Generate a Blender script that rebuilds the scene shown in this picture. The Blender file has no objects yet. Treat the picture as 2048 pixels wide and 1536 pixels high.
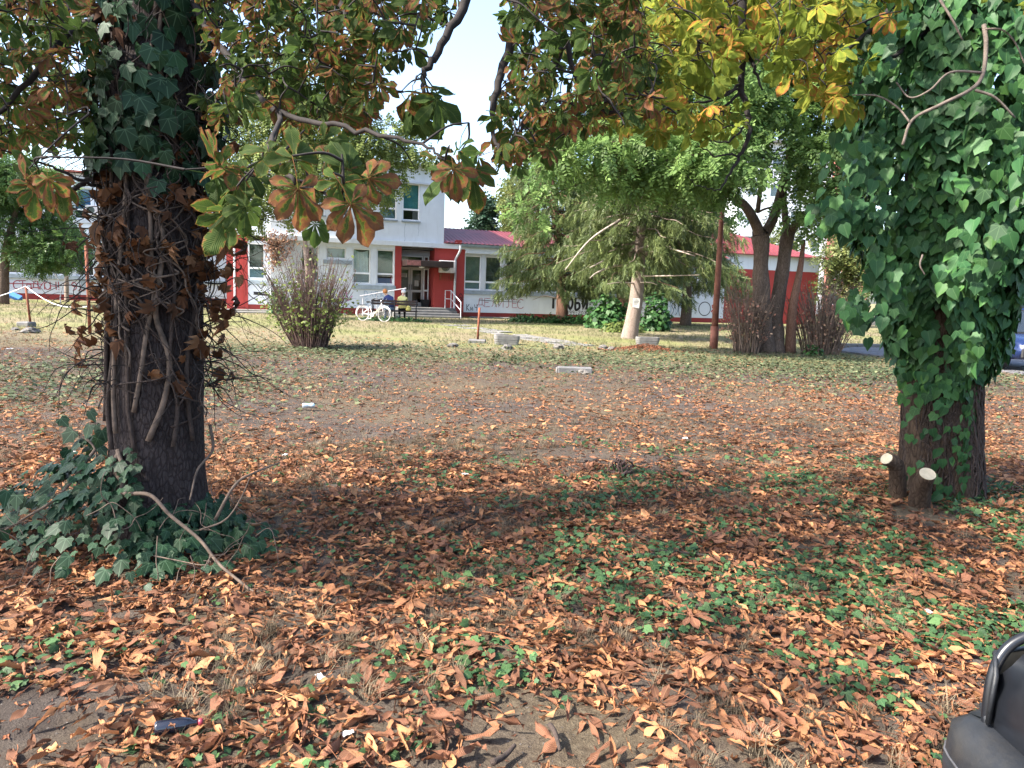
import bpy, math, random
import numpy as np
from mathutils import Matrix, Vector

# ------------------------------------------------------------------ camera
random.seed(5)
rng = np.random.default_rng(11)
SC = bpy.context.scene
COL = SC.collection
FPX = 1500.0
CAMH = 1.6
PITCH = math.atan(188 / 1500)
ROLL = math.radians(2.0)
FV = np.array([0, math.cos(PITCH), -math.sin(PITCH)])
U0 = np.array([0, math.sin(PITCH), math.cos(PITCH)])
R0 = np.array([1.0, 0, 0])
RV = math.cos(ROLL) * R0 + math.sin(ROLL) * U0
UV = -math.sin(ROLL) * R0 + math.cos(ROLL) * U0
CP = np.array([0, 0, CAMH])
cam = bpy.data.cameras.new('camera')
cam.sensor_width = 36
cam.lens = 36 * FPX / 2048
cam.clip_start = 0.05
cam.clip_end = 3000
cam_o = bpy.data.objects.new('camera', cam)
m = Matrix.Identity(4)
for i in range(3):
    m[i][0] = RV[i]; m[i][1] = UV[i]; m[i][2] = -FV[i]; m[i][3] = CP[i]
cam_o.matrix_world = m
COL.objects.link(cam_o)
SC.camera = cam_o

# ------------------------------------------------------------------ sky, sun, exposure
SUN_EL = math.radians(44)
SUN_A = math.radians(22)            # sun stands to the left, a little on the camera's side
sun_dir = np.array([-math.cos(SUN_A) * math.cos(SUN_EL), -math.sin(SUN_A) * math.cos(SUN_EL), math.sin(SUN_EL)])
world = bpy.data.worlds.new('World')
SC.world = world
world.use_nodes = True
wn = world.node_tree.nodes
wl = world.node_tree.links
sky = wn.new('ShaderNodeTexSky')
sky.sky_type = 'NISHITA'
sky.sun_disc = False
sky.sun_elevation = SUN_EL
sky.sun_rotation = math.atan2(sun_dir[0], sun_dir[1])
sky.air_density = 1.0
sky.dust_density = 2.5
sky.ozone_density = 1.6
wn['Background'].inputs['Strength'].default_value = 0.14
wl.new(sky.outputs[0], wn['Background'].inputs['Color'])
sl = bpy.data.lights.new('sun', 'SUN')
sl.energy = 4.0
sl.angle = math.radians(1.5)
sl.color = (1.0, 0.93, 0.82)
so = bpy.data.objects.new('sun', sl)
so.rotation_euler = Vector(sun_dir.tolist()).to_track_quat('Z', 'Y').to_euler()
so.location = (-20, -5, 30)
COL.objects.link(so)
SC.view_settings.view_transform = 'Standard'
SC.view_settings.look = 'None'
SC.view_settings.gamma = 1.0
SC.view_settings.use_curve_mapping = False
SC.view_settings.exposure = 2.0


# ------------------------------------------------------------------ measuring helpers
def ray(px, py):
    return RV * ((px - 1024) / FPX) + UV * ((768 - py) / FPX) + FV


def G(px, py, z=0.0):
    d = ray(px, py)
    return CP + d * ((z - CAMH) / d[2])


def P(px, py, Y):
    d = ray(px, py)
    return CP + d * (Y / d[1])


def proj(p):
    q = np.asarray(p, float) - CP
    w = q @ FV
    return 1024 + FPX * (q @ RV) / w, 768 - FPX * (q @ UV) / w


def hash2(ix, iy, seed):
    h = (ix * 374761393 + iy * 668265263 + seed * 974634777) & 0xFFFFFFFF
    h = ((h ^ (h >> 13)) * 1274126177) & 0xFFFFFFFF
    return ((h ^ (h >> 16)) & 0xFFFF) / 65535.0


def vnoise(x, y, s=1.0, seed=0):
    x = np.asarray(x, float) / s
    y = np.asarray(y, float) / s
    ix = np.floor(x).astype(np.int64); iy = np.floor(y).astype(np.int64)
    fx = x - ix; fy = y - iy
    fx = fx * fx * (3 - 2 * fx); fy = fy * fy * (3 - 2 * fy)
    a = hash2(ix, iy, seed); b = hash2(ix + 1, iy, seed)
    c = hash2(ix, iy + 1, seed); d = hash2(ix + 1, iy + 1, seed)
    return (a * (1 - fx) + b * fx) * (1 - fy) + (c * (1 - fx) + d * fx) * fy


def fbm(x, y, s=1.0, seed=0):
    return 0.55 * vnoise(x, y, s, seed) + 0.3 * vnoise(x, y, s * 0.45, seed + 7) + 0.15 * vnoise(x, y, s * 0.2, seed + 13)


def gz(x, y):
    x = np.asarray(x, float); y = np.asarray(y, float)
    z = 0.07 * (vnoise(x, y, 2.3, 3) - 0.5) + 0.03 * (vnoise(x, y, 0.6, 5) - 0.5)
    z = z + 0.10 * np.exp(-((x + 2.1) ** 2 + (y - 4.4) ** 2) / 1.1) + 0.08 * np.exp(-((x - 3.6) ** 2 + (y - 6.05) ** 2) / 1.0)
    return z * np.clip((34 - y) / 8, 0, 1)


# ------------------------------------------------------------------ mesh helpers
def frames(pts):
    pts = np.asarray(pts, float)
    t = np.gradient(pts, axis=0)
    t /= (np.linalg.norm(t, axis=1)[:, None] + 1e-9)
    n = np.cross(t[0], [0, 0, 1.0])
    if np.linalg.norm(n) < 1e-3:
        n = np.array([1.0, 0, 0])
    n /= np.linalg.norm(n)
    N = []
    for i in range(len(pts)):
        n = n - t[i] * (n @ t[i])
        n /= (np.linalg.norm(n) + 1e-9)
        N.append(n)
    N = np.array(N)
    return t, N, np.cross(t, N)


def catmull(pts, k=6):
    pts = [np.asarray(p, float) for p in pts]
    if len(pts) < 3:
        return np.array([pts[0] + (pts[-1] - pts[0]) * i / k for i in range(k + 1)])
    q = [2 * pts[0] - pts[1]] + pts + [2 * pts[-1] - pts[-2]]
    out = []
    for i in range(1, len(q) - 2):
        for j in range(k):
            t = j / k
            out.append(0.5 * (2 * q[i] + (q[i + 1] - q[i - 1]) * t + (2 * q[i - 1] - 5 * q[i] + 4 * q[i + 1] - q[i + 2]) * t * t
                              + (3 * q[i] - q[i - 1] - 3 * q[i + 1] + q[i + 2]) * t ** 3))
    out.append(pts[-1])
    return np.array(out)


class MB:
    def __init__(s):
        s.v = []; s.f = []; s.n = 0

    def add(s, v, f):
        s.v.append(np.asarray(v, float))
        for a in f:
            s.f.append(tuple(int(i) + s.n for i in a))
        s.n += len(v)
        return s

    def box(s, x0, x1, y0, y1, z0, z1):
        v = [(x, y, z) for z in (z0, z1) for y in (y0, y1) for x in (x0, x1)]
        return s.add(v, [(0, 2, 3, 1), (4, 5, 7, 6), (0, 1, 5, 4), (2, 6, 7, 3), (0, 4, 6, 2), (1, 3, 7, 5)])

    def bbox(s, x0, x1, y0, y1, z0, z1, b=0.01):
        # box with chamfered edges
        cx, cy, cz = (x0 + x1) / 2, (y0 + y1) / 2, (z0 + z1) / 2
        hx, hy, hz = (x1 - x0) / 2, (y1 - y0) / 2, (z1 - z0) / 2
        b = min(b, hx * .9, hy * .9, hz * .9)
        ring = [(-hx + b, -hy), (hx - b, -hy), (hx, -hy + b), (hx, hy - b), (hx - b, hy), (-hx + b, hy), (-hx, hy - b), (-hx, -hy + b)]
        v = []
        for zz, k in ((-hz, 1), (-hz + b, 0), (hz - b, 0), (hz, 1)):
            for (x, y) in ring:
                if k:
                    x = max(-hx + b, min(hx - b, x)); y = max(-hy + b, min(hy - b, y))
                    x *= 1 - 1e-4; y *= 1 - 1e-4
                v.append((cx + x, cy + y, cz + zz))
        f = [tuple(range(7, -1, -1)), tuple(range(24, 32))]
        for r in range(3):
            for i in range(8):
                j = (i + 1) % 8
                f.append((r * 8 + i, r * 8 + j, r * 8 + 8 + j, r * 8 + 8 + i))
        return s.add(v, f)

    def tube(s, pts, r, n=6, cap=True):
        pts = np.asarray(pts, float)
        r = np.broadcast_to(np.asarray(r, float), (len(pts),)) if np.ndim(r) == 0 or len(np.atleast_1d(r)) == len(pts) else np.interp(np.linspace(0, 1, len(pts)), np.linspace(0, 1, len(r)), r)
        t, N, B = frames(pts)
        a = np.arange(n) * 2 * math.pi / n
        v = (pts[:, None, :] + (N[:, None, :] * np.cos(a)[None, :, None] + B[:, None, :] * np.sin(a)[None, :, None]) * np.asarray(r)[:, None, None]).reshape(-1, 3)
        f = []
        for i in range(len(pts) - 1):
            for j in range(n):
                k = (j + 1) % n
                f.append((i * n + j, i * n + k, (i + 1) * n + k, (i + 1) * n + j))
        if cap:
            f.append(tuple(range(n - 1, -1, -1))); f.append(tuple(range((len(pts) - 1) * n, len(pts) * n)))
        return s.add(v, f)

    def lathe(s, prof, c=(0, 0, 0), n=24, axis='z', closed=False):
        v = []
        for (r, z) in prof:
            for j in range(n):
                a = 2 * math.pi * j / n
                p = (r * math.cos(a), r * math.sin(a), z)
                if axis == 'y': p = (p[0], p[2], p[1])
                if axis == 'x': p = (p[2], p[0], p[1])
                v.append((c[0] + p[0], c[1] + p[1], c[2] + p[2]))
        f = []
        k = len(prof)
        for i in range(k if closed else k - 1):
            i2 = (i + 1) % k
            for j in range(n):
                j2 = (j + 1) % n
                f.append((i * n + j, i * n + j2, i2 * n + j2, i2 * n + j))
        if not closed:
            f.append(tuple(range(n - 1, -1, -1))); f.append(tuple(range((k - 1) * n, k * n)))
        return s.add(v, f)

    def prism(s, poly, a0, a1, axis='y'):
        # poly of 2D points, extruded along an axis
        n = len(poly)
        v = []
        for a in (a0, a1):
            for (p, q) in poly:
                v.append({'y': (p, a, q), 'z': (p, q, a), 'x': (a, p, q)}[axis])
        f = [tuple(range(n)), tuple(range(2 * n - 1, n - 1, -1))]
        for i in range(n):
            j = (i + 1) % n
            f.append((i, i + n, j + n, j))
        return s.add(v, f)

    def arr(s):
        return np.concatenate(s.v) if s.v else np.zeros((0, 3)), s.f


def to_mesh(name, v, f, mat=None, smooth=False, lc=None):
    me = bpy.data.meshes.new(name)
    if isinstance(f, np.ndarray):
        v = np.asarray(v, np.float32)
        me.vertices.add(len(v)); me.vertices.foreach_set('co', v.ravel())
        k = f.shape[1]
        me.loops.add(f.size); me.loops.foreach_set('vertex_index', f.astype(np.int32).ravel())
        me.polygons.add(len(f))
        me.polygons.foreach_set('loop_start', np.arange(0, f.size, k, dtype=np.int32))
        me.polygons.foreach_set('loop_total', np.full(len(f), k, dtype=np.int32))
        me.update(calc_edges=True)
    else:
        me.from_pydata([tuple(map(float, p)) for p in v], [], f)
        me.update()
    if smooth:
        me.polygons.foreach_set('use_smooth', np.ones(len(me.polygons), dtype=bool))
    if lc is not None:
        at = me.attributes.new('lc', 'FLOAT_COLOR', 'POINT')
        at.data.foreach_set('color', np.asarray(lc, np.float32).ravel())
    if mat:
        me.materials.append(mat)
    return me


def link(name, me, parent=None, kind=None):
    o = bpy.data.objects.new(name, me)
    COL.objects.link(o)
    if parent is not None:
        o.parent = parent
    if kind:
        o['kind'] = kind
    return o


def mk(name, mb, mat, parent=None, smooth=False, off=None, kind=None):
    v, f = mb.arr() if isinstance(mb, MB) else mb
    if off is not None:
        v = v - np.asarray(off, float)
    return link(name, to_mesh(name, v, f, mat, smooth), parent, kind)


def tag(o, label, cat, group=None):
    o['label'] = label; o['category'] = cat
    if group:
        o['group'] = group
    return o


def thing(name, label, cat, loc=(0, 0, 0), rz=0.0, group=None):
    o = bpy.data.objects.new(name, None)
    o.empty_display_size = 0.2
    o.location = [float(a) for a in loc]
    o.rotation_euler = (0, 0, rz)
    COL.objects.link(o)
    return tag(o, label, cat, group)


def batch(tv, tf, tlc, M, T, rnd):
    """many copies of a template in one array: tv (n,3), tf (m,k), tlc (n,2) edge/along, M (c,3,3), T (c,3), rnd (c,)"""
    tv = np.asarray(tv, float); tf = np.asarray(tf, int)
    c = len(T); n = len(tv)
    v = (np.einsum('cij,nj->cni', M, tv) + T[:, None, :]).reshape(-1, 3)
    f = (tf[None, :, :] + (np.arange(c) * n)[:, None, None]).reshape(-1, tf.shape[1])
    lc = np.ones((c, n, 4))
    lc[:, :, 0] = tlc[None, :, 0]; lc[:, :, 1] = rnd[:, None]; lc[:, :, 2] = tlc[None, :, 1]
    if tlc.shape[1] > 2:
        lc[:, :, 3] = tlc[None, :, 2]
    return v, f, lc.reshape(-1, 4)


def merge(parts):
    vs, fs, ls, n = [], [], [], 0
    for v, f, l in parts:
        if len(v) == 0:
            continue
        vs.append(v); fs.append(f + n); ls.append(l); n += len(v)
    return np.concatenate(vs), np.concatenate(fs), np.concatenate(ls)


def tri(f):
    out = []
    for a in f:
        for i in range(1, len(a) - 1):
            out.append((a[0], a[i], a[i + 1]))
    return np.array(out, int)


def rot_from(xdir, zhint):
    """matrices whose columns are x (along), y (across), z (normal)"""
    x = xdir / (np.linalg.norm(xdir, axis=-1, keepdims=True) + 1e-9)
    y = np.cross(zhint, x)
    y /= (np.linalg.norm(y, axis=-1, keepdims=True) + 1e-9)
    z = np.cross(x, y)
    return np.stack([x, y, z], axis=-1)


def rand_dirs(n):
    d = rng.normal(size=(n, 3))
    return d / np.linalg.norm(d, axis=1)[:, None]


# ------------------------------------------------------------------ materials
class NT:
    def __init__(s, name):
        s.m = bpy.data.materials.new(name); s.m.use_nodes = True
        s.t = s.m.node_tree; s.n = s.t.nodes; s.l = s.t.links
        s.b = s.n['Principled BSDF']; s.out = s.n['Material Output']

    def node(s, typ, **kw):
        x = s.n.new(typ)
        for k, v in kw.items():
            if k.startswith('i_'):
                key = k[2:]
                key = int(key) if key.isdigit() else key
                if hasattr(v, 'is_output') or isinstance(v, bpy.types.NodeSocket):
                    s.l.new(v, x.inputs[key])
                else:
                    x.inputs[key].default_value = v
            else:
                setattr(x, k, v)
        return x

    def coord(s, kind='Object', scale=(1, 1, 1)):
        tc = s.node('ShaderNodeTexCoord')
        mp = s.node('ShaderNodeMapping')
        s.l.new(tc.outputs[kind], mp.inputs[0])
        mp.inputs['Scale'].default_value = scale
        return mp.outputs[0]

    def noise(s, vec, scale, detail=4, rough=0.6):
        x = s.node('ShaderNodeTexNoise')
        s.l.new(vec, x.inputs['Vector'])
        x.inputs['Scale'].default_value = scale; x.inputs['Detail'].default_value = detail; x.inputs['Roughness'].default_value = rough
        return x.outputs[0]

    def ramp(s, fac, stops, interp='LINEAR'):
        x = s.node('ShaderNodeValToRGB')
        x.color_ramp.interpolation = interp
        els = x.color_ramp.elements
        while len(els) < len(stops):
            els.new(0.5)
        for e, (p, c) in zip(els, stops):
            e.position = p; e.color = (*c, 1) if len(c) == 3 else c
        s.l.new(fac, x.inputs[0])
        return x.outputs[0]

    def math(s, op, a, b=None, c=None, clamp=False):
        x = s.node('ShaderNodeMath', operation=op, use_clamp=clamp)
        for i, k in enumerate((a, b, c)):
            if k is None:
                continue
            if isinstance(k, (int, float)):
                x.inputs[i].default_value = k
            else:
                s.l.new(k, x.inputs[i])
        return x.outputs[0]

    def mix(s, fac, a, b, blend='MIX'):
        x = s.node('ShaderNodeMix', data_type='RGBA', blend_type=blend)
        for sock, k in ((x.inputs[0], fac), (x.inputs[6], a), (x.inputs[7], b)):
            if isinstance(k, (int, float)):
                sock.default_value = k
            elif isinstance(k, (tuple, list)):
                sock.default_value = (*k, 1) if len(k) == 3 else k
            else:
                s.l.new(k, sock)
        return x.outputs[2]

    def bump(s, h, strength=0.5, dist=0.02):
        x = s.node('ShaderNodeBump')
        x.inputs['Strength'].default_value = strength; x.inputs['Distance'].default_value = dist
        s.l.new(h, x.inputs['Height']); s.l.new(x.outputs[0], s.b.inputs['Normal'])

    def base(s, c):
        if isinstance(c, (tuple, list)):
            s.b.inputs['Base Color'].default_value = (*c, 1)
        else:
            s.l.new(c, s.b.inputs['Base Color'])

    def set(s, rough=None, metal=None, spec=None):
        if rough is not None: s.b.inputs['Roughness'].default_value = rough
        if metal is not None: s.b.inputs['Metallic'].default_value = metal
        if spec is not None: s.b.inputs['Specular IOR Level'].default_value = spec
        return s


def plain(name, c, rough=0.7, metal=0.0, var=0.15, scale=3.0, bump=0.0, bscale=40, coord='Object', dirt=None, spec=0.4):
    t = NT(name)
    vec = t.coord(coord)
    n = t.noise(vec, scale, 5)
    lo = tuple(max(0, k * (1 - var * 1.6)) for k in c); hi = tuple(min(1, k * (1 + var)) for k in c)
    col = t.ramp(n, [(0.3, lo), (0.7, hi)])
    if dirt:
        n2 = t.noise(vec, scale * 0.4, 6, 0.7)
        k = t.ramp(n2, [(0.52, (0, 0, 0)), (0.72, (1, 1, 1))])
        col = t.mix(k, col, dirt)
    t.base(col)
    t.set(rough, metal, spec)
    if bump:
        t.bump(t.noise(vec, bscale, 6, 0.7), bump, 0.02)
    return t.m


def wall_mat(name, c, stain=(0.45, 0.44, 0.42), amt=0.5):
    t = NT(name)
    vec = t.coord('Object')
    n = t.noise(vec, 0.9, 6, 0.65)
    n2 = t.noise(t.coord('Object', (6, 6, 0.5)), 1.0, 5, 0.7)     # runs down the wall
    n3 = t.noise(vec, 14, 5, 0.7)
    col = t.mix(t.ramp(n, [(0.40, (0, 0, 0)), (0.75, (1, 1, 1))]), c, tuple(k * 0.86 for k in c))
    k = t.math('MULTIPLY', t.ramp(n2, [(0.52, (0, 0, 0)), (0.8, (1, 1, 1))]), amt)
    col = t.mix(k, col, stain)
    k3 = t.math('MULTIPLY', t.ramp(n3, [(0.58, (0, 0, 0)), (0.75, (1, 1, 1))]), 0.25)
    col = t.mix(k3, col, tuple(q * 0.7 for q in c))
    t.base(col); t.set(0.85, 0, 0.2)
    t.bump(t.noise(vec, 60, 6, 0.7), 0.25, 0.02)
    return t.m


def leaf_mat(name, stops, trans=0.35, noise_scale=18.0, edge_w=1.0, rnd_w=0.5, noise_w=0.35, rough=0.5, vein=None, rand_bright=0.35, spec=0.3, tcol=None, ribs=0.0):
    """t = edge + random + noise drives a colour ramp"""
    t = NT(name)
    at = t.node('ShaderNodeAttribute', attribute_name='lc')
    sep = t.node('ShaderNodeSeparateColor')
    t.l.new(at.outputs['Color'], sep.inputs[0])
    oi = t.node('ShaderNodeObjectInfo')
    r = t.math('FRACT', t.math('ADD', sep.outputs[1], oi.outputs['Random']))
    vec = t.coord('Object')
    nz = t.noise(vec, noise_scale, 3)
    x = t.math('MULTIPLY', sep.outputs[0], edge_w)
    x = t.math('ADD', x, t.math('MULTIPLY', t.math('SUBTRACT', r, 0.5), rnd_w))
    x = t.math('ADD', x, t.math('MULTIPLY', t.math('SUBTRACT', nz, 0.5), noise_w * 2), clamp=True)
    col = t.ramp(x, stops)
    r2 = t.math('FRACT', t.math('MULTIPLY', r, 17.31))
    br = t.math('ADD', t.math('MULTIPLY', r2, rand_bright * 2), 1 - rand_bright)
    hsv = t.node('ShaderNodeHueSaturation')
    t.l.new(br, hsv.inputs['Value']); t.l.new(col, hsv.inputs['Color'])
    col = hsv.outputs[0]
    if vein:
        w = t.ramp(sep.outputs[2], [(0.0, (1, 1, 1)), (0.10, (0, 0, 0))])
        col = t.mix(t.math('MULTIPLY', w, 0.55), col, vein)
    if ribs:
        # side veins slanting from the midrib to the edge
        ph = t.math('SUBTRACT', t.math('MULTIPLY', at.outputs['Alpha'], 62.0), t.math('MULTIPLY', sep.outputs[2], 13.0))
        sn = t.math('SINE', ph)
        hv = t.math('POWER', t.math('ABSOLUTE', sn), 0.6)
        col = t.mix(t.math('MULTIPLY', t.math('SUBTRACT', 1.0, hv), ribs), col, tuple(k * 1.0 for k in (vein or (0.2, 0.12, 0.05))))
        t.bump(hv, 0.5, 0.004)
    t.base(col); t.set(rough, 0, spec)
    if trans:
        tr = t.node('ShaderNodeBsdfTranslucent')
        if tcol:
            t.l.new(t.mix(0.5, col, tcol), tr.inputs[0])
        else:
            t.l.new(col, tr.inputs[0])
        mx = t.node('ShaderNodeMixShader')
        mx.inputs[0].default_value = trans
        t.l.new(t.b.outputs[0], mx.inputs[1]); t.l.new(tr.outputs[0], mx.inputs[2])
        t.l.new(mx.outputs[0], t.out.inputs[0])
    return t.m


def bark_mat(name, dark, light, scale=9, stretch=0.35, bump=0.9):
    t = NT(name)
    vec = t.coord('Object', (1, 1, stretch))
    v = t.node('ShaderNodeTexVoronoi', feature='DISTANCE_TO_EDGE')
    wob = t.node('ShaderNodeMix', data_type='VECTOR')
    wob.inputs[0].default_value = 0.05
    nt = t.node('ShaderNodeTexNoise'); nt.inputs['Scale'].default_value = scale * 0.8
    t.l.new(vec, nt.inputs['Vector']); t.l.new(vec, wob.inputs[4]); t.l.new(nt.outputs[1], wob.inputs[5])
    t.l.new(wob.outputs[1], v.inputs['Vector']); v.inputs['Scale'].default_value = scale * 5.0
    n = t.noise(vec, scale * 4, 8, 0.8)
    crack = t.ramp(v.outputs[0], [(0.0, (0, 0, 0)), (0.16, (1, 1, 1))])
    fis = t.noise(t.coord('Object', (1, 1, 0.12)), scale * 2.4, 6, 0.7)
    h = t.math('ADD', t.math('MULTIPLY', crack, 0.2), t.math('ADD', t.math('MULTIPLY', n, 0.75), t.math('MULTIPLY', fis, 0.45)))
    col = t.ramp(h, [(0.25, tuple(k * 0.45 for k in dark)), (0.65, dark), (1.0, light)])
    n2 = t.noise(t.coord('Object'), 1.6, 4)
    col = t.mix(t.ramp(n2, [(0.5, (0, 0, 0)), (0.8, (0.6, 0.6, 0.6))]), col, tuple(k * 0.55 for k in dark))
    t.base(col); t.set(0.9, 0, 0.15)
    t.bump(h, bump, 0.05)
    return t.m


M = {}
M['white_wall'] = wall_mat('white_wall', (0.66, 0.70, 0.75), (0.42, 0.44, 0.46), 0.4)
M['grey_wall'] = wall_mat('grey_wall', (0.55, 0.58, 0.63), (0.40, 0.41, 0.43), 0.35)
M['red_wall'] = wall_mat('red_wall', (0.36, 0.055, 0.05), (0.30, 0.05, 0.04), 0.4)
M['plinth_red'] = wall_mat('plinth_red', (0.24, 0.04, 0.038), (0.16, 0.06, 0.05), 0.7)
M['sill'] = plain('sill', (0.27, 0.32, 0.36), 0.6, 0, 0.15, 4)
M['frame_white'] = plain('frame_white', (0.80, 0.81, 0.83), 0.4, 0, 0.05, 4)
M['concrete'] = plain('concrete', (0.15, 0.147, 0.145), 0.9, 0, 0.2, 3, 0.5, 50, dirt=(0.2, 0.18, 0.16))
M['concrete_pale'] = plain('concrete_pale', (0.17, 0.163, 0.155), 0.9, 0, 0.2, 5, 0.4, 50, dirt=(0.17, 0.16, 0.15))
M['gutter'] = plain('gutter', (0.30, 0.36, 0.40), 0.45, 0.5, 0.15, 5)
M['pipe_white'] = plain('pipe_white', (0.55, 0.58, 0.62), 0.45, 0.3, 0.15, 5)
M['rail_white'] = plain('rail_white', (0.62, 0.60, 0.64), 0.45, 0.1, 0.15, 8)
M['brown_canopy'] = plain('brown_canopy', (0.035, 0.022, 0.02), 0.5, 0.2, 0.3, 3)
M['canopy_side'] = plain('canopy_side', (0.28, 0.11, 0.10), 0.6, 0, 0.35, 6)
M['door_grey'] = plain('door_grey', (0.50, 0.47, 0.46), 0.5, 0.2, 0.1, 4)
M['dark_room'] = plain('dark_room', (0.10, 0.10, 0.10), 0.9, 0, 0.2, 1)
M['blind_green'] = plain('blind_green', (0.18, 0.24, 0.19), 0.8, 0, 0.2, 2)
M['blind_teal'] = plain('blind_teal', (0.10, 0.33, 0.33), 0.8, 0, 0.12, 2)
M['blind_blue'] = plain('blind_blue', (0.06, 0.18, 0.42), 0.7, 0, 0.12, 2)
M['blind_dark'] = plain('blind_dark', (0.07, 0.09, 0.08), 0.8, 0, 0.3, 2)
M['blind_grey'] = plain('blind_grey', (0.22, 0.32, 0.37), 0.8, 0, 0.15, 2)
M['curtain'] = plain('curtain', (0.55, 0.62, 0.63), 0.9, 0, 0.1, 4)
M['ac_white'] = plain('ac_white', (0.68, 0.64, 0.64), 0.5, 0, 0.1, 4, dirt=(0.45, 0.36, 0.32))
M['black'] = plain('black', (0.012, 0.012, 0.013), 0.6, 0, 0.3, 6)
M['paper'] = plain('paper', (0.55, 0.54, 0.52), 0.8, 0, 0.08, 8)
M['ink'] = plain('ink', (0.03, 0.03, 0.035), 0.8, 0, 0.1, 8)
M['spray_black'] = plain('spray_black', (0.018, 0.018, 0.022), 0.8, 0, 0.2, 8)
M['spray_red'] = plain('spray_red', (0.30, 0.045, 0.06), 0.8, 0, 0.2, 8)
M['spray_pale_red'] = plain('spray_pale_red', (0.42, 0.20, 0.22), 0.8, 0, 0.25, 8)
M['spray_blue'] = plain('spray_blue', (0.30, 0.42, 0.56), 0.8, 0, 0.15, 8)
M['spray_pink'] = plain('spray_pink', (0.50, 0.12, 0.30), 0.8, 0, 0.2, 8)
M['bench_wood'] = plain('bench_wood', (0.035, 0.018, 0.014), 0.6, 0, 0.3, 8)
M['dark_metal'] = plain('dark_metal', (0.03, 0.03, 0.032), 0.5, 0.6, 0.2, 8)
M['bike_white'] = plain('bike_white', (0.75, 0.72, 0.70), 0.35, 0, 0.06, 8)
M['bike_cream'] = plain('bike_cream', (0.68, 0.62, 0.42), 0.4, 0, 0.06, 8)
M['chrome'] = plain('chrome', (0.6, 0.6, 0.62), 0.25, 0.9, 0.1, 8)
M['tyre_pale'] = plain('tyre_pale', (0.45, 0.43, 0.42), 0.8, 0, 0.1, 8)
M['rubber'] = plain('rubber', (0.018, 0.018, 0.019), 0.85, 0, 0.2, 10)
M['plastic_pale'] = plain('plastic_pale', (0.62, 0.55, 0.48), 0.5, 0, 0.1, 6)
M['rust'] = plain('rust', (0.20, 0.065, 0.035), 0.85, 0.1, 0.35, 9, 0.4, 60)
M['rust_pole'] = plain('rust_pole', (0.21, 0.085, 0.06), 0.8, 0.1, 0.3, 4, 0.3, 60)
M['rope'] = plain('rope', (0.75, 0.74, 0.72), 0.7)
M['blue_paint'] = plain('blue_paint', (0.04, 0.17, 0.52), 0.45, 0, 0.15, 3)
M['red_plastic'] = plain('red_plastic', (0.62, 0.06, 0.03), 0.4, 0, 0.1, 3)
M['stone'] = plain('stone', (0.15, 0.138, 0.126), 0.9, 0, 0.3, 6, 0.6, 30)
M['asphalt'] = plain('asphalt', (0.13, 0.13, 0.145), 0.9, 0, 0.2, 2, 0.4, 90)
M['cut_wood'] = plain('cut_wood', (0.50, 0.43, 0.30), 0.8, 0, 0.12, 22)
M['soil'] = plain('soil', (0.06, 0.045, 0.035), 0.95, 0, 0.3, 8)
M['bark_dark'] = bark_mat('bark_dark', (0.040, 0.031, 0.030), (0.10, 0.082, 0.080), 9, 0.4)
M['bark_ivy'] = bark_mat('bark_ivy', (0.060, 0.040, 0.028), (0.125, 0.09, 0.065), 7, 0.3)
M['bark_mid'] = bark_mat('bark_mid', (0.10, 0.072, 0.055), (0.20, 0.15, 0.12), 6, 0.25)
M['bark_pale'] = bark_mat('bark_pale', (0.25, 0.19, 0.16), (0.42, 0.35, 0.31), 7, 0.6)
M['bark_red'] = bark_mat('bark_red', (0.15, 0.08, 0.055), (0.25, 0.15, 0.11), 6, 0.3)
M['twig_dark'] = plain('twig_dark', (0.022, 0.017, 0.016), 0.9, 0, 0.3, 20)
M['vine_stem'] = plain('vine_stem', (0.06, 0.042, 0.034), 0.9, 0, 0.35, 30, 0.6, 120)
M['vine_pale'] = plain('vine_pale', (0.13, 0.095, 0.072), 0.9, 0, 0.35, 20)
M['stem_brown'] = plain('stem_brown', (0.115, 0.07, 0.058), 0.9, 0, 0.4, 4)
M['stem_tan'] = plain('stem_tan', (0.165, 0.115, 0.085), 0.9, 0, 0.4, 4)
M['bare_vine'] = plain('bare_vine', (0.15, 0.12, 0.10), 0.9, 0, 0.3, 14, 0.5, 80)
M['dead_branch'] = plain('dead_branch', (0.36, 0.30, 0.26), 0.9, 0, 0.2, 6)
GREEN = (0.055, 0.105, 0.022)
M['chestnut'] = leaf_mat('chestnut_leaf', [(0.0, (0.036, 0.07, 0.018)), (0.44, (0.06, 0.10, 0.02)), (0.50, (0.19, 0.165, 0.03)), (0.55, (0.21, 0.085, 0.035)), (0.75, (0.17, 0.065, 0.035)), (1.0, (0.10, 0.05, 0.035))],
                         0.45, 42, 0.56, 0.75, 0.40, 0.6, vein=(0.14, 0.17, 0.05), ribs=0.3, spec=0.12)
M['chestnut_yellow'] = leaf_mat('chestnut_leaf_yellow', [(0.0, (0.16, 0.21, 0.03)), (0.45, (0.26, 0.28, 0.04)), (0.62, (0.42, 0.31, 0.05)), (0.78, (0.45, 0.16, 0.05)), (1.0, (0.36, 0.11, 0.05))],
                                0.5, 42, 0.55, 0.75, 0.36, 0.6, vein=(0.16, 0.19, 0.03), ribs=0.3, spec=0.12)
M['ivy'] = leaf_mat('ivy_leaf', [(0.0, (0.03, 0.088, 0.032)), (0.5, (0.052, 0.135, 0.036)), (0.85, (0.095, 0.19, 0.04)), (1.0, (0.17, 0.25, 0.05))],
                    0.25, 6, 0.15, 1.0, 0.25, 0.5, vein=(0.12, 0.22, 0.09), spec=0.22)
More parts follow.
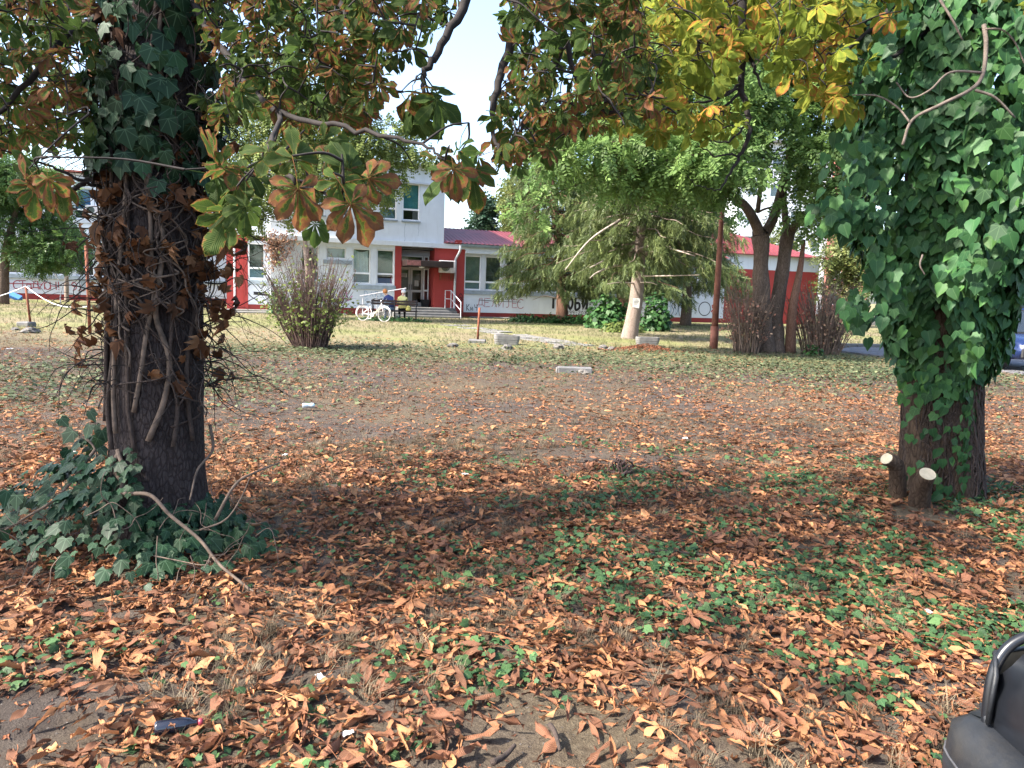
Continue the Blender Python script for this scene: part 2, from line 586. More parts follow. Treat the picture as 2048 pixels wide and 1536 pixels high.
M['ivy_dark'] = leaf_mat('ivy_leaf_dark', [(0.0, (0.014, 0.040, 0.018)), (0.6, (0.024, 0.060, 0.024)), (0.9, (0.045, 0.09, 0.03)), (1.0, (0.09, 0.12, 0.035))],
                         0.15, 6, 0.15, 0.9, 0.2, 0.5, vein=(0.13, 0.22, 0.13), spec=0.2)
M['ivy_ground'] = leaf_mat('ivy_leaf_ground', [(0.0, (0.032, 0.075, 0.03)), (0.6, (0.07, 0.13, 0.045)), (1.0, (0.15, 0.22, 0.07))],
                           0.2, 6, 0.15, 1.0, 0.25, 0.55, vein=(0.15, 0.25, 0.1), spec=0.2)
M['dead_leaf'] = leaf_mat('dead_ivy_leaf', [(0.0, (0.10, 0.042, 0.018)), (0.4, (0.20, 0.09, 0.04)), (0.75, (0.34, 0.20, 0.11)), (1.0, (0.46, 0.33, 0.21))], 0.25, 14, 0.1, 1.0, 0.2, 0.75, rand_bright=0.25)
M['litter'] = leaf_mat('fallen_leaf', [(0.0, (0.16, 0.066, 0.038)), (0.25, (0.34, 0.145, 0.064)), (0.6, (0.47, 0.23, 0.105)), (0.88, (0.53, 0.34, 0.185)), (1.0, (0.55, 0.43, 0.28))], 0.2, 30, 0.1, 1.0, 0.26, 0.7, vein=(0.5, 0.28, 0.14), rand_bright=0.35, ribs=0.3)
M['litter_small'] = leaf_mat('leaf_crumbs', [(0.0, (0.14, 0.055, 0.03)), (0.5, (0.32, 0.115, 0.05)), (0.8, (0.36, 0.20, 0.12)), (1.0, (0.42, 0.32, 0.22))], 0.1, 30, 0.1, 1.0, 0.25, 0.8)
M['cover_green'] = leaf_mat('cover_leaf', [(0.0, (0.055, 0.075, 0.035)), (0.4, (0.10, 0.118, 0.055)), (0.65, (0.17, 0.15, 0.09)), (1.0, (0.24, 0.165, 0.105))], 0.15, 12, 0.1, 1.0, 0.2, 0.7)
M['straw'] = leaf_mat('dry_grass', [(0.0, (0.13, 0.10, 0.065)), (0.5, (0.22, 0.175, 0.115)), (0.8, (0.32, 0.265, 0.18)), (1.0, (0.11, 0.13, 0.06))], 0.15, 3, 0.05, 1.0, 0.25, 0.8)
M['lawn'] = leaf_mat('lawn_grass', [(0.0, (0.11, 0.125, 0.055)), (0.3, (0.19, 0.18, 0.09)), (0.6, (0.29, 0.24, 0.14)), (1.0, (0.38, 0.315, 0.21))], 0.25, 0.5, 0.05, 0.8, 0.5, 0.8)
M['green_a'] = leaf_mat('bright_green_leaf', [(0.0, (0.12, 0.205, 0.06)), (0.5, (0.22, 0.325, 0.10)), (1.0, (0.34, 0.41, 0.15))], 0.5, 1.2, 0.1, 0.9, 0.3)
M['green_b'] = leaf_mat('mid_green_leaf', [(0.0, (0.07, 0.135, 0.04)), (0.5, (0.13, 0.21, 0.06)), (1.0, (0.25, 0.29, 0.09))], 0.4, 1.0, 0.1, 0.9, 0.3)
M['green_c'] = leaf_mat('birch_leaf', [(0.0, (0.12, 0.165, 0.04)), (0.5, (0.24, 0.28, 0.08)), (0.9, (0.36, 0.36, 0.13)), (1.0, (0.40, 0.25, 0.11))], 0.45, 1.0, 0.1, 0.9, 0.3)
M['green_d'] = leaf_mat('yellowish_leaf', [(0.0, (0.10, 0.13, 0.04)), (0.5, (0.22, 0.24, 0.08)), (1.0, (0.36, 0.32, 0.14))], 0.35, 0.8, 0.1, 0.9, 0.3)
M['green_e'] = leaf_mat('shrub_leaf', [(0.0, (0.03, 0.085, 0.025)), (0.6, (0.07, 0.155, 0.04)), (1.0, (0.15, 0.225, 0.065))], 0.3, 1.0, 0.1, 0.9, 0.3)
M['spruce'] = leaf_mat('spruce_needles', [(0.0, (0.09, 0.125, 0.045)), (0.5, (0.19, 0.23, 0.08)), (0.85, (0.29, 0.32, 0.12)), (1.0, (0.31, 0.25, 0.14))], 0.35, 0.9, 0.1, 0.9, 0.35)
M['bluegreen'] = leaf_mat('bluegreen_leaf', [(0.0, (0.035, 0.075, 0.045)), (0.6, (0.08, 0.13, 0.075)), (1.0, (0.15, 0.20, 0.09))], 0.25, 0.9, 0.1, 0.9, 0.35)
M['dry_vine'] = leaf_mat('dry_vine_leaf', [(0.0, (0.26, 0.13, 0.09)), (0.5, (0.42, 0.27, 0.17)), (1.0, (0.52, 0.40, 0.28))], 0.2, 3, 0.1, 1.0, 0.2, 0.8)


def glass_mat(name, tint=(0.85, 0.9, 0.9), fac=0.10):
    t = NT(name)
    tr = t.node('ShaderNodeBsdfTransparent'); tr.inputs[0].default_value = (*tint, 1)
    gl = t.node('ShaderNodeBsdfGlossy'); gl.inputs['Roughness'].default_value = 0.04
    nz = t.noise(t.coord('Object'), 1.5, 2)
    b = t.node('ShaderNodeBump'); b.inputs['Strength'].default_value = 0.05; b.inputs['Distance'].default_value = 0.05
    t.l.new(nz, b.inputs['Height']); t.l.new(b.outputs[0], gl.inputs['Normal'])
    mx = t.node('ShaderNodeMixShader'); mx.inputs[0].default_value = fac
    t.l.new(tr.outputs[0], mx.inputs[1]); t.l.new(gl.outputs[0], mx.inputs[2]); t.l.new(mx.outputs[0], t.out.inputs[0])
    return t.m


M['glass'] = glass_mat('window_glass')
M['glass_dark'] = glass_mat('dark_glass', (0.25, 0.26, 0.27), 0.08)


def roof_mat(name, c):
    return plain(name, c, 0.5, 0.1, 0.18, 1.2, 0, dirt=tuple(k * 0.6 for k in c))


M['roof_red'] = roof_mat('roof_red', (0.22, 0.05, 0.055))
M['roof_tile'] = roof_mat('roof_tile', (0.36, 0.10, 0.07))


def ground_mat():
    t = NT('ground_earth')
    tc = t.node('ShaderNodeTexCoord')
    pos = tc.outputs['Object']
    sep = t.node('ShaderNodeSeparateXYZ'); t.l.new(pos, sep.inputs[0])
    n1 = t.noise(pos, 0.55, 6, 0.65)
    n2 = t.noise(pos, 3.0, 7, 0.7)
    n3 = t.noise(pos, 28, 6, 0.75)
    n4 = t.noise(pos, 0.22, 4, 0.6)
    dirt = t.ramp(n2, [(0.3, (0.045, 0.036, 0.031)), (0.55, (0.085, 0.070, 0.061)), (0.75, (0.135, 0.115, 0.102))])
    thatch = t.ramp(n3, [(0.25, (0.045, 0.032, 0.023)), (0.5, (0.10, 0.077, 0.054)), (0.75, (0.17, 0.137, 0.097))])
    k = t.ramp(n1, [(0.42, (0, 0, 0)), (0.56, (1, 1, 1))])
    col = t.mix(k, dirt, thatch)
    # lawn farther out: straw and pale green
    lawn = t.ramp(n3, [(0.2, (0.12, 0.10, 0.055)), (0.5, (0.22, 0.18, 0.11)), (0.8, (0.31, 0.265, 0.175))])
    lg = t.ramp(n3, [(0.2, (0.10, 0.13, 0.04)), (0.8, (0.27, 0.27, 0.11))])
    lawn = t.mix(t.ramp(n4, [(0.42, (0, 0, 0)), (0.62, (0.85, 0.85, 0.85))]), lawn, lg)
    far = t.math('MULTIPLY_ADD', sep.outputs[1], 1 / 6.0, -15.5 / 6.0, clamp=True)
    far = t.math('ADD', far, t.math('MULTIPLY', t.math('SUBTRACT', n1, 0.5), 0.8), clamp=True)
    col = t.mix(far, col, lawn)
    n6 = t.noise(pos, 90, 5, 0.75)
    col = t.mix(t.ramp(n6, [(0.35, (0.55, 0.55, 0.55)), (0.5, (0, 0, 0))]), col, (0.035, 0.026, 0.021))
    col = t.mix(t.ramp(n6, [(0.62, (0, 0, 0)), (0.72, (0.6, 0.6, 0.6))]), col, (0.24, 0.19, 0.15))
    t.base(col); t.set(0.95, 0, 0.1)
    n5 = t.noise(pos, 130, 4, 0.7)
    h = t.math('ADD', t.math('ADD', t.math('MULTIPLY', n3, 0.6), t.math('MULTIPLY', n5, 0.35)), t.math('MULTIPLY', n2, 0.6))
    t.bump(h, 0.8, 0.04)
    return t.m


M['ground'] = ground_mat()

# ------------------------------------------------------------------ ground, road, path
ys = np.concatenate([np.arange(-6, 12, 0.12), np.arange(12, 40, 0.5), np.array([40, 45, 50, 60, 80, 110, 160, 260, 500, 900])])
xs = np.concatenate([[-900, -400, -200, -100, -60, -40, -28, -20], np.arange(-14, -7, 0.5), np.arange(-7, 7, 0.14), np.arange(7, 14, 0.5), [16, 20, 28, 40, 60, 100, 200, 400, 900]])
XX, YY = np.meshgrid(xs, ys)
ZZ = gz(XX, YY)
gv = np.stack([XX.ravel(), YY.ravel(), ZZ.ravel()], 1)
nx, ny = len(xs), len(ys)
ii, jj = np.meshgrid(np.arange(nx - 1), np.arange(ny - 1))
a0 = (jj * nx + ii).ravel()
gf = np.stack([a0, a0 + 1, a0 + nx + 1, a0 + nx], 1)
g = link('ground', to_mesh('ground', gv, gf, M['ground'], True), kind='structure')
g['label'] = 'bare earth and dry lawn strewn with leaves in front of the school'

rn0, rn1 = G(1740, 713), G(2030, 749)
rf0, rf1 = G(1740, 698), G(1995, 702)
dn = (rn1 - rn0); df = (rf1 - rf0)
poly = [rn0 - dn * 0.35, rn1 + dn * 4, rf1 + df * 4, rf0 - df * 0.12]
mb = MB(); mb.add([(p[0], p[1], 0.065) for p in poly] + [(p[0], p[1], -0.1) for p in poly], [(0, 1, 2, 3), (0, 4, 5, 1), (1, 5, 6, 2), (2, 6, 7, 3), (3, 7, 4, 0)])
mk('road', mb, M['asphalt'], kind='structure')
# far kerb of the road as separate stones
kd = df / np.linalg.norm(df); kn = np.array([-kd[1], kd[0], 0])
kp = thing('kerb', 'low pale concrete kerb along the far edge of the asphalt road', 'kerb', rf0, math.atan2(kd[1], kd[0]))
km = None
for i in range(26):
    if km is None:
        b = MB(); b.bbox(0.01, 0.98, 0, 0.15, -0.1, 0.17, 0.02); o = mk('kerb_stone', b, M['concrete_pale'], kp); km = o.data
    else:
        o = link('kerb_stone', km, kp)
    o.location = (i * 1.0 - 1.5, 0.02, random.uniform(-0.01, 0.01)); o.rotation_euler = (0, 0, random.uniform(-0.01, 0.01))

# slab path to the entrance: two rows of concrete flags
pa0, pa1 = G(905, 650), G(1192, 698)
pd = pa1 - pa0; pl = np.linalg.norm(pd); pd /= pl; pn = np.array([-pd[1], pd[0], 0])
path = thing('paved_path', 'worn double row of concrete flags crossing the lawn to the steps', 'path', (pa0[0], pa0[1], 0), math.atan2(pd[1], pd[0]))
path['kind'] = 'structure'
fm = []
for k in range(3):
    b = MB(); b.bbox(-0.48, 0.48, -0.24, 0.24, -0.05, 0.022, 0.01)
    v, f = b.arr(); v = v + rng.normal(0, 0.008, v.shape)
    fm.append(to_mesh('flagstone', v, f, M['concrete_pale']))
for r in range(2):
    for i in range(int(pl / 1.02)):
        if random.random() < 0.12:
            continue
        o = link('flagstone', fm[i % 3], path)
        o.location = (i * 1.02 + 0.5 + random.uniform(-.04, .04), r * 0.62 - 0.3 + random.uniform(-.03, .03), random.uniform(-0.01, 0.012))
        o.rotation_euler = (random.uniform(-.01, .01), random.uniform(-.01, .01), random.uniform(-.03, .03))

# ------------------------------------------------------------------ buildings
PHI = math.radians(19)
FE = np.array([math.cos(PHI), math.sin(PHI), 0]); FN = np.array([math.sin(PHI), -math.cos(PHI), 0])
FO = P(707, 575, 40); FO[2] = 0


def SZ(px, py, back=0.0):
    d = ray(px, py); o = FO - FN * back
    t = ((o - CP) @ FN) / (d @ FN); p = CP + d * t
    return float((p - o) @ FE), float(p[2])


def S(px, back=0.0, py=575):
    return SZ(px, py, back)[0]


def holed_wall(mb, s0, s1, z0, z1, holes, y0=0.0, th=0.3):
    """wall sheet in local x/z with openings (a,b,c,d); outer face at y0, thickness th inward (+y)"""
    X = sorted({s0, s1} | {h[0] for h in holes} | {h[1] for h in holes})
    Z = sorted({z0, z1} | {h[2] for h in holes} | {h[3] for h in holes})
    X = [x for x in X if s0 <= x <= s1]; Z = [z for z in Z if z0 <= z <= z1]

    def solid(i, j):
        if i < 0 or j < 0 or i >= len(X) - 1 or j >= len(Z) - 1:
            return False
        cx, cz = (X[i] + X[i + 1]) / 2, (Z[j] + Z[j + 1]) / 2
        return not any(h[0] < cx < h[1] and h[2] < cz < h[3] for h in holes)
    for i in range(len(X) - 1):
        for j in range(len(Z) - 1):
            if not solid(i, j):
                continue
            a, b, c, d = X[i], X[i + 1], Z[j], Z[j + 1]
            mb.add([(a, y0, c), (b, y0, c), (b, y0, d), (a, y0, d)], [(0, 1, 2, 3)])
            mb.add([(a, y0 + th, c), (b, y0 + th, c), (b, y0 + th, d), (a, y0 + th, d)], [(3, 2, 1, 0)])
            if not solid(i - 1, j): mb.add([(a, y0, c), (a, y0, d), (a, y0 + th, d), (a, y0 + th, c)], [(0, 1, 2, 3)])
            if not solid(i + 1, j): mb.add([(b, y0, c), (b, y0 + th, c), (b, y0 + th, d), (b, y0, d)], [(0, 1, 2, 3)])
            if not solid(i, j - 1): mb.add([(a, y0, c), (a, y0 + th, c), (b, y0 + th, c), (b, y0, c)], [(0, 1, 2, 3)])
            if not solid(i, j + 1): mb.add([(a, y0, d), (b, y0, d), (b, y0 + th, d), (a, y0 + th, d)], [(0, 1, 2, 3)])
    return mb


def window(par, s0, s1, z0, z1, y=0.10, split=0.3, blind=None, low=None, fw=0.065, curtain=False, ajar=False):
    """white frame with a small lower and a tall upper pane"""
    b = MB()
    g_ = 0.004
    b.bbox(s0 + g_, s1 - g_, y, y + 0.07, z1 - fw, z1 - g_, 0.008)
    b.bbox(s0 + g_, s1 - g_, y, y + 0.07, z0 + g_, z0 + fw, 0.008)
    b.bbox(s0 + g_, s0 + fw, y + 0.002, y + 0.068, z0 + fw, z1 - fw, 0.008)
    b.bbox(s1 - fw, s1 - g_, y + 0.002, y + 0.068, z0 + fw, z1 - fw, 0.008)
    bounds = [(z0 + fw, z1 - fw)]
    if split:
        zs = z0 + split * (z1 - z0)
        b.bbox(s0 + fw, s1 - fw, y + 0.001, y + 0.069, zs - 0.05, zs + 0.05, 0.008)
        bounds = [(z0 + fw, zs - 0.05), (zs + 0.05, z1 - fw)]
    w = mk('window', b, M['frame_white'], par)
    for k, (c, d) in enumerate(bounds):
        p = MB(); p.box(s0 + fw, s1 - fw, y + 0.03, y + 0.038, c, d)
        if ajar and k == 0:
            # hopper sash tilted inwards
            p = MB(); p.add([(s0 + fw, y + 0.03, c), (s1 - fw, y + 0.03, c), (s1 - fw, y + 0.2, d - 0.06), (s0 + fw, y + 0.2, d - 0.06)], [(0, 1, 2, 3)])
            q = MB()
            q.tube([(s0 + fw, y + 0.03, c), (s0 + fw + 0.02, y + 0.2, d - 0.05), (s1 - fw - 0.02, y + 0.2, d - 0.05), (s1 - fw, y + 0.03, c)], 0.018, 4)
            mk('sash', q, M['frame_white'], w)
        mk('pane', p, M['glass'], w)
        bl = (low if (k == 0 and len(bounds) > 1) else blind)
        if curtain and k == len(bounds) - 1:
            bl = None
            q = MB(); nxs, nzs = 24, 8
            vv = []
            for jz in range(nzs + 1):
                for ix in range(nxs + 1):
                    u = ix / nxs; w_ = jz / nzs
                    vv.append((s0 + fw + 0.03 + u * (s1 - s0 - 2 * fw - 0.06), y + 0.13 + 0.03 * math.sin(u * 30 + w_ * 2) * (1 - 0.5 * w_), c + w_ * (d - c) - 0.25 * math.sin(u * math.pi) * w_ * 0.5))
            q.add(vv, [(j * (nxs + 1) + i, j * (nxs + 1) + i + 1, (j + 1) * (nxs + 1) + i + 1, (j + 1) * (nxs + 1) + i) for j in range(nzs) for i in range(nxs)])
            mk('curtain', q, M['curtain'], w, True)
        if bl:
            q = MB()
            n = max(3, int((d - c) / 0.07))
            for i in range(n):
                za = c + (d - c) * i / n; zb = c + (d - c) * (i + 0.96) / n
                q.add([(s0 + fw, y + 0.13, za), (s1 - fw, y + 0.13, za), (s1 - fw, y + 0.15, zb), (s0 + fw, y + 0.15, zb)], [(0, 1, 2, 3)])
            mk('blind', q, M[bl], w)
    return w


GLY = {
    'Д': [[(0, 0), (0, .15), (.15, .2), (.3, 1), (.75, 1), (.8, .2), (1, .15), (1, 0)], [(.12, .2), (.85, .2)]],
    'Е': [[(.9, 1), (0, 1), (0, 0), (.9, 0)], [(0, .52), (.7, .52)]],
    'Л': [[(0, 0), (.2, .2), (.35, 1), (.85, 1), (.85, 0)]],
    'И': [[(0, 1), (0, 0), (.8, 1), (.8, 0)]],
    'Ј': [[(.6, 1), (.6, .2), (.4, 0), (.1, .05)]],
    'С': [[(.85, .9), (.5, 1), (.1, .75), (0, .4), (.2, .05), (.6, 0), (.9, .15)]],
    'К': [[(0, 1), (.05, 0)], [(.75, 1), (.05, .45), (.85, 0)]],
    'и': [[(0, .6), (.05, 0), (.6, .6), (.65, 0)]],
    'Ч': [[(0, 1), (.1, .5), (.7, .5)], [(.7, 1), (.65, 0)]],
    'Г': [[(0, 0), (0, 1), (.8, 1)]],
    'Р': [[(0, 0), (0, 1), (.6, 1), (.8, .75), (.6, .5), (0, .5)]],
    'О': [[(.4, 1), (.05, .7), (.05, .3), (.4, 0), (.75, .3), (.75, .7), (.4, 1)]],
    'Б': [[(.75, 1), (0, 1), (0, 0), (.6, 0), (.8, .25), (.6, .5), (0, .5)]],
    'Н': [[(0, 0), (0, 1)], [(.75, 0), (.75, 1)], [(0, .5), (.75, .5)]],
    'А': [[(0, 0), (.4, 1), (.8, 0)], [(.15, .35), (.65, .35)]],
    'а': [[(.65, .6), (.2, .6), (0, .3), (.2, 0), (.6, .15)], [(.65, .65), (.65, 0)]],
    'Т': [[(0, 1), (.8, 1)], [(.4, 1), (.4, 0)]],
    '1': [[(.1, .7), (.4, 1), (.4, 0)]],
    '2': [[(.05, .8), (.35, 1), (.65, .75), (0, 0), (.75, .05)]],
    '9': [[(.65, .65), (.35, .5), (.05, .7), (.3, 1), (.65, .8), (.6, .2), (.2, 0)]],
    '0': [[(.35, 1), (.05, .6), (.1, .15), (.4, 0), (.7, .35), (.65, .8), (.35, 1)]],
    '5': [[(.65, 1), (.1, 1), (.05, .55), (.5, .6), (.65, .3), (.4, 0), (0, .05)]],
    '8': [[(.35, .5), (.05, .75), (.35, 1), (.65, .75), (.35, .5), (.05, .25), (.35, 0), (.65, .25), (.35, .5)]],
    '-': [[(.1, .45), (.6, .45)]], '!': [[(.3, 1), (.28, .3)], [(.28, .08), (.29, 0)]], '.': [[(.1, .06), (.14, 0)]],
    '(': [[(.4, 1.1), (.15, .6), (.4, -.1)]], ')': [[(.1, 1.1), (.35, .6), (.1, -.1)]], ' ': [],
    'D': [[(.05, 0), (0, 1), (.5, .95), (.75, .55), (.55, .05), (.05, 0)]],
    'A': [[(0, 0), (.4, 1), (.8, 0)], [(.15, .35), (.65, .35)]],
    'R': [[(0, 0), (0, 1), (.6, 1), (.7, .7), (.05, .5), (.75, 0)]],
    'K': [[(0, 1), (.05, 0)], [(.75, 1), (.05, .45), (.85, 0)]],
    'S': [[(.75, .9), (.35, 1), (.05, .75), (.65, .35), (.45, 0), (0, .08)]],
    'N': [[(0, 0), (0, 1), (.7, 0), (.7, 1)]],
    'E': [[(.8, 1), (0, 1), (0, 0), (.8, 0)], [(0, .52), (.6, .52)]],
    'Ш': [[(0, 1), (0, 0), (.9, 0), (.9, 1)], [(.45, 1), (.45, 0)]],
    'З': [[(.05, .9), (.4, 1), (.65, .75), (.3, .52), (.7, .25), (.35, 0), (0, .1)]],
    'В': [[(0, 0), (0, 1), (.5, 1), (.65, .75), (.4, .52), (0, .52)], [(.4, .52), (.7, .25), (.45, 0), (0, 0)]],
    's': [[(.5, .5), (.2, .6), (.1, .4), (.45, .2), (.3, 0), (0, .05)]], 'к': [[(0, .7), (0, 0)], [(.5, .6), (.05, .3), (.55, 0)]],
    'р': [[(0, -.3), (0, .6), (.45, .6), (.5, .2), (.05, .1)]],
}


def ribbon(mb, pts, w, y):
    pts = np.asarray(pts, float)
    t = np.gradient(pts, axis=0); t /= (np.linalg.norm(t, axis=1)[:, None] + 1e-9)
    n = np.stack([-t[:, 1], t[:, 0]], 1) * (w / 2)
    v = []
    for p, q in zip(pts, n):
        v.append((p[0] + q[0], y, p[1] + q[1])); v.append((p[0] - q[0], y, p[1] - q[1]))
    mb.add(v, [(2 * i, 2 * i + 1, 2 * i + 3, 2 * i + 2) for i in range(len(pts) - 1)])


def graffiti(par, text, s, z, h, mat, w=0.035, sp=1.0, asp=0.75, y=-0.006, slope=0.0, label=None):
    b = MB(); x = s; k = 0
    for ch in text:
        for st in GLY.get(ch, []):
            pts = [(x + p[0] * h * asp + random.uniform(-.02, .02) * h, z + (x - s) * slope + p[1] * h + random.uniform(-.03, .03) * h) for p in st]
            if len(pts) > 2 and ch in 'СОРБ09285ЗВSDа3)(сks':
                pts2 = catmull([np.array([*p, 0]) for p in pts], 4)[:, :2]
            else:
                pts2 = []
                for i in range(len(pts) - 1):
                    for q in (0.0, 0.5):
                        pts2.append((pts[i][0] * (1 - q) + pts[i + 1][0] * q, pts[i][1] * (1 - q) + pts[i + 1][1] * q))
                pts2.append(pts[-1])
            ribbon(b, pts2, w, y - 0.0004 * k); k += 1
        x += h * asp * sp * (1.25 if ch not in '.!' else 0.6)
    o = mk('graffiti', b, M[mat], par)
    if label: o['label'] = label
    return o


def scrawl(par, pts, mat, w=0.03, y=-0.006, label=None, smooth=True):
    b = MB()
    p = catmull([np.array([a, c, 0]) for a, c in pts], 5)[:, :2] if smooth else np.array(pts)
    ribbon(b, p, w, y)
    o = mk('graffiti', b, M[mat], par)
    if label: o['label'] = label
    return o


ROOT = tuple(FO)
# ---- main two-storey block (with the entrance)
main = thing('school_building', 'two storey white school block with red pillars and the main entrance', 'building', FO, PHI)
sL, sR = S(541), S(928)          # ground floor front
sU = S(886)                      # right end of the upper floor
sRL, sRR = S(802), S(868)        # entrance recess
zH = 3.72                        # ground floor height to the slab
holes_g = []
wins_g = [(S(602), S(638), 1.72, 3.5), (S(652), S(692), 2.9, 3.5), (S(705), S(741), 1.65, 3.5), (S(753), S(788), 1.65, 3.5)]
for w in wins_g:
    holes_g.append(w)
b = MB(); holed_wall(b, sL, S(789), 0.36, zH, holes_g)
mk('wall', b, M['white_wall'], main)
b = MB(); b.box(sL + 0.01, S(789), 0.012, 0.3, -0.1, 0.36); mk('plinth', b, M['plinth_red'], main)
# side wall of the forward part, sunlit, facing left
b = MB(); b.box(sL - 0.004, sL + 0.3, 0.302, 2.2, -0.1, zH); mk('wall', b, M['white_wall'], main)
window(main, *wins_g[0], blind='blind_dark', low='blind_grey')
window(main, *wins_g[1], split=None, blind='blind_grey')
window(main, *wins_g[2], curtain=True, low='blind_grey')
window(main, *wins_g[3], blind='blind_green', ajar=True)
b = MB(); b.bbox(S(646), S(703), -0.07, 0.1, 2.62, 2.84, 0.015); mk('sill', b, M['sill'], main)
b = MB(); b.bbox(S(704), S(791), -0.09, 0.1, 1.36, 1.60, 0.015); mk('sill', b, M['sill'], main)
b = MB(); b.bbox(S(600), S(640), -0.08, 0.1, 1.46, 1.66, 0.015); mk('sill', b, M['sill'], main)
# red column left of the door, red recess and red wall right of it
b = MB(); b.box(S(789), sRL, -0.03, 1.5, -0.1, zH); mk('column', b, M['red_wall'], main)
b = MB()
b.box(sRR, sR, -0.012, 0.3, 0.0, zH)
b.box(sRR, sRR + 0.3, 0.3, 1.5, 0.0, zH)
mk('red_wall', b, M['red_wall'], main)
b = MB(); b.box(sRR + 0.2, sR - 0.01, -0.025, 0.2, -0.1, 0.32); mk('plinth', b, M['plinth_red'], main)
# door wall 1.2 m back
dy = 1.2
zf = 0.5
b = MB(); b.box(sRL, sRR, dy + 0.02, dy + 0.3, 3.3, zH); mk('lintel', b, M['grey_wall'], main)
dW = sRR - sRL
dl0, dl1 = sRL + 0.03, sRL + dW * 0.40
dr0, dr1 = sRL + dW * 0.41, sRL + dW * 0.80
sd0, sd1 = sRL + dW * 0.81, sRR - 0.03


def door_leaf(s0, s1, handle_side):
    b = MB(); fw = 0.11
    z0, z1, zm = zf + 0.01, 2.62, 1.35
    b.bbox(s0, s1, dy, dy + 0.06, z1 - fw, z1, 0.008); b.bbox(s0, s1, dy, dy + 0.06, z0, z0 + 0.22, 0.008)
    b.bbox(s0, s0 + fw, dy + .001, dy + 0.059, z0 + 0.22, z1 - fw, 0.008); b.bbox(s1 - fw, s1, dy + .001, dy + 0.059, z0 + 0.22, z1 - fw, 0.008)
    b.bbox(s0 + fw, s1 - fw, dy + .002, dy + 0.058, zm - 0.07, zm + 0.07, 0.008)
    d = mk('door', b, M['door_grey'], main)
    for (c, e) in ((z0 + 0.22, zm - 0.07), (zm + 0.07, z1 - fw)):
        p = MB(); p.box(s0 + fw, s1 - fw, dy + 0.025, dy + 0.035, c, e); mk('pane', p, M['glass_dark'], d)
    hs = s1 - fw / 2 if handle_side > 0 else s0 + fw / 2
    h = MB(); h.tube([(hs, dy - 0.0, 1.42), (hs, dy - 0.06, 1.45), (hs, dy - 0.06, 1.68), (hs, dy - 0.0, 1.71)], 0.018, 6); mk('handle', h, M['dark_metal'], d)
    return d


dl = door_leaf(dl0, dl1, 1)
dr = door_leaf(dr0, dr1, -1)
window(main, sd0, sd1, zf, 2.62, dy - 0.0, split=0.42, fw=0.07)
window(main, dl0, dr1, 2.72, 3.3, dy, split=None, fw=0.07)
window(main, sd0, sd1, 2.72, 3.3, dy, split=None, fw=0.07)
b = MB(); b.box(sRL, sRR, dy + 0.005, dy + 0.06, 2.62, 2.72); mk('door_head', b, M['door_grey'], main)
for d_, s_, z_, w_, h_ in ((dl, dl0 + 0.16, 2.1, 0.36, 0.22), (dr, dr0 + 0.24, 1.62, 0.22, 0.32)):
    b = MB(); b.box(s_, s_ + w_, dy + 0.012, dy + 0.018, z_, z_ + h_); n_ = mk('notice', b, M['paper'], d_)
    q = MB()
    for i in range(4):
        q.add([(s_ + 0.03, dy + 0.0105, z_ + 0.03 + i * h_ * 0.22), (s_ + w_ - 0.04, dy + 0.0105, z_ + 0.03 + i * h_ * 0.22), (s_ + w_ - 0.04, dy + 0.0105, z_ + 0.03 + i * h_ * 0.22 + 0.02), (s_ + 0.03, dy + 0.0105, z_ + 0.03 + i * h_ * 0.22 + 0.02)], [(0, 1, 2, 3)])
    mk('print_lines', q, M['ink'], d_)
# porch floor and steps
b = MB(); b.bbox(sRL - 0.3, S(905), -0.9, dy + 0.02, -0.1, zf, 0.015); mk('porch', b, M['concrete'], main)
for i in range(3):
    b = MB(); b.bbox(S(770) + 0.2 * i, S(908) - 0.05 * (2 - i), -0.9 - 0.34 * (i + 1), -0.9 - 0.34 * i - 0.003, -0.1, zf - 0.13 * (i + 1), 0.02)
    mk('step', b, M['concrete'], main)
# canopy slab
b = MB(); b.bbox(sRL + 0.02, S(893), -1.5, 0.9, 2.66, 2.98, 0.02); cn = mk('canopy', b, M['brown_canopy'], main)
b = MB(); b.box(sRL + 0.03, sRL + 0.75, -1.506, -1.498, 2.70, 2.95); mk('canopy_panel', b, M['canopy_side'], cn)
b = MB(); b.lathe([(0.0, 2.59), (0.12, 2.60), (0.16, 2.657)], (S(838), -0.6, 0), 16); mk('porch_lamp', b, M['frame_white'], cn)
# ground-floor slab / ledge
b = MB(); b.bbox(sL - 0.12, sR + 0.02, -0.22, 0.3, 3.72, 3.98, 0.015); mk('ledge', b, M['white_wall'], main)
# upper floor
zU0, zU1, zT = 3.98, 7.12, 7.95
uw = []
x0 = S(803)
for i in range(7):
    a = x0 - i * 1.24
    uw.append((a, a + 0.93, 5.1, 7.05))
uw = [w for w in uw if w[0] > sL + 0.4]
b = MB(); holed_wall(b, sL, sU, zU0, zU1, uw, 0.06)
b.box(sU - 0.3, sU, 0.362, 7.5, zU0, zU1)
b.box(sL, sL + 0.3, 0.362, 7.5, zU0, zU1)
mk('wall', b, M['white_wall'], main)
for i, w in enumerate(uw):
    window(main, *w, y=0.14, blind='blind_teal' if i % 3 == 0 else 'blind_green', low=None if i == 0 else 'blind_grey')
    b = MB(); b.bbox(w[0] - 0.05, w[1] + 0.05, -0.02, 0.16, w[2] - 0.09, w[2] - 0.004, 0.01); mk('sill', b, M['sill'], main)
b = MB(); b.bbox(sL - 0.1, sU + 0.08, -0.08, 0.4, zU1, zT, 0.01); mk('frieze', b, M['white_wall'], main)
b = MB(); b.bbox(sL - 0.13, sU + 0.1, -0.12, 0.35, zU1 - 0.09, zU1 - 0.002, 0.01); mk('drip_ledge', b, M['grey_wall'], main)
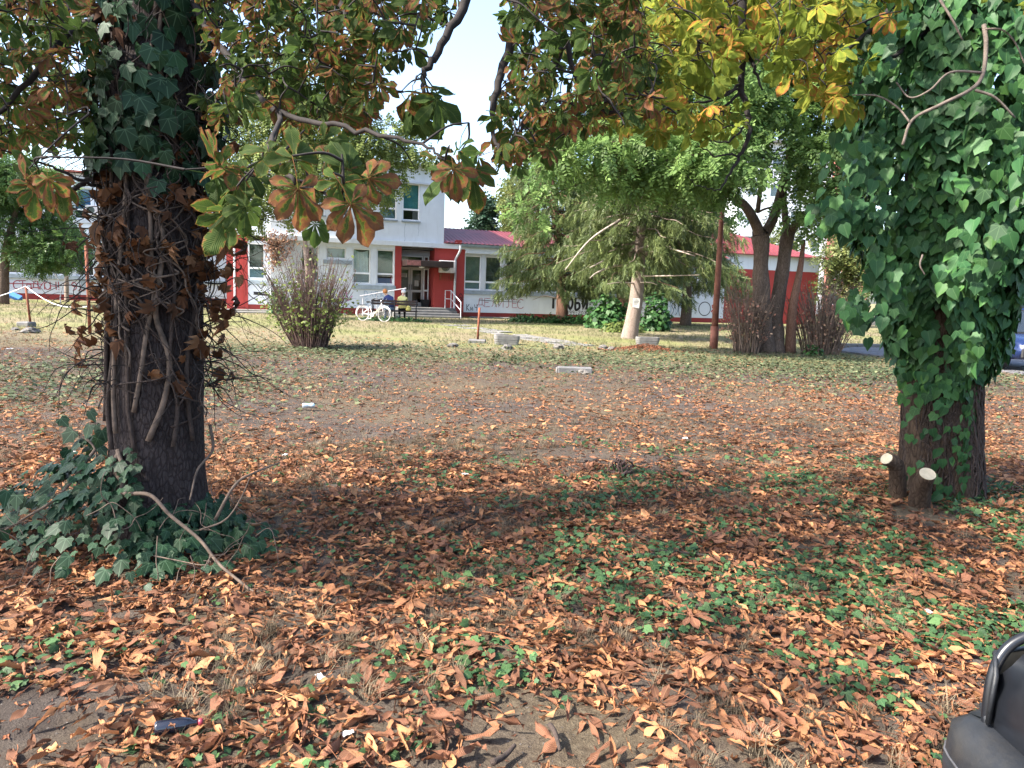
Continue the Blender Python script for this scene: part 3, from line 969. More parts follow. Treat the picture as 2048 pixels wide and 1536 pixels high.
b = MB(); b.box(sL - 0.4, sU + 0.25, -0.35, 7.9, zT, zT + 0.12); rf = mk('roof', b, M['sill'], main)
b = MB(); b.add([(sL - 0.45, -0.42, zT + 0.13), (sU + 0.28, -0.42, zT + 0.13), (sU + 0.28, 7.9, zT + 1.1), (sL - 0.45, 7.9, zT + 1.1)], [(0, 1, 2, 3)])
mk('tile_covering', b, M['roof_tile'], rf)
b = MB(); b.tube([(sL - 0.45, -0.47, zT + 0.06), (sU - 0.6, -0.47, zT + 0.06)], 0.08, 8); mk('gutter', b, M['gutter'], rf)
# interior: back and floor so that rooms stay dim
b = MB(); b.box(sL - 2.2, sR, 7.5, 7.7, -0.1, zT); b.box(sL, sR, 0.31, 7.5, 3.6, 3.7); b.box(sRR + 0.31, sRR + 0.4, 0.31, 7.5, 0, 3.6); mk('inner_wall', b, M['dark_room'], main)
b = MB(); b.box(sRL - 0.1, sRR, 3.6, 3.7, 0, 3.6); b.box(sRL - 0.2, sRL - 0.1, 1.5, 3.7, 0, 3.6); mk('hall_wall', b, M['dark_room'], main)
# recessed left bay, 2 m back
bk = 2.0
qL, qR = S(453, bk), sL + 0.28
lw = (S(496, bk), S(530, bk), 1.72, 3.6)
b = MB(); holed_wall(b, S(496, bk), qR, 0.36, zH, [(lw[0] + 0.02, lw[1], lw[2], lw[3])], bk); mk('wall', b, M['grey_wall'], main)
b = MB(); b.box(S(496, bk), qR, bk + 0.012, bk + 0.3, -0.1, 0.36); mk('plinth', b, M['plinth_red'], main)
window(main, lw[0] + 0.02, lw[1], lw[2], lw[3], bk + 0.1, blind='blind_dark', low='blind_grey')
b = MB(); b.bbox(S(496, bk) + 0.01, qR - 0.29, bk - 0.08, bk + 0.1, 1.42, 1.66, 0.015); mk('sill', b, M['sill'], main)
b = MB(); b.box(S(474, bk), S(496, bk), bk - 0.03, bk + 0.3, -0.1, 3.98); mk('pillar', b, M['red_wall'], main)
b = MB(); b.box(S(485, bk), S(487, bk), bk - 0.05, bk - 0.032, 0, 3.7); mk('cable_duct', b, M['red_wall'], main)
b = MB(); b.box(qL, S(474, bk) - 0.002, bk + 0.14, bk + 0.5, -0.1, 3.98); mk('pillar', b, M['red_wall'], main)
b = MB(); b.tube([(S(469.5, bk), bk + 0.06, 0.05), (S(469.5, bk), bk + 0.06, 4.3)], 0.06, 8); b.tube([(S(469.5, bk), bk + 0.06, 0.12), (S(469.5, bk), bk - 0.1, 0.02)], 0.06, 8); mk('downpipe', b, M['pipe_white'], main)
b = MB(); b.bbox(qL - 0.1, qR, bk - 0.15, bk + 0.4, 3.985, 4.25, 0.01); mk('ledge', b, M['white_wall'], main)
b = MB(); b.box(qL, sL - 0.003, bk + 0.1, 9.5, 4.25, 7.1); mk('wall', b, M['white_wall'], main)
# downpipe right of the entrance
sp = S(909)
b = MB(); b.tube(catmull([(sp + 0.14, -0.5, 3.9), (sp + 0.14, -0.45, 3.6), (sp, -0.09, 3.15), (sp, -0.09, 2.8), (sp - 0.02, -0.09, 0.3), (sp - 0.02, -0.2, 0.1)], 4), 0.065, 8); mk('downpipe', b, M['pipe_white'], main)
# handrail beside the steps and ramp rail on the left
b = MB()
r0, r1, r2 = S(884), S(895), S(905)
b.tube([(r0, -0.8, zf), (r0, -0.8, zf + 0.95), (r1, -0.85, zf + 0.95), (r2, -1.9, 0.85), (r2, -1.9, 0.0)], 0.028, 6)
b.tube([(r1, -0.85, zf), (r1, -0.85, zf + 0.95)], 0.025, 6)
b.tube([(r0, -0.8, zf + 0.5), (r1, -0.85, zf + 0.5), (r2, -1.9, 0.42)], 0.02, 6)
mk('handrail', b, M['rail_white'], main)
b = MB()
ra, rb = S(718), S(804)
b.tube([(ra - 0.1, -1.2, 1.02), (rb, -1.2, 1.5)], 0.028, 6)
for k in (0.02, 0.33, 0.66, 0.97):
    b.tube([(ra + (rb - ra) * k, -1.2, 0), (ra + (rb - ra) * k, -1.2, 1.04 + 0.46 * k)], 0.022, 6)
mk('ramp_rail', b, M['rail_white'], main)
b = MB(); b.prism([(ra, 0.0), (rb, 0.0), (rb, 0.45), (ra, 0.05)], -1.1, -0.02, 'y'); mk('ramp', b, M['concrete'], main)
# concrete apron along the base
b = MB(); b.bbox(sL - 3.0, S(690), -0.9, -0.005, -0.1, 0.07, 0.02); mk('apron', b, M['concrete_pale'], main)
b = MB(); b.bbox(qL - 0.4, sL - 0.01, bk - 0.85, bk - 0.06, -0.1, 0.10, 0.02); mk('apron', b, M['concrete_pale'], main)
# wall writing
hz = [(-0.75, 0.45), (-0.4, 0.55), (-0.05, 0.3), (0.28, 0.55), (0.62, 0.4), (0.5, -0.05), (0, -0.5), (-0.55, -0.05), (-0.75, 0.3), (-0.75, 0.45)]
hc = (S(521, bk), 0.92)
left_half = [(0.02, 0.28), (-0.2, 0.5), (-0.5, 0.5), (-0.68, 0.25), (-0.55, -0.08), (-0.25, -0.3), (0.0, -0.5)]
right_half = [(0.02, 0.28), (0.25, 0.5), (0.5, 0.48), (0.62, 0.25), (0.5, -0.1), (0.22, -0.32), (0.0, -0.5)]
scrawl(main, [(hc[0] + a, hc[1] + c) for a, c in left_half], 'spray_black', 0.045, bk - 0.006, 'black spray painted heart outline')
scrawl(main, [(hc[0] + a, hc[1] + c) for a, c in right_half], 'spray_black', 0.045, bk - 0.007)
scrawl(main, [(hc[0] - 0.35, hc[1] + 0.05), (hc[0] + 0.3, hc[1] + 0.08), (hc[0] - 0.33, hc[1] - 0.02), (hc[0] + 0.34, hc[1] - 0.03)], 'spray_black', 0.13, bk - 0.008, smooth=False)
scrawl(main, [(hc[0] + 0.1, hc[1] - 0.62), (hc[0] + 0.25, hc[1] - 0.66), (hc[0] + 0.2, hc[1] - 0.82), (hc[0] + 0.15, hc[1] - 0.9)], 'spray_black', 0.035, bk - 0.006)
graffiti(main, 'DARK', S(729), 0.98, 0.28, 'spray_blue', 0.03, 1.1)
graffiti(main, 'SAN', S(731), 0.58, 0.28, 'spray_blue', 0.03, 1.1)
px0 = S(676)
scrawl(main, [(px0, 0.75), (px0 + 0.12, 1.15), (px0 + 0.3, 0.8), (px0 + 0.2, 0.6), (px0 + 0.42, 1.2), (px0 + 0.5, 0.75), (px0 + 0.75, 1.0)], 'spray_pink', 0.05)
ps = S(919)
scrawl(main, [(ps - 0.1, 1.05), (ps + 0.08, 1.3), (ps + 0.2, 1.0), (ps - 0.05, 0.75), (ps - 0.12, 0.95), (ps + 0.12, 1.1), (ps + 0.05, 0.72), (ps + 0.2, 0.62)], 'spray_black', 0.035, -0.019, 'black scrawl on the red wall beside the downpipe')
# hairline cracks in the upper render
for (xa, za, zb) in ((S(808), 5.0, 3.99), (S(835), 5.0, 4.3)):
    scrawl(main, [(xa + random.uniform(-.03, .03), za + (zb - za) * k / 7) for k in range(8)], 'sill', 0.016, 0.055)

# air conditioner on the red wall
ac = thing('air_conditioner', 'white air conditioner unit on the red wall beside the canopy', 'air conditioner', FO + FE * (S(890) - 0.0) + np.array([0, 0, 2.3]), PHI)
b = MB(); b.bbox(-0.42, 0.45, -0.46, -0.14, 0.1, 0.76, 0.02); body = mk('casing', b, M['ac_white'], ac)
b = MB(); b.lathe([(0.0, -0.466), (0.25, -0.466), (0.25, -0.462)], (-0.1, 0, 0.43), 24, 'y'); mk('fan_opening', b, M['blind_dark'], body)
b = MB()
for k in range(6): b.lathe([(0.05 + k * 0.04, -0.476), (0.056 + k * 0.04, -0.476), (0.056 + k * 0.04, -0.468), (0.05 + k * 0.04, -0.468)], (-0.1, 0, 0.43), 24, 'y', True)
mk('fan_grille', b, M['frame_white'], body)
for sx in (-0.3, 0.3):
    b = MB(); b.prism([(-0.5, 0.06), (-0.01, 0.06), (-0.01, -0.3), (-0.05, -0.3)], sx - 0.02, sx + 0.02, 'x'); mk('bracket', b, M['rust'], ac)
b = MB()
for i in range(10):
    b.box(-0.45 + i * 0.1, -0.44 + i * 0.1, -0.5, -0.49, -0.32, 0.08)
for i in range(5):
    b.box(-0.45, 0.47, -0.505, -0.5005, -0.3 + i * 0.09, -0.29 + i * 0.09)
mk('cage', b, M['rust'], ac)
pot = thing('flower_pot', 'black square flower pot on the porch right of the doors', 'flower pot', FO + FE * (sRR - 0.32) - FN * 0.75 + np.array([0, 0, zf]), PHI)
b = MB(); b.add([(x * k, y * k, z) for z, k in ((0.001, 0.75), (0.40, 1), (0.40, 0.85), (0.3, 0.83)) for x, y in ((-.22, -.22), (.22, -.22), (.22, .22), (-.22, .22))],
                [(r * 4 + i, r * 4 + (i + 1) % 4, r * 4 + 4 + (i + 1) % 4, r * 4 + 4 + i) for r in range(3) for i in range(4)] + [(0, 3, 2, 1)])
mk('vessel', b, M['black'], pot)
b = MB(); b.box(-.18, .18, -.18, .18, 0.31, 0.33); mk('soil', b, M['soil'], pot)

# ---- single-storey right wing
wing = thing('school_wing', 'single storey white wing with red metal roof and graffiti below its windows', 'building', FO, PHI)
wL, wR = sR + 0.003, S(1450)
ww = []
for i in range(11):
    a = wL + 0.02 + i * 1.19
    ww.append((a, a + 0.95, 1.52, 3.42))
ww = [w for w in ww if w[1] < wR - 1]
b = MB(); holed_wall(b, wL, wR, 0.28, 3.9, ww, 0.0); mk('wall', b, M['grey_wall'], wing)
b = MB(); b.box(wR - 0.3, wR, 0.302, 8, 0.28, 3.9); mk('wall', b, M['white_wall'], wing)
b = MB(); b.box(wL, wR - 0.01, 0.015, 0.3, -0.1, 0.28); mk('plinth', b, M['plinth_red'], wing)
b = MB(); b.box(wL, ww[-1][1] + 0.2, -0.006, 0.0, 0.284, 1.28); mk('white_panel', b, M['white_wall'], wing)
for i, w in enumerate(ww):
    window(wing, *w, y=0.09, blind=('blind_green' if i == 0 else 'blind_dark'), low='blind_grey', split=0.24)
b = MB(); b.bbox(wL, ww[-1][1] + 0.2, -0.08, 0.09, 1.28, 1.50, 0.012); mk('sill', b, M['sill'], wing)
b = MB(); b.bbox(wL - 0.0, wR + 0.1, -0.2, 0.3, 3.52, 3.86, 0.01); mk('fascia', b, M['white_wall'], wing)
b = MB(); b.prism([(-0.36, 3.90), (-0.34, 3.84), (-0.24, 3.84), (-0.205, 3.90), (-0.205, 4.0), (-0.37, 4.0)], sU + 0.9, wR + 0.1, 'x'); mk('gutter', b, M['gutter'], wing)
# corrugated roof sheets, each its own part
zE, zR, rd = 4.02, 5.15, 4.4
rw = 0.5
nsh = int((wR + 0.2 - (sU + 0.02)) / 1.0)
shm = None
for i in range(nsh):
    if shm is None:
        pts = []
        for k in range(9):
            pts.append((k * 0.125 * 0.995, 0.035 if k % 2 else 0.0))
        b = MB()
        for k in range(8):
            a, c = pts[k], pts[k + 1]
            xm = (a[0] + c[0]) / 2
            b.add([(a[0], -0.38, zE + a[1]), (xm, -0.38, zE + a[1]), (xm, rd, zR + a[1]), (a[0], rd, zR + a[1])], [(0, 1, 2, 3)])
            b.add([(xm, -0.38, zE + a[1]), (c[0], -0.38, zE + c[1]), (c[0], rd, zR + c[1]), (xm, rd, zR + c[1])], [(0, 1, 2, 3)])
        o = mk('roof_sheet', b, M['roof_red'], wing); shm = o.data
    else:
        o = link('roof_sheet', shm, wing)
    o.location = (sU + 0.02 + i * 1.0, 0, random.uniform(-0.004, 0.004))
b = MB(); b.prism([(rd, zR + 0.02), (rd + 4.4, zE), (rd + 4.4, zE - 0.1), (-0.2, zE - 0.1), (-0.2, zE - 0.02), (rd, zR - 0.03)], sU + 0.02, wR + 0.15, 'x'); mk('roof_back', b, M['roof_red'], wing)
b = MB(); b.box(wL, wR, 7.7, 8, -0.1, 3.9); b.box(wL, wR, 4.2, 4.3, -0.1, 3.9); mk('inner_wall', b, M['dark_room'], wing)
b = MB(); b.add([(sU + 0.5, -0.21, 3.985), (sU + 0.95, -0.21, 3.985), (sU + 0.95, -0.21, 4.2), (sU + 0.6, -0.21, 4.2)], [(0, 1, 2, 3)]); mk('roof_flashing', b, M['red_wall'], wing)
b = MB(); b.bbox(wL + 0.3, wL + 4, -0.9, -0.02, -0.1, 0.06, 0.02); mk('apron', b, M['concrete'], wing)
graffiti(wing, 'КиЧ', S(934), 0.37, 0.36, 'spray_black', 0.035, 0.95, 0.55, -0.012)
graffiti(wing, 'ДЕЛИЈЕ', S(956), 0.62, 0.46, 'spray_pale_red', 0.04, 0.95, 0.75, -0.012, -0.01, 'pale red Cyrillic word crossed out by a dark line')
graffiti(wing, 'С', S(1036), 0.58, 0.5, 'spray_pale_red', 0.045, 1, 0.8, -0.012)
scrawl(wing, [(S(958), 0.98), (S(985), 0.95), (S(1015), 0.93), (S(1042), 0.93)], 'spray_black', 0.03, -0.016)
graffiti(wing, '5 кара', S(994), 1.02, 0.22, 'spray_black', 0.03, 0.85, 0.75, -0.012)
graffiti(wing, 'ГРОБИ', S(1108), 0.62, 0.66, 'spray_black', 0.14, 1.08, 0.52, -0.012, 0, 'bold black Cyrillic word on the white panel')
graffiti(wing, '(1999-2011)', S(1123), 0.30, 0.22, 'spray_black', 0.03, 0.85, 0.8, -0.012)
graffiti(wing, 'ТА', S(1174), 0.83, 0.2, 'spray_black', 0.03, 1, 0.75, -0.012)
graffiti(wing, 'НАШ', S(1172), 0.58, 0.2, 'spray_black', 0.03, 1, 0.75, -0.012)
graffiti(wing, 'ЗАВ', S(1172), 0.33, 0.2, 'spray_black', 0.03, 1, 0.75, -0.012)
cb = S(1412)
scrawl(wing, [(cb + 0.42 * math.cos(a), 0.85 + 0.42 * math.sin(a)) for a in np.linspace(0, 6.5, 14)], 'ink', 0.05, -0.008, 'dark blue circle sprayed near the wing corner')
for k in range(5):
    scrawl(wing, [(S(1424) + random.uniform(0, .2), 0.55 + k * 0.12), (S(1430), 0.7 + k * 0.1), (S(1437), 0.52 + k * 0.12)], 'red_wall', 0.09, -0.009 - k * 0.0005)
for k in range(16):
    xx = S(1336 + k * 3)
    scrawl(wing, [(xx, 0.35 + random.uniform(0, .1)), (xx + random.uniform(-.1, .2), 0.7), (xx + random.uniform(-.1, .2), 0.95 + random.uniform(0, .3))], 'spray_blue' if k % 3 else 'ink', 0.035, -0.008)

# ---- red and white end block
endb = thing('red_hall', 'red and white hall with red ribbed metal roof beyond the forked tree', 'building', FO, PHI)
eL, eR = S(1452), S(1648)
eb = 0.6
b = MB(); b.box(eL, eR, eb, eb + 8, -0.1, 3.45); mk('red_wall', b, M['red_wall'], endb)
b = MB(); b.box(eL - 0.01, eR + 0.01, eb - 0.02, eb + 8, 3.45, 4.45); mk('white_band', b, M['white_wall'], endb)
# mono-pitched parapet of ribbed red sheet, higher on the left
b = MB(); nr = 34
for i in range(nr):
    a = eL - 2.5 + (eR + 0.3 - eL + 2.5) * i / nr; c = eL - 2.5 + (eR + 0.3 - eL + 2.5) * (i + 1) / nr
    ka = i / nr; kc = (i + 1) / nr
    za = 4.5 + 1.75 * (1 - ka) ** 0.9; zc = 4.5 + 1.75 * (1 - kc) ** 0.9 if kc < 1 else 4.5
    mid = (a + c) / 2; zm = (za + zc) / 2
    b.add([(a, eb - 0.3, 4.4), (mid, eb - 0.3, 4.4), (mid, eb + 1.2, zm + 0.1), (a, eb + 1.2, za + 0.1)], [(0, 1, 2, 3)])
    b.add([(mid, eb - 0.36, 4.4), (c, eb - 0.36, 4.4), (c, eb + 1.14, zc + 0.1), (mid, eb + 1.14, zm + 0.1)], [(0, 1, 2, 3)])
    b.add([(mid, eb - 0.3, 4.4), (mid, eb - 0.36, 4.4), (mid, eb + 1.14, zm + 0.1), (mid, eb + 1.2, zm + 0.1)], [(0, 1, 2, 3)])
mk('roof', b, M['roof_red'], endb)
b = MB(); b.tube([(eL - 2.5, eb - 0.34, 4.38), (eR + 0.3, eb - 0.34, 4.38)], 0.05, 6); mk('roof_edge', b, M['roof_red'], endb)
b = MB(); b.tube([(S(1575, -0.5), eb - 0.08, 3.6), (S(1588, -0.5), eb - 0.08, 1.4)], 0.05, 6); mk('pale_pipe', b, M['pipe_white'], endb)

# ---- far left wing (set back 13 m)
lb = 13.0
lwing = thing('left_school_wing', 'two storey white wing with blue blinds behind the leafy trees at left', 'building', FO - FN * lb, PHI)


def S2(px, py=560): return SZ(px, py, lb)[0]


l0, l1 = S2(-90), S2(470)
lu, ll = [], []
step_ = (S2(152) - S2(112))
pitch_w = 1.32
a = S2(153)
for i in range(-12, 10):
    s_ = a + i * pitch_w * 1.0
    if l0 + 0.5 < s_ < l1 - 1.5:
        lu.append((s_, s_ + 0.98, 5.05, 6.95)); ll.append((s_, s_ + 0.98, 1.55, 3.35))
b = MB(); holed_wall(b, l0, l1, 0.36, 3.6, ll, 0.05); mk('wall', b, M['grey_wall'], lwing)
b = MB(); holed_wall(b, l0, l1, 3.6, 7.15, lu, 0.0); mk('wall', b, M['white_wall'], lwing)
b = MB(); b.box(l0, l1, 0.07, 0.3, -0.1, 0.36); mk('plinth', b, M['plinth_red'], lwing)
for i, w in enumerate(lu):
    if S2(-40) < w[0] < S2(215) or w[0] > S2(405):
        window(lwing, *w, y=0.1, blind='blind_blue', low='blind_dark')
        window(lwing, *ll[i], y=0.14, blind='blind_grey', low='blind_dark')
b = MB(); b.bbox(l0, l1, -0.06, 0.1, 4.8, 5.03, 0.01); mk('sill', b, M['grey_wall'], lwing)
b = MB(); b.bbox(l0, l1, -0.06, 0.1, 1.28, 1.52, 0.01); mk('sill', b, M['sill'], lwing)
b = MB(); b.bbox(l0, l1, -0.10, 0.25, 3.5, 3.7, 0.01); mk('ledge', b, M['white_wall'], lwing)
b = MB(); b.bbox(l0 - 0.1, l1, -0.12, 0.4, 7.15, 7.8, 0.01); mk('frieze', b, M['white_wall'], lwing)
b = MB(); b.add([(l0 - 0.3, -0.5, 7.82), (l1, -0.5, 7.82), (l1, 7, 8.3), (l0 - 0.3, 7, 8.3), (l0 - 0.3, -0.5, 7.92), (l1, -0.5, 7.92), (l1, 7, 8.4), (l0 - 0.3, 7, 8.4)],
                [(0, 3, 2, 1), (4, 5, 6, 7), (0, 1, 5, 4), (1, 2, 6, 5), (3, 0, 4, 7)]); mk('roof', b, M['roof_tile'], lwing)
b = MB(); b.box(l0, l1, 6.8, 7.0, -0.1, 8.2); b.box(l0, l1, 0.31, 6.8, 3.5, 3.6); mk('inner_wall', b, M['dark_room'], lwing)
b = MB(); b.bbox(S2(161), S2(185), -0.006, 0.0, 0.72, 1.22, 0.001); mk('wall_panel', b, M['sill'], lwing)
graffiti(lwing, 'На СТаДИОН! 19.05.', S2(-12), 0.62, 0.5, 'spray_red', 0.05, 0.62, 0.85, 0.04, 0, 'dark red Cyrillic writing and a date sprayed below the windows')
scrawl(lwing, [(S2(-10), 0.95), (S2(30), 0.94), (S2(70), 0.96), (S2(84), 0.94)], 'spray_red', 0.05, 0.035)
ac2 = thing('air_conditioner', 'white air conditioner box on the left wing beside an upper window', 'air conditioner', FO - FN * (lb + 0.0) + FE * S2(192) + np.array([0, 0, 5.3]), PHI)
b = MB(); b.bbox(-0.4, 0.4, -0.35, -0.02, 0, 0.6, 0.02); mk('casing', b, M['ac_white'], ac2)
b = MB(); b.lathe([(0.0, -0.356), (0.22, -0.356), (0.22, -0.352)], (-0.1, 0, 0.3), 20, 'y'); mk('fan_opening', b, M['blind_dark'], ac2)

# ---- far apartment block behind the trees at right
fa = P(1560, 560, 85); fa[2] = 0
apt = thing('apartment_block', 'tall pale and red apartment block far behind the trees at right', 'building', fa, math.radians(8))
W2 = 16.0
aw = []
for fl in range(6):
    for k in range(6):
        aw.append((-4.5 + k * 2.6, -3.3 + k * 2.6, 1.2 + fl * 2.9, 2.6 + fl * 2.9))
b = MB(); holed_wall(b, -5.5, 5.2, 0, 18.5, [w for w in aw if w[1] < 5], 0); b.box(-5.5, 5.2, 6, 6.3, 0, 18.5); b.box(-5.5, -5.2, 0.302, 6, 0, 18.5); mk('wall', b, M['white_wall'], apt)
b = MB(); holed_wall(b, 5.2, 10.5, 0, 18.5, [w for w in aw if w[0] > 5.4], -0.4); b.box(5.2, 10.5, 6, 6.3, 0, 18.5); mk('red_wall', b, plain('apt_red', (0.45, 0.17, 0.14), 0.85), apt)
for w in aw:
    if w[1] < 5 or w[0] > 5.4:
        window(apt, *w, y=0.1 if w[1] < 5 else -0.3, split=None, blind='blind_dark')
b = MB(); b.box(-5.8, 10.8, -0.6, 6.6, 18.5, 18.8); mk('roof', b, M['concrete'], apt)

# ------------------------------------------------------------------ leaf templates
def grid_leaf(L, prof, rows=6, cols=4, fold=0.0, droop=0.0, curl=0.0, wave=0.0, serr=0.0, seed=0, twist=0.0):
    r = np.random.default_rng(seed)
    v, lc = [], []
    for i in range(rows + 1):
        u = i / rows
        w = prof(u) * L
        for j in range(cols + 1):
            s = (j / cols) * 2 - 1
            ww = w * s * (1 + serr * r.normal())
            if curl:
                a = s * curl
                rr = w / max(abs(curl), 1e-3)
                y = rr * math.sin(a); z = rr * (1 - math.cos(a))
            else:
                y = ww; z = abs(ww) * fold
            x = u * L
            z += -droop * u * u * L + wave * L * math.sin(u * 9 + seed) * s * 0.5 + wave * 0.5 * L * r.normal() * 0.4
            ta = twist * (u - 0.5)
            y, z = y * math.cos(ta) - z * math.sin(ta), y * math.sin(ta) + z * math.cos(ta)
            v.append((x, y, z)); lc.append((max(abs(s), (u - 0.55) * 2.0, (0.12 - u) * 4), abs(s), u))
    f = []
    for i in range(rows):
        for j in range(cols):
            a = i * (cols + 1) + j
            f.append((a, a + cols + 1, a + cols + 2, a + 1))
    return np.array(v), tri(f), np.clip(np.array(lc), 0, 1)


def obovate(u):
    return 0.012 + 0.215 * (max(0.0, math.sin(math.pi * min(1, u) ** 1.9)) ** 0.85) if u < 0.995 else 0.004


def lance(u):
    return 0.012 + 0.15 * math.sin(math.pi * min(0.999, u) ** 1.1) ** 0.9


def chestnut_template(seed, n=7, rows=6, cols=4, droop=0.5, pet=0.13, size=0.17):
    r = np.random.default_rng(seed)
    vs, fs, ls, k = [], [], [], 0
    angs = np.linspace(-118, 118, n) if n > 5 else np.linspace(-95, 95, n)
    for q, a in enumerate(angs):
        L = size * (1.05 - 0.42 * abs(a) / 118) * r.uniform(0.88, 1.12)
        v, f, l = grid_leaf(L, obovate, rows, cols, fold=r.uniform(0.0, 0.4), droop=r.uniform(0.05, 0.45), wave=0.07, serr=0.09, seed=seed * 31 + q)
        d = math.radians(r.uniform(0, 40) * droop * 2)
        c, s = math.cos(d), math.sin(d)
        x = v[:, 0] * c + v[:, 2] * s; z = -v[:, 0] * s + v[:, 2] * c
        v = np.stack([x + 0.004, v[:, 1], z], 1)
        an = math.radians(a + r.uniform(-7, 7)); c, s = math.cos(an), math.sin(an)
        v = np.stack([v[:, 0] * c - v[:, 1] * s + pet, v[:, 0] * s + v[:, 1] * c, v[:, 2]], 1)
        vs.append(v); fs.append(f + k); ls.append(l); k += len(v)
    if pet:
        b = MB(); b.tube([(0, 0, 0), (pet * .5, 0, 0.012), (pet, 0, 0)], 0.0022, 3, False)
        v, f = b.arr(); f = tri(f)
        vs.append(v); fs.append(f + k); ls.append(np.tile([0.45, 1.0, 0.0], (len(v), 1)))
    return np.concatenate(vs), np.concatenate(fs), np.concatenate(ls)


def ivy_template(seed, cup=0.12):
    r = np.random.default_rng(seed)
    tips = [(0.02, -.46), (.50, -.48), (1.0, 0), (.50, .48), (.02, .46)]
    notch = [(.25, -.43), (.64, -.28), (.64, .28), (.25, .43)]
    back = [(-.17, -.24), (-.17, .24)]
    ring = [back[0], tips[0], notch[0], tips[1], notch[1], tips[2], notch[2], tips[3], notch[3], tips[4], back[1]]
    vein = [1, 0, 1, 0, 1, 0, 1, 0, 1, 0, 1]
    v = [(0, 0, 0)]; lc = [(0, 0)]
    for p, e in zip(ring, vein):
        rr = math.hypot(*p)
        v.append((p[0] * r.uniform(.92, 1.08), p[1] * r.uniform(.92, 1.08), -cup * rr * (1.3 if e == 0 else 0.3) + r.normal() * 0.025)); lc.append((1, e))
    f = [(0, i, i + 1) for i in range(1, 11)]
    return np.array(v) - np.array([0, 0, 0]), np.array(f), np.array(lc, float)


def dry_template(seed, rows=5, cols=3):
    r = np.random.default_rng(seed)
    curl = [0.25, 0.5, 0.9, 1.6, 2.4, 3.0][seed % 6] * (1 if r.random() < 0.7 else -1)
    v, f, l = grid_leaf(1.0, (obovate if r.random() < 0.3 else lance), rows, cols, curl=curl, droop=r.uniform(-0.28, 0.3), wave=0.16, serr=0.16, seed=seed, twist=r.uniform(-.9, .9))
    v[:, 0] -= 0.5; v[:, 1] *= r.uniform(0.8, 1.4); v[:, 2] -= np.percentile(v[:, 2], 12)
    v += r.normal(0, 0.018, v.shape)
    return v, f, l


CH_T = [chestnut_template(s) for s in range(8)]
CH_LOW = [chestnut_template(40 + s, 6, 2, 2, 0.6, 0.1, 0.18) for s in range(3)]
IVY_T = [ivy_template(s, 0.05 + 0.05 * s) for s in range(5)]


def ovate_ivy(seed, cup=0.2):
    v, f, l = ivy_template(seed, cup)
    v = v.copy()
    # adult foliage: heart shaped without side lobes
    new = [(-.10, -.20), (.06, -.40), (.28, -.44), (.50, -.37), (.74, -.2), (1.05, 0), (.74, .2), (.50, .37), (.28, .44), (.06, .40), (-.10, .20)]
    for i, p in enumerate(new):
        v[i + 1, :2] = np.array(p) * (1 + np.random.default_rng(seed + i).normal(0, .04, 2))
    l = l.copy(); l[1:, 1] = 1.0; l[6, 1] = 0
    v[1:, 2] = cup * np.abs(v[1:, 1]) - 0.25 * np.maximum(0, v[1:, 0]) ** 2
    return v, f, l


IVY_A = [ovate_ivy(70 + s, 0.1 + .1 * s) for s in range(3)] + IVY_T[:2]
DRY_T = [dry_template(s) for s in range(18)]
DRY_BIT = [dry_template(80 + s, 2, 2) for s in range(6)]
DRY_LOW = [dry_template(60 + s, 3, 2) for s in range(6)]


def scatter(name, temps, pos, Ms, mat, parent=None, kind='stuff', off=None, rnd=None):
    n = len(pos)
    if rnd is None: rnd = rng.random(n)
    which = rng.integers(0, len(temps), n)
    parts = []
    for k, (tv, tf, tl) in enumerate(temps):
        m_ = which == k
        if m_.any():
            parts.append(batch(tv, tf, tl, Ms[m_], pos[m_], rnd[m_]))
    v, f, l = merge(parts)
    if off is not None: v = v - np.asarray(off)
    return link(name, to_mesh(name, v, f, mat, False, l), parent, kind)


def unit(v): return v / (np.linalg.norm(v, axis=-1, keepdims=True) + 1e-9)


def mesh_variants(name, temps, mat, smooth=True):
    out = []
    for tv, tf, tl in temps:
        l4 = np.ones((len(tv), 4)); l4[:, 0] = tl[:, 0]; l4[:, 1] = 0; l4[:, 2] = tl[:, 1]
        if tl.shape[1] > 2: l4[:, 3] = tl[:, 2]
        out.append(to_mesh(name, tv, tf, mat, smooth, l4))
    return out


def place(name, me, parent, Mx, pos, off=(0, 0, 0)):
    o = link(name, me, parent)
    mm = Matrix.Identity(4)
    for i in range(3):
        for j in range(3): mm[i][j] = float(Mx[i][j])
        mm[i][3] = float(pos[i] - off[i])
    o.matrix_local = mm
    return o


def in_poly(p, poly):
    x, y = p; c = False
    for i in range(len(poly)):
        x1, y1 = poly[i]; x2, y2 = poly[i - 1]
        if (y1 > y) != (y2 > y) and x < (x2 - x1) * (y - y1) / (y2 - y1) + x1: c = not c
    return c


def sample_poly(poly, n, mind=0):
    xs_ = [p[0] for p in poly]; ys_ = [p[1] for p in poly]; out = []
    tries = 0
    while len(out) < n and tries < n * 60:
        tries += 1
        p = (random.uniform(min(xs_), max(xs_)), random.uniform(min(ys_), max(ys_)))
        if in_poly(p, poly) and all((p[0] - q[0]) ** 2 + (p[1] - q[1]) ** 2 > mind * mind for q in out[-60:]): out.append(p)
    return out


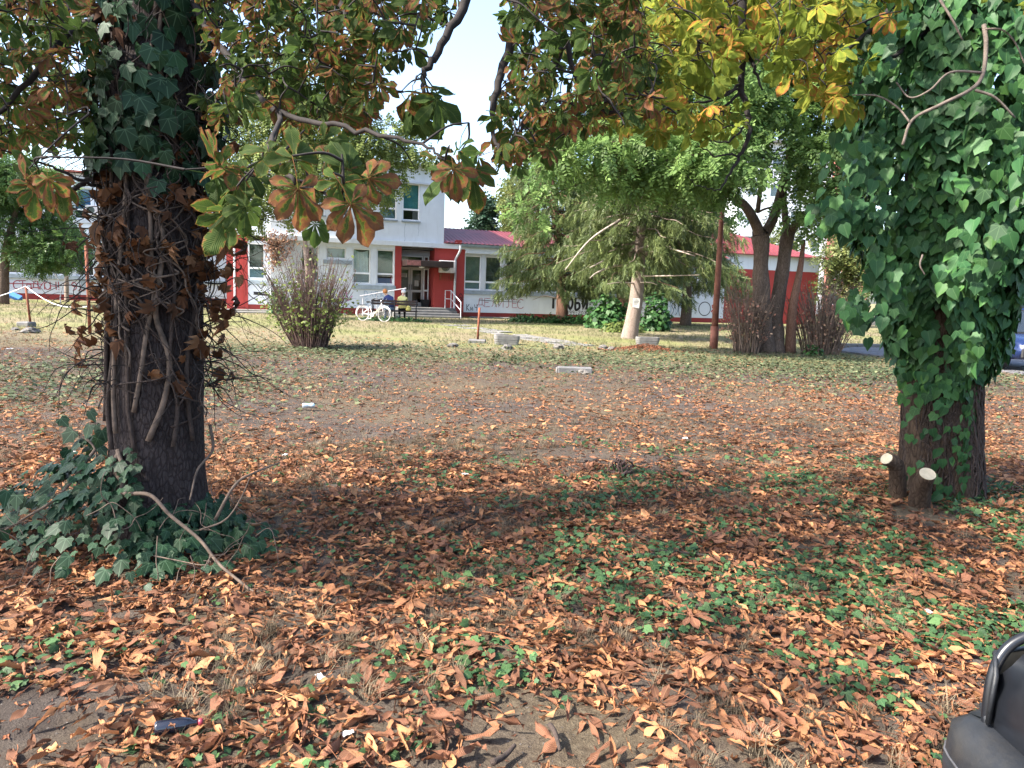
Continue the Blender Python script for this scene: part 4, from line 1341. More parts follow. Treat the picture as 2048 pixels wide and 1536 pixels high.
def trunk_mesh(base, top, r0, r1, seed, h_flare=0.35, flare=0.5, n=56, rows=70, rough=0.03, lobes=5):
    base = np.asarray(base, float); top = np.asarray(top, float)
    v = []
    for i in range(rows + 1):
        u = i / rows
        c = base + (top - base) * u
        z = u * np.linalg.norm(top - base)
        r = r0 + (r1 - r0) * u + flare * r0 * math.exp(-z / h_flare)
        for j in range(n):
            a = 2 * math.pi * j / n
            k = 1 + 0.05 * math.sin(lobes * a + seed) * (0.4 + 2.5 * math.exp(-z / 0.3)) + rough * (float(fbm(a * 2.6, z * 1.3, 0.5, seed)) - 0.5) * 2 + 0.02 * (float(vnoise(a * 12, z * 9, 1.0, seed + 3)) - .5)
            v.append((c[0] + r * k * math.cos(a), c[1] + r * k * math.sin(a), c[2]))
    f = [(i * n + j, i * n + (j + 1) % n, (i + 1) * n + (j + 1) % n, (i + 1) * n + j) for i in range(rows) for j in range(n)]
    f.append(tuple(range(rows * n, rows * n + n)))
    return np.array(v), f


# ------------------------------------------------------------------ near chestnut on the left
def chestnut(name, label, base, top, r0, r1, bark, regions, manual, skel, leafmat, seed, crown, flare=0.45):
    t = thing(name, label, 'tree', base)
    v, f = trunk_mesh(base + np.array([0, 0, -0.1]), top, r0, r1, seed, flare=flare)
    mk('trunk', (v, f), M[bark], t, True, base)
    # branches
    pts_all = []
    for sk in skel:
        w = [P(*p[:3]) for p in sk['p']]
        c = catmull(w, 7)
        c[1:-1] += rng.normal(0, 0.006, (len(c) - 2, 3))
        b = MB(); b.tube(c, np.linspace(sk['r'][0], sk['r'][1], len(c)), 7)
        mk('branch', b, M['twig_dark'], t, True, base)
        if sk.get('hold', True):
            pts_all.append(c)
    nodes = list(np.concatenate(pts_all))
    # leaves
    L = []
    for poly, n, d0, d1, s0, s1 in regions:
        for (px, py) in sample_poly(poly, n, 18):
            L.append((px, py, random.uniform(d0, d1), random.uniform(s0, s1), None))
    L += manual
    pos, mats = [], []
    for (px, py, d, s, face) in L:
        p = P(px, py, d)
        tocam = CP - p; tocam /= np.linalg.norm(tocam)
        if face is None:
            nrm = np.array([0, 0, 0.55]) + tocam * random.uniform(-0.2, 0.75) + rng.normal(0, 0.42, 3)
            xd = rng.normal(0, 1, 3); xd[2] = random.uniform(-1.3, 0.3)
        else:
            nrm = tocam * 0.9 + np.array([0, 0, 0.25]) + rng.normal(0, 0.2, 3)
            a = math.radians(face); xd = math.cos(a) * RV + math.sin(a) * UV
        Mx = rot_from(xd[None], nrm[None])[0] * s
        hub = p
        pos.append(hub - Mx @ np.array([0.13, 0, 0])); mats.append(Mx)
    pos = np.array(pos); mats = np.array(mats)
    # twigs join every leaf to the nearest branch or to a neighbour already joined
    N = np.array(nodes)
    dist = np.linalg.norm(pos[:, None, :] - N[None], axis=2).min(1)
    tw = MB()
    NL = [N]
    for i in np.argsort(dist):
        A = np.concatenate(NL)
        dd = np.linalg.norm(A - pos[i], axis=1) + np.maximum(0, pos[i][2] - A[:, 2]) * 0.3
        q = A[np.argmin(dd)]
        ln = np.linalg.norm(q - pos[i])
        mid = (q + pos[i]) / 2 + rng.normal(0, 0.06, 3) * ln + np.array([0, 0, 0.08 * ln])
        c = catmull([q, mid, pos[i]], 4)
        tw.tube(c, np.linspace(0.0055, 0.003, len(c)), 4, False)
        NL.append(c[2:])
    mk('twigs', tw, M['twig_dark'], t, True, base, 'stuff')
    # the 300 largest in view are parts
    depth = (pos - CP) @ FV
    size = np.array([l[3] for l in L]) / depth
    order = np.argsort(-size)
    meshes = mesh_variants('leaf', CH_T, M[leafmat])
    for i in order[:300]:
        place('leaf', meshes[int(rng.integers(0, len(meshes)))], t, mats[i], pos[i], base)
    rest = order[300:]
    # crown above the frame, seen only as shade
    cp, cm = [], []
    for (cx, cy, cz, rx, ry, rz_, n) in crown:
        k = 0
        while k < n:
            q = rng.normal(0, 1, 3); q /= np.linalg.norm(q); q *= rng.random() ** 0.4
            p = np.array([cx, cy, cz]) + q * np.array([rx, ry, rz_])
            if vnoise(p[0] * 1.1 + seed, p[1] * 1.1 + p[2] * .7, 1.0, seed) < 0.36:
                continue
            if p[1] > 0.3:
                X, Y = proj(p)
                if -260 < X < 2300 and Y > -130: continue
            if p[2] < 2.6: continue
            k += 1
            cp.append(p); xd = rng.normal(0, 1, 3); xd[2] = -0.5
            cm.append(rot_from(xd[None], (np.array([0, 0, 1]) + rng.normal(0, 0.4, 3))[None])[0] * random.uniform(0.9, 1.3))
    parts = []
    if len(rest):
        wh = rng.integers(0, 8, len(rest))
        for k in range(8):
            if (wh == k).any(): parts.append(batch(*CH_T[k], mats[rest][wh == k], pos[rest][wh == k], rng.random((wh == k).sum())))
    if cp:
        cp = np.array(cp); cm = np.array(cm); wh = rng.integers(0, 3, len(cp))
        for k in range(3):
            parts.append(batch(*CH_LOW[k], cm[wh == k], cp[wh == k], rng.random((wh == k).sum())))
    v, f, l = merge(parts)
    link('foliage', to_mesh('foliage', v - base, f, M[leafmat], False, l), t, 'stuff')
    return t


T1B = G(318, 1088); T1B[2] = 0.0
T1T = P(296, -260, T1B[1]); T1T[1] = T1B[1] + 0.1
regs1 = [
    ([(-60, -60), (195, -60), (195, 260), (120, 290), (40, 290), (-60, 300)], 230, 3.6, 5.8, 0.42, 0.72),
    ([(400, -60), (720, -60), (720, 240), (600, 250), (520, 215), (405, 250)], 290, 3.4, 5.6, 0.4, 0.68),
    ([(700, -60), (930, -60), (900, 40), (830, 90), (770, 140), (735, 250), (700, 265)], 105, 3.4, 5.2, 0.42, .68),
    ([(995, -60), (1275, -60), (1310, 215), (1250, 250), (1140, 270), (1060, 335), (1000, 335), (990, 190), (1035, 120)], 290, 3.4, 5.2, 0.4, .66),
    ([(420, 330), (500, 330), (500, 420), (430, 430)], 9, 2.6, 3.6, 0.8, 1.0),
    ([(800, 140), (880, 160), (900, 250), (830, 245)], 5, 3.4, 3.9, 0.8, 1.0),
    ([(850, 300), (960, 300), (950, 350), (870, 350)], 6, 3.0, 3.6, 0.8, 1.0),
    ([(20, 330), (110, 330), (110, 380), (60, 370)], 4, 3.2, 3.8, 0.8, 1.0),
]
man1 = [(590, 317, 2.35, 0.69, 100), (596, 377, 2.2, 0.73, -80), (702, 407, 2.15, 0.76, -60), (679, 362, 2.3, 0.62, -95), (697, 337, 2.35, 0.65, 75),
        (630, 447, 2.6, 0.47, -90), (491, 412, 2.6, 0.65, -90), (738, 357, 2.3, 0.6, 10), (653, 312, 2.6, 0.6, 20), (907, 337, 2.8, 0.65, -80), (648, 282, 2.7, 0.6, -30),
        (96, 357, 3.0, 0.65, -88), (538, 302, 2.5, 0.65, 170)]
skel1 = [
    {'p': [(360, -40, 4.4), (470, 140, 4.0), (560, 225, 3.6), (690, 255, 3.3), (830, 285, 3.1), (890, 320, 3.0)], 'r': (0.020, 0.004)},
    {'p': [(330, -200, 4.4), (700, -130, 4.0), (930, -40, 3.9), (880, 90, 3.8), (848, 160, 3.7), (862, 205, 3.6)], 'r': (0.04, 0.006)},
    {'p': [(330, -240, 4.4), (800, -190, 4.2), (1028, -20, 4.1), (1000, 150, 4.0), (985, 245, 3.9), (1004, 310, 3.8)], 'r': (0.045, 0.006)},
    {'p': [(800, -190, 4.2), (1090, -70, 4.2), (1118, 100, 4.1), (1070, 190, 4.0), (1040, 270, 4.0)], 'r': (0.035, 0.007)},
    {'p': [(1100, -60, 4.2), (1160, 180, 4.1), (1240, 230, 4.0), (1300, 235, 4.0)], 'r': (0.018, 0.005)},
    {'p': [(260, 20, 4.4), (150, 60, 4.2), (60, 160, 4.0), (-60, 290, 3.9)], 'r': (0.03, 0.008)},
    {'p': [(240, -80, 4.4), (100, -30, 4.3), (-80, 60, 4.3)], 'r': (0.03, 0.008)},
    {'p': [(560, 225, 3.6), (540, 290, 2.9), (575, 350, 2.5), (620, 375, 2.45), (690, 400, 2.35)], 'r': (0.012, 0.004)},
    {'p': [(225, 380, 4.4), (160, 360, 4.2), (90, 330, 4.1), (0, 300, 4.0)], 'r': (0.012, 0.004)},
    {'p': [(620, -60, 4.4), (690, 20, 4.2), (660, 60, 4.1), (560, 110, 4.0)], 'r': (0.022, 0.006)},
    {'p': [(225, 350, 4.4), (178, 360, 4.38), (140, 382, 4.35)], 'r': (0.02, 0.012), 'hold': False},
]
chestnut('chestnut_tree', 'dark chestnut trunk wrapped in ivy at left with browning palm-shaped leaves', T1B, T1T, 0.245, 0.25, 'bark_dark', regs1, man1, skel1, 'chestnut', 3,
         [(-2.6, 4.0, 6.3, 4.6, 4.2, 3.0, 430), (-5.7, 3.0, 4.5, 1.7, 1.6, 1.4, 520)])  # second leaf cluster is out of view, added to shade the trunk foot

# ------------------------------------------------------------------ near chestnut on the right
T2B = G(1880, 1000); T2B[2] = 0.0
T2T = P(1900, -300, T2B[1]); T2T[1] = T2B[1]
regs2 = [
    ([(1230, 20), (1330, 20), (1470, 60), (1440, 180), (1330, 190), (1260, 160)], 90, 4.6, 6.2, 0.55, .82),
    ([(1230, 190), (1340, 200), (1490, 215), (1470, 270), (1300, 265), (1215, 250)], 56, 4.4, 5.4, 0.55, .78),
    ([(1400, -60), (1820, -60), (1790, 60), (1730, 200), (1640, 200), (1560, 130), (1460, 90)], 150, 4.8, 6.4, 0.6, .92),
    ([(1300, -60), (1500, -60), (1480, 70), (1330, 60)], 40, 4.8, 6.0, 0.6, .9),
    ([(1620, 170), (1720, 150), (1720, 215), (1650, 215)], 9, 5.0, 5.6, 0.75, 0.95),
    ([(2000, -60), (2090, -60), (2090, 20), (2020, 20)], 5, 4.6, 5.2, 0.9, 1.1),
]
skel2 = [
    {'p': [(1880, -330, 6.0), (1600, -260, 5.7), (1492, -60, 5.5), (1488, 80, 5.4), (1484, 170, 5.4), (1498, 260, 5.3), (1475, 320, 5.3), (1440, 380, 5.2)], 'r': (0.045, 0.006)},
    {'p': [(1486, 70, 5.4), (1440, 55, 5.3), (1380, 90, 5.2), (1300, 85, 5.1)], 'r': (0.016, 0.004)},
    {'p': [(1486, 100, 5.4), (1450, 100, 5.3), (1400, 80, 5.3), (1330, 110, 5.2)], 'r': (0.015, 0.004)},
    {'p': [(1487, 90, 5.4), (1505, 130, 5.4), (1525, 180, 5.3)], 'r': (0.02, 0.006), 'hold': False},
    {'p': [(1486, 165, 5.4), (1440, 195, 5.3), (1380, 205, 5.2), (1330, 195, 5.2)], 'r': (0.012, 0.004)},
    {'p': [(1487, 180, 5.4), (1420, 230, 5.3), (1350, 225, 5.2)], 'r': (0.011, 0.003)},
    {'p': [(1494, 250, 5.3), (1450, 285, 5.2), (1390, 275, 5.2)], 'r': (0.009, 0.003), 'hold': False},
    {'p': [(1480, 310, 5.3), (1430, 310, 5.2), (1390, 285, 5.2)], 'r': (0.008, 0.003), 'hold': False},
    {'p': [(1440, 380, 5.2), (1400, 372, 5.2), (1370, 350, 5.1)], 'r': (0.006, 0.002), 'hold': False},
    {'p': [(1486, 175, 5.4), (1420, 195, 5.3), (1360, 165, 5.2)], 'r': (0.009, 0.003), 'hold': False},
    {'p': [(1430, 225, 5.3), (1390, 260, 5.2), (1340, 265, 5.2)], 'r': (0.007, 0.003), 'hold': False},
    {'p': [(1870, -80, 6.0), (1800, 0, 5.7), (1740, 60, 5.5), (1690, 100, 5.4), (1630, 115, 5.3)], 'r': (0.03, 0.005)},
    {'p': [(1860, 60, 6.0), (1790, 110, 5.6), (1740, 150, 5.4), (1700, 190, 5.3)], 'r': (0.02, 0.005)},
    {'p': [(1740, -120, 5.8), (1620, -20, 5.6), (1570, 40, 5.5), (1560, 45, 5.5)], 'r': (0.02, 0.005)},
    {'p': [(1880, -150, 6.0), (2000, -80, 5.4), (2080, -20, 5.0)], 'r': (0.02, 0.006)},
]
chestnut('chestnut_tree', 'chestnut trunk smothered in glossy green ivy at right, its leaves turning yellow', T2B, T2T, 0.285, 0.27, 'bark_ivy', regs2, [], skel2, 'chestnut_yellow', 9,
         [(4.2, 6.0, 7.2, 3.6, 3.2, 2.4, 450)], flare=0.18)
# sawn-off basal shoots of the right tree
for (px, py, d, ang, rr, lab) in ((1787, 930, 5.75, (-0.75, -0.35, 0.55), 0.05, 'slanting sawn shoot stump with pale cut left of the ivy trunk'), (1847, 965, 5.55, (-0.1, -0.6, 0.8), 0.06, 'short sawn shoot stump with round pale cut at the ivy trunk foot')):
    c = P(px, py, d); c[2] = max(c[2], 0.1)
    a = unit(np.array(ang))
    base_ = np.array([c[0] - a[0] * 0.1, c[1] - a[1] * 0.1, 0])
    t = tag(thing('stump', lab, 'stump', base_), lab, 'stump')
    b = MB(); top = c + a * 0.1
    b.tube(catmull([base_ + np.array([0.05, 0.08, -0.05]), c - a * 0.05, top], 5), np.linspace(rr * 1.4, rr, 11), 14, True); mk('stem', b, M['bark_ivy'], t, True, base_)
    b = MB(); b.tube([top + a * 0.001, top + a * 0.006], [rr * 0.97, rr * 0.95], 16); mk('cut_face', b, M['cut_wood'], t, False, base_)


# ------------------------------------------------------------------ ivy on the left trunk


def trunk1_pt(a, z, out=0.0):
    u = z / T1T[2]
    c = T1B + (T1T - T1B) * u
    r = 0.245 + 0.005 * u + 0.11 * math.exp(-z / 0.35) + out
    return np.array([c[0] + r * math.cos(a), c[1] + r * math.sin(a), z])


iv1 = thing('ivy_vine', 'half dead ivy vine with brown leaves and bare stems on the left trunk', 'ivy', T1B)
# long woody stems climbing the bark
for k in range(78):
    a = random.uniform(-math.pi * 1.08, 0.08) if k > 8 else [-1.9, -1.75, -2.15, -1.15, -0.9, -2.5, -1.45, -0.4, -2.8][k]
    z = random.uniform(0.75, 2.6) if k > 8 else random.uniform(0.62, 0.9)
    zt = z + random.uniform(0.15, 1.3) if k > 8 else 3.6
    n = 26
    pts = []
    drift = random.uniform(-0.9, 0.9) if k > 8 else random.uniform(-.25, .25); ph = random.uniform(0, 6); frq = random.uniform(4, 11)
    for i in range(n):
        u = i / (n - 1)
        aa = a + drift * u + (0.34 if k > 8 else 0.10) * math.sin(ph + u * frq) + 0.12 * math.sin(ph * 2 + u * frq * 2.3) + random.gauss(0, 0.03)
        pts.append(trunk1_pt(aa, z + (zt - z) * u, 0.012 + (0.05 * abs(math.sin(u * 5 + ph)) if k > 8 else 0.008)))
    r = random.uniform(0.0025, 0.007) if k > 8 else random.uniform(0.009, 0.018)
    b = MB(); b.tube(catmull(pts[::2], 4), np.linspace(r, r * 0.6, 4), 6); mk('stem', b, M['vine_stem' if k % 3 else 'vine_pale'], iv1, True, T1B)
# loose loops and dead side shoots sticking out
lo = MB()
for k in range(420):
    a = random.choice([random.uniform(-math.pi, 0), random.uniform(-3.5, -2.7), random.uniform(-0.5, 0.5)])
    z = random.uniform(0.95, 3.3)
    p = trunk1_pt(a, z, 0.02)
    d = np.array([math.cos(a), math.sin(a), random.uniform(-0.6, 0.5)]) + rng.normal(0, 0.4, 3)
    pts = [p]; ln = random.uniform(0.08, 0.34) * (1.5 if abs(math.cos(a)) > 0.8 else 0.8)
    for i in range(6):
        d = unit(d + rng.normal(0, 0.35, 3) + np.array([0, 0, -0.12])); pts.append(pts[-1] + d * ln / 5)
    lo.tube(catmull(pts, 3), np.linspace(random.uniform(0.0022, 0.005), 0.0012, 4), 4, False)
mk('side_shoots', lo, M['twig_dark'], iv1, True, T1B, 'stuff')


def ivy_leaves_on(par, base, items, mat, temps=None):
    """items: list of (pos, normal, down, size) -> up to 300 leaf parts, the rest one mesh"""
    pos = np.array([i[0] for i in items]); nr = np.array([i[1] for i in items]); dn_ = np.array([i[2] for i in items]); sz = np.array([i[3] for i in items])
    Mx = rot_from(dn_, nr) * sz[:, None, None]
    facing = ((CP - pos) * nr).sum(1) / np.linalg.norm(CP - pos, axis=1)
    vis = sz / np.linalg.norm(pos - CP, axis=1) * np.where(facing > 0, 1, 0.05)
    od = np.argsort(-vis)
    temps = temps or IVY_T
    ms = mesh_variants('leaf', temps, M[mat], False)
    for i in od[:300]:
        place('leaf', ms[int(rng.integers(0, len(ms)))], par, Mx[i], pos[i], base)
    r = od[300:]
    if len(r):
        scatter('foliage', temps, pos[r], Mx[r], M[mat], par, 'stuff', base)


def outward(a, tilt=0.3):
    return unit(np.array([math.cos(a), math.sin(a), tilt]) + rng.normal(0, 0.28, 3))


items = []
for k in range(330):
    a = random.uniform(-math.pi * 1.1, math.pi * 0.1)
    z = random.choice([random.uniform(2.15, 3.5), random.gauss(2.45, 0.22)])
    if z < 1.95 or z > 3.6: continue
    # green mass sits on the right half higher up
    if z < 2.2 and not (-1.3 < a < 0.3): continue
    items.append((trunk1_pt(a, z, random.uniform(0.03, 0.13)), outward(a, 0.35), np.array([random.gauss(0, 0.35), random.gauss(0, 0.35), -1.0]), random.uniform(0.07, 0.13)))
live_items = items
dead_items = []
for k in range(260):
    z = random.choice([random.gauss(1.85, 0.28), random.uniform(1.0, 3.4)])
    side = random.random()
    a = random.uniform(-math.pi, 0) if side < 0.5 else (random.uniform(-0.6, 0.35) if side < 0.85 else random.uniform(-3.4, -2.7))
    out = random.uniform(0.03, 0.09) if side < 0.5 else random.uniform(0.03, 0.26)
    if z < 0.9: continue
    dead_items.append((trunk1_pt(a, z, out), unit(outward(a, 0.1) + rng.normal(0, 0.5, 3)), np.array([random.gauss(0, 0.5), random.gauss(0, 0.5), -0.8]), random.uniform(0.045, 0.095)))
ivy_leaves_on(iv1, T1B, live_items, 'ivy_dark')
ms = mesh_variants('dead_leaf', [ivy_template(20 + s, 0.55 + 0.15 * s) for s in range(5)], M['dead_leaf'], False)
for (p, nn, dd, s) in dead_items:
    place('dead_leaf', ms[int(rng.integers(0, 5))], iv1, rot_from(dd[None], nn[None])[0] * s, p, T1B)

# ivy mound round the foot of the left trunk
iv2 = thing('ivy_mound', 'dark green ivy mound with bare runners round the left trunk foot', 'ivy', T1B + np.array([-0.3, -0.4, 0]))
mo = T1B + np.array([-0.3, -0.4, 0])
items = []
for k in range(760):
    # a low heap in front and to the left of the trunk
    a = random.uniform(-math.pi * 1.05, 0.15); rr = 0.28 + abs(random.gauss(0, 0.30))
    p = np.array([T1B[0] + rr * math.cos(a) * (1.25 if math.cos(a) < 0 else 0.75), T1B[1] + rr * math.sin(a) * 0.9, 0])
    h = max(0.0, 0.60 - 0.72 * (rr - 0.28)) * (1.0 if math.cos(a) < 0.2 else 0.4)
    p[2] = float(gz(p[0], p[1])) + random.uniform(0.25, 1.0) * h + 0.03
    nn = unit(np.array([math.cos(a) * 0.5, math.sin(a) * 0.5 - 0.35, 0.7]) + rng.normal(0, 0.25, 3))
    dd = np.array([math.cos(a) * 0.8 + random.gauss(0, .4), math.sin(a) * .6 - 0.3 + random.gauss(0, .3), -0.6])
    items.append((p, nn, dd, random.choice([random.uniform(.035, .06), random.uniform(0.05, 0.095)])))
for (px, py, d, n, sp_) in ((1465 - 1000, 1090, 4.05, 14, 30), (180, 850, 4.3, 12, 26), (60, 1050, 4.0, 10, 34)):
    for k in range(n):
        p = P(px + random.gauss(0, sp_), py + random.gauss(0, sp_), d + random.gauss(0, .08)); p[2] = max(p[2], float(gz(p[0], p[1])) + 0.02)
        items.append((p, unit(np.array([0, -0.7, 0.6]) + rng.normal(0, .3, 3)), np.array([random.gauss(0, .5), -0.3, -.8]), random.uniform(0.06, 0.1)))
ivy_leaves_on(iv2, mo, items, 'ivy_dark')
runners = [
    [(235, 900, 4.15), (250, 950, 4.05), (245, 985, 4.0), (300, 990, 3.9), (340, 1030, 3.85), (400, 1080, 3.8), (440, 1130, 3.75), (500, 1180, 3.65), (545, 1230, 3.5)],
    [(190, 900, 4.2), (120, 990, 4.0), (60, 1030, 3.95), (10, 1060, 3.9)],
    [(420, 850, 4.4), (425, 900, 4.35), (395, 940, 4.25), (380, 1000, 4.1)],
    [(430, 1040, 4.0), (470, 970, 4.05), (510, 945, 4.1), (560, 925, 4.2)],
    [(400, 1060, 3.95), (450, 1040, 3.95), (480, 1000, 4.0), (500, 955, 4.05)],
    [(240, 905, 4.15), (225, 935, 4.1), (240, 960, 4.05)],
    [(160, 870, 4.3), (185, 890, 4.25), (190, 920, 4.2), (150, 960, 4.1)],
    [(300, 1110, 3.8), (350, 1120, 3.75), (410, 1130, 3.7), (420, 1110, 3.75)],
]
for rr, path_ in zip((0.013, 0.010, 0.010, 0.010, 0.006, 0.018, 0.008, 0.004), runners):
    c = catmull([P(*q) for q in path_], 6); c[:, 2] = np.maximum(c[:, 2], gz(c[:, 0], c[:, 1]) + 0.01)
    b = MB(); b.tube(c, np.linspace(rr, rr * 0.5, len(c)), 7); mk('runner', b, M['vine_pale' if rr < 0.02 else 'vine_stem'], iv2, True, mo)
lo = MB()
for k in range(70):
    p = T1B + np.array([random.uniform(-1.2, 0.8), random.uniform(-0.9, 0.1), random.uniform(0.08, 0.4)])
    d = rng.normal(0, 1, 3); pts = [p]
    for i in range(5): d = unit(d + rng.normal(0, .4, 3) + np.array([0, 0, -.2])); pts.append(pts[-1] + d * 0.07)
    lo.tube(catmull(pts, 3), [0.003, 0.0015], 4, False)
mk('fine_stems', lo, M['vine_pale'], iv2, True, mo, 'stuff')

# ------------------------------------------------------------------ ivy on the right trunk
iv3 = thing('ivy_vine', 'dense glossy green ivy covering the whole right trunk above knee height', 'ivy', T2B)


def trunk2_r(a, z):
    """radius of the leafy coat"""
    lump = 0.17 * (float(vnoise(a * 1.3 + 4, z * 1.4, 1.0, 21)) - 0.35) + 0.08 * (float(vnoise(a * 4, z * 4, 1.0, 22)) - .5)
    body = np.interp(z, [0.0, 0.9, 1.1, 1.3, 1.5, 1.8, 2.2, 2.8, 3.6, 4.2], [0.30, 0.31, 0.33, 0.37, 0.41, 0.48, 0.60, 0.69, 0.68, 0.66])
    return body + lump * np.clip((z - 0.9) / 0.4, 0, 1)


items = []
for k in range(8200):
    a = random.uniform(-math.pi * 1.12, math.pi * 0.12) if k < 7300 else random.uniform(0.12 * math.pi, 0.88 * math.pi)
    z = random.uniform(1.02, 4.3)
    if z < 1.2 and random.random() > 0.6: continue
    # dark hollows
    if vnoise(a * 2.3, z * 2.6, 1.0, 31) < 0.12: continue
    r = trunk2_r(a, z) - abs(random.gauss(0, 0.07))
    u = z / T2T[2]; c = T2B + (T2T - T2B) * u
    p = np.array([c[0] + r * math.cos(a), c[1] + r * math.sin(a), z])
    items.append((p, unit(np.array([math.cos(a), math.sin(a), 0.55]) + rng.normal(0, 0.27, 3)), np.array([math.cos(a) * .25 + random.gauss(0, .35), math.sin(a) * .25 + random.gauss(0, .35), -1.0]), random.choice([random.uniform(0.05, 0.09), random.uniform(0.075, 0.125)])))
# sprays reaching out
for (px, py, d, n, sx, sy) in ((1672, 425, 5.4, 45, 20, 18), (1715, 622, 5.5, 55, 17, 20), (1775, 570, 5.5, 50, 22, 40), (1735, 330, 5.5, 70, 30, 40), (1710, 430, 5.5, 50, 25, 25), (1940, 530, 5.3, 60, 35, 35),
                               (1945, 690, 5.6, 30, 12, 40), (2030, 380, 5.2, 120, 60, 90), (1800, 540, 5.5, 50, 25, 50), (1760, 100, 5.4, 80, 40, 90), (2030, 150, 5.2, 140, 60, 140)):
    for k in range(n):
        p = P(random.gauss(px, sx), random.gauss(py, sy), d + random.gauss(0, .15))
        items.append((p, unit(unit(CP - p) * 0.6 + np.array([-0.2, 0, 0.6]) + rng.normal(0, .35, 3)), np.array([random.gauss(-.2, .4), random.gauss(-.2, .3), -.9]), random.uniform(0.06, 0.12)))
# trailing leaves on the lower trunk
for k in range(620):
    px = random.choice([random.gauss(1945, 20), random.gauss(1955, 16), random.gauss(1860, 45), random.gauss(1900, 45)]); py = random.uniform(700, 1000)
    if px < 1930 and py > 800 and random.random() < 0.75: continue
    if px < 1930 and py < 740: py = random.uniform(690, 780)
    px = min(max(px, 1804), 1958)
    off_ = (px - 1880) / 1500 * 6
    if abs(off_) > 0.33: off_ = math.copysign(0.33, off_)
    y_ = T2B[1] - math.sqrt(max(0.0, 0.335 ** 2 - off_ ** 2)) - 0.03 - random.uniform(0, 0.05)
    p = P(px, py, y_)
    items.append((p, unit(np.array([off_ * 2, -1, 0.4]) + rng.normal(0, .25, 3)), np.array([random.gauss(0, .4), 0, -1]), random.uniform(0.05, 0.09)))
ivy_leaves_on(iv3, T2B, items, 'ivy', IVY_A)
lo = MB()
for k in range(190):
    a = random.uniform(-math.pi, 0); z = random.uniform(0.0, 0.65)
    pts = []
    dr = random.uniform(-.9, .9)
    for i in range(10):
        u = i / 9; aa = a + dr * u + 0.12 * math.sin(u * 7 + k); zz = z + u * random.uniform(0.5, 0.75)
        rr = 0.278 + 0.05 * math.exp(-zz / .35) + 0.006 + 0.008 * math.sin(i * 2 + k)
        cc_ = T2B + (T2T - T2B) * (zz / T2T[2])
        pts.append(np.array([cc_[0] + rr * math.cos(aa), cc_[1] + rr * math.sin(aa), zz]))
    lo.tube(catmull(pts, 3), random.uniform(0.002, 0.008), 5, False)
mk('rootlets', lo, M['vine_stem'], iv3, True, T2B, 'stuff')
# grey leafless stems lying over the leaves
for rr, path_ in zip((0.015, 0.008, 0.007, 0.007, 0.010, 0.009, 0.007), (
        [(1968, 50, 5.05), (1972, 90, 5.0), (1965, 150, 4.98), (1940, 180, 4.98), (1880, 210, 5.0), (1825, 240, 5.05), (1805, 290, 5.05)],
        [(1965, 145, 4.98), (1900, 145, 4.98), (1860, 180, 5.0), (1820, 195, 5.05), (1793, 165, 5.1)],
        [(1820, 245, 5.05), (1795, 215, 5.1), (1755, 192, 5.15), (1705, 190, 5.2)],
        [(1972, 58, 5.0), (2005, 60, 5.0), (2030, 85, 5.0), (2050, 130, 5.0)],
        [(1950, 180, 4.98), (1990, 195, 4.95), (2030, 235, 4.95)],
        [(1880, 0, 5.05), (1905, 40, 5.0), (1925, 80, 5.0)],
        [(1845, 510, 5.25), (1840, 530, 5.2), (1850, 550, 5.2)])):
    c = catmull([P(*q) for q in path_], 7)
    b = MB(); b.tube(c, np.linspace(rr, rr * .6, len(c)), 7); mk('bare_stem', b, M['bare_vine'], iv3, True, T2B)

# ------------------------------------------------------------------ sprigs for the trees farther off
def pinnate(n=6, L=1.0, w=0.16, seed=0, droop=0.25):
    """twig with paired leaflets, two triangles each"""
    r = np.random.default_rng(seed)
    v, f, lc = [], [], []
    for i in range(n):
        u = 0.12 + 0.88 * i / (n - 1)
        for s in (-1, 1):
            a = s * math.radians(r.uniform(40, 75)); l = 0.34 * L * r.uniform(0.7, 1.15) * (1.1 - 0.4 * u)
            b = np.array([u * L, 0, -droop * u * u * L])
            d = np.array([math.cos(a), math.sin(a), r.uniform(-0.55, 0.15)]); q = np.array([-math.sin(a), math.cos(a), r.uniform(-.3, .3)]) * w * l * 1.6
            k = len(v)
            v += [b, b + d * l * .5 + q, b + d * l, b + d * l * .5 - q]; lc += [(0, 0), (1, 1), (1, 0), (1, 1)]
            f += [(k, k + 1, k + 2), (k, k + 2, k + 3)]
    return np.array(v), np.array(f), np.array(lc, float)


def needle_sprig(n=9, seed=0):
    """hanging spruce twig: thin blades along a drooping axis (x)"""
    r = np.random.default_rng(seed)
    v, f, lc = [], [], []
    for i in range(n):
        u = i / n
        for s in (-1, 1):
            a = s * math.radians(r.uniform(18, 45)); l = 0.33 * r.uniform(0.6, 1.2)
            b = np.array([u, 0, 0])
            d = np.array([math.cos(a), math.sin(a) * math.cos(i * 1.3), math.sin(a) * math.sin(i * 1.3)])
            q = np.array([0, 0.028, 0.028]) * r.choice([-1, 1])
            k = len(v)
            v += [b - q, b + q, b + d * l]; lc += [(0, 1), (0, 1), (1, 1)]
            f += [(k, k + 1, k + 2)]
    return np.array(v), np.array(f), np.array(lc, float)


PIN = [pinnate(6, seed=s) for s in range(4)]
PIN_S = [pinnate(4, w=0.26, seed=30 + s) for s in range(4)]
NED = [needle_sprig(7, s) for s in range(4)]


def limb_path(a, b, sag=0.1, k=4, jit=0.05):
    ln = np.linalg.norm(b - a)
    pts = [a]
    for i in range(1, k):
        u = i / k
        pts.append(a + (b - a) * u + np.array([0, 0, sag * ln * math.sin(math.pi * u)]) + rng.normal(0, jit * ln, 3))
    pts.append(b)
    return catmull(pts, 4)


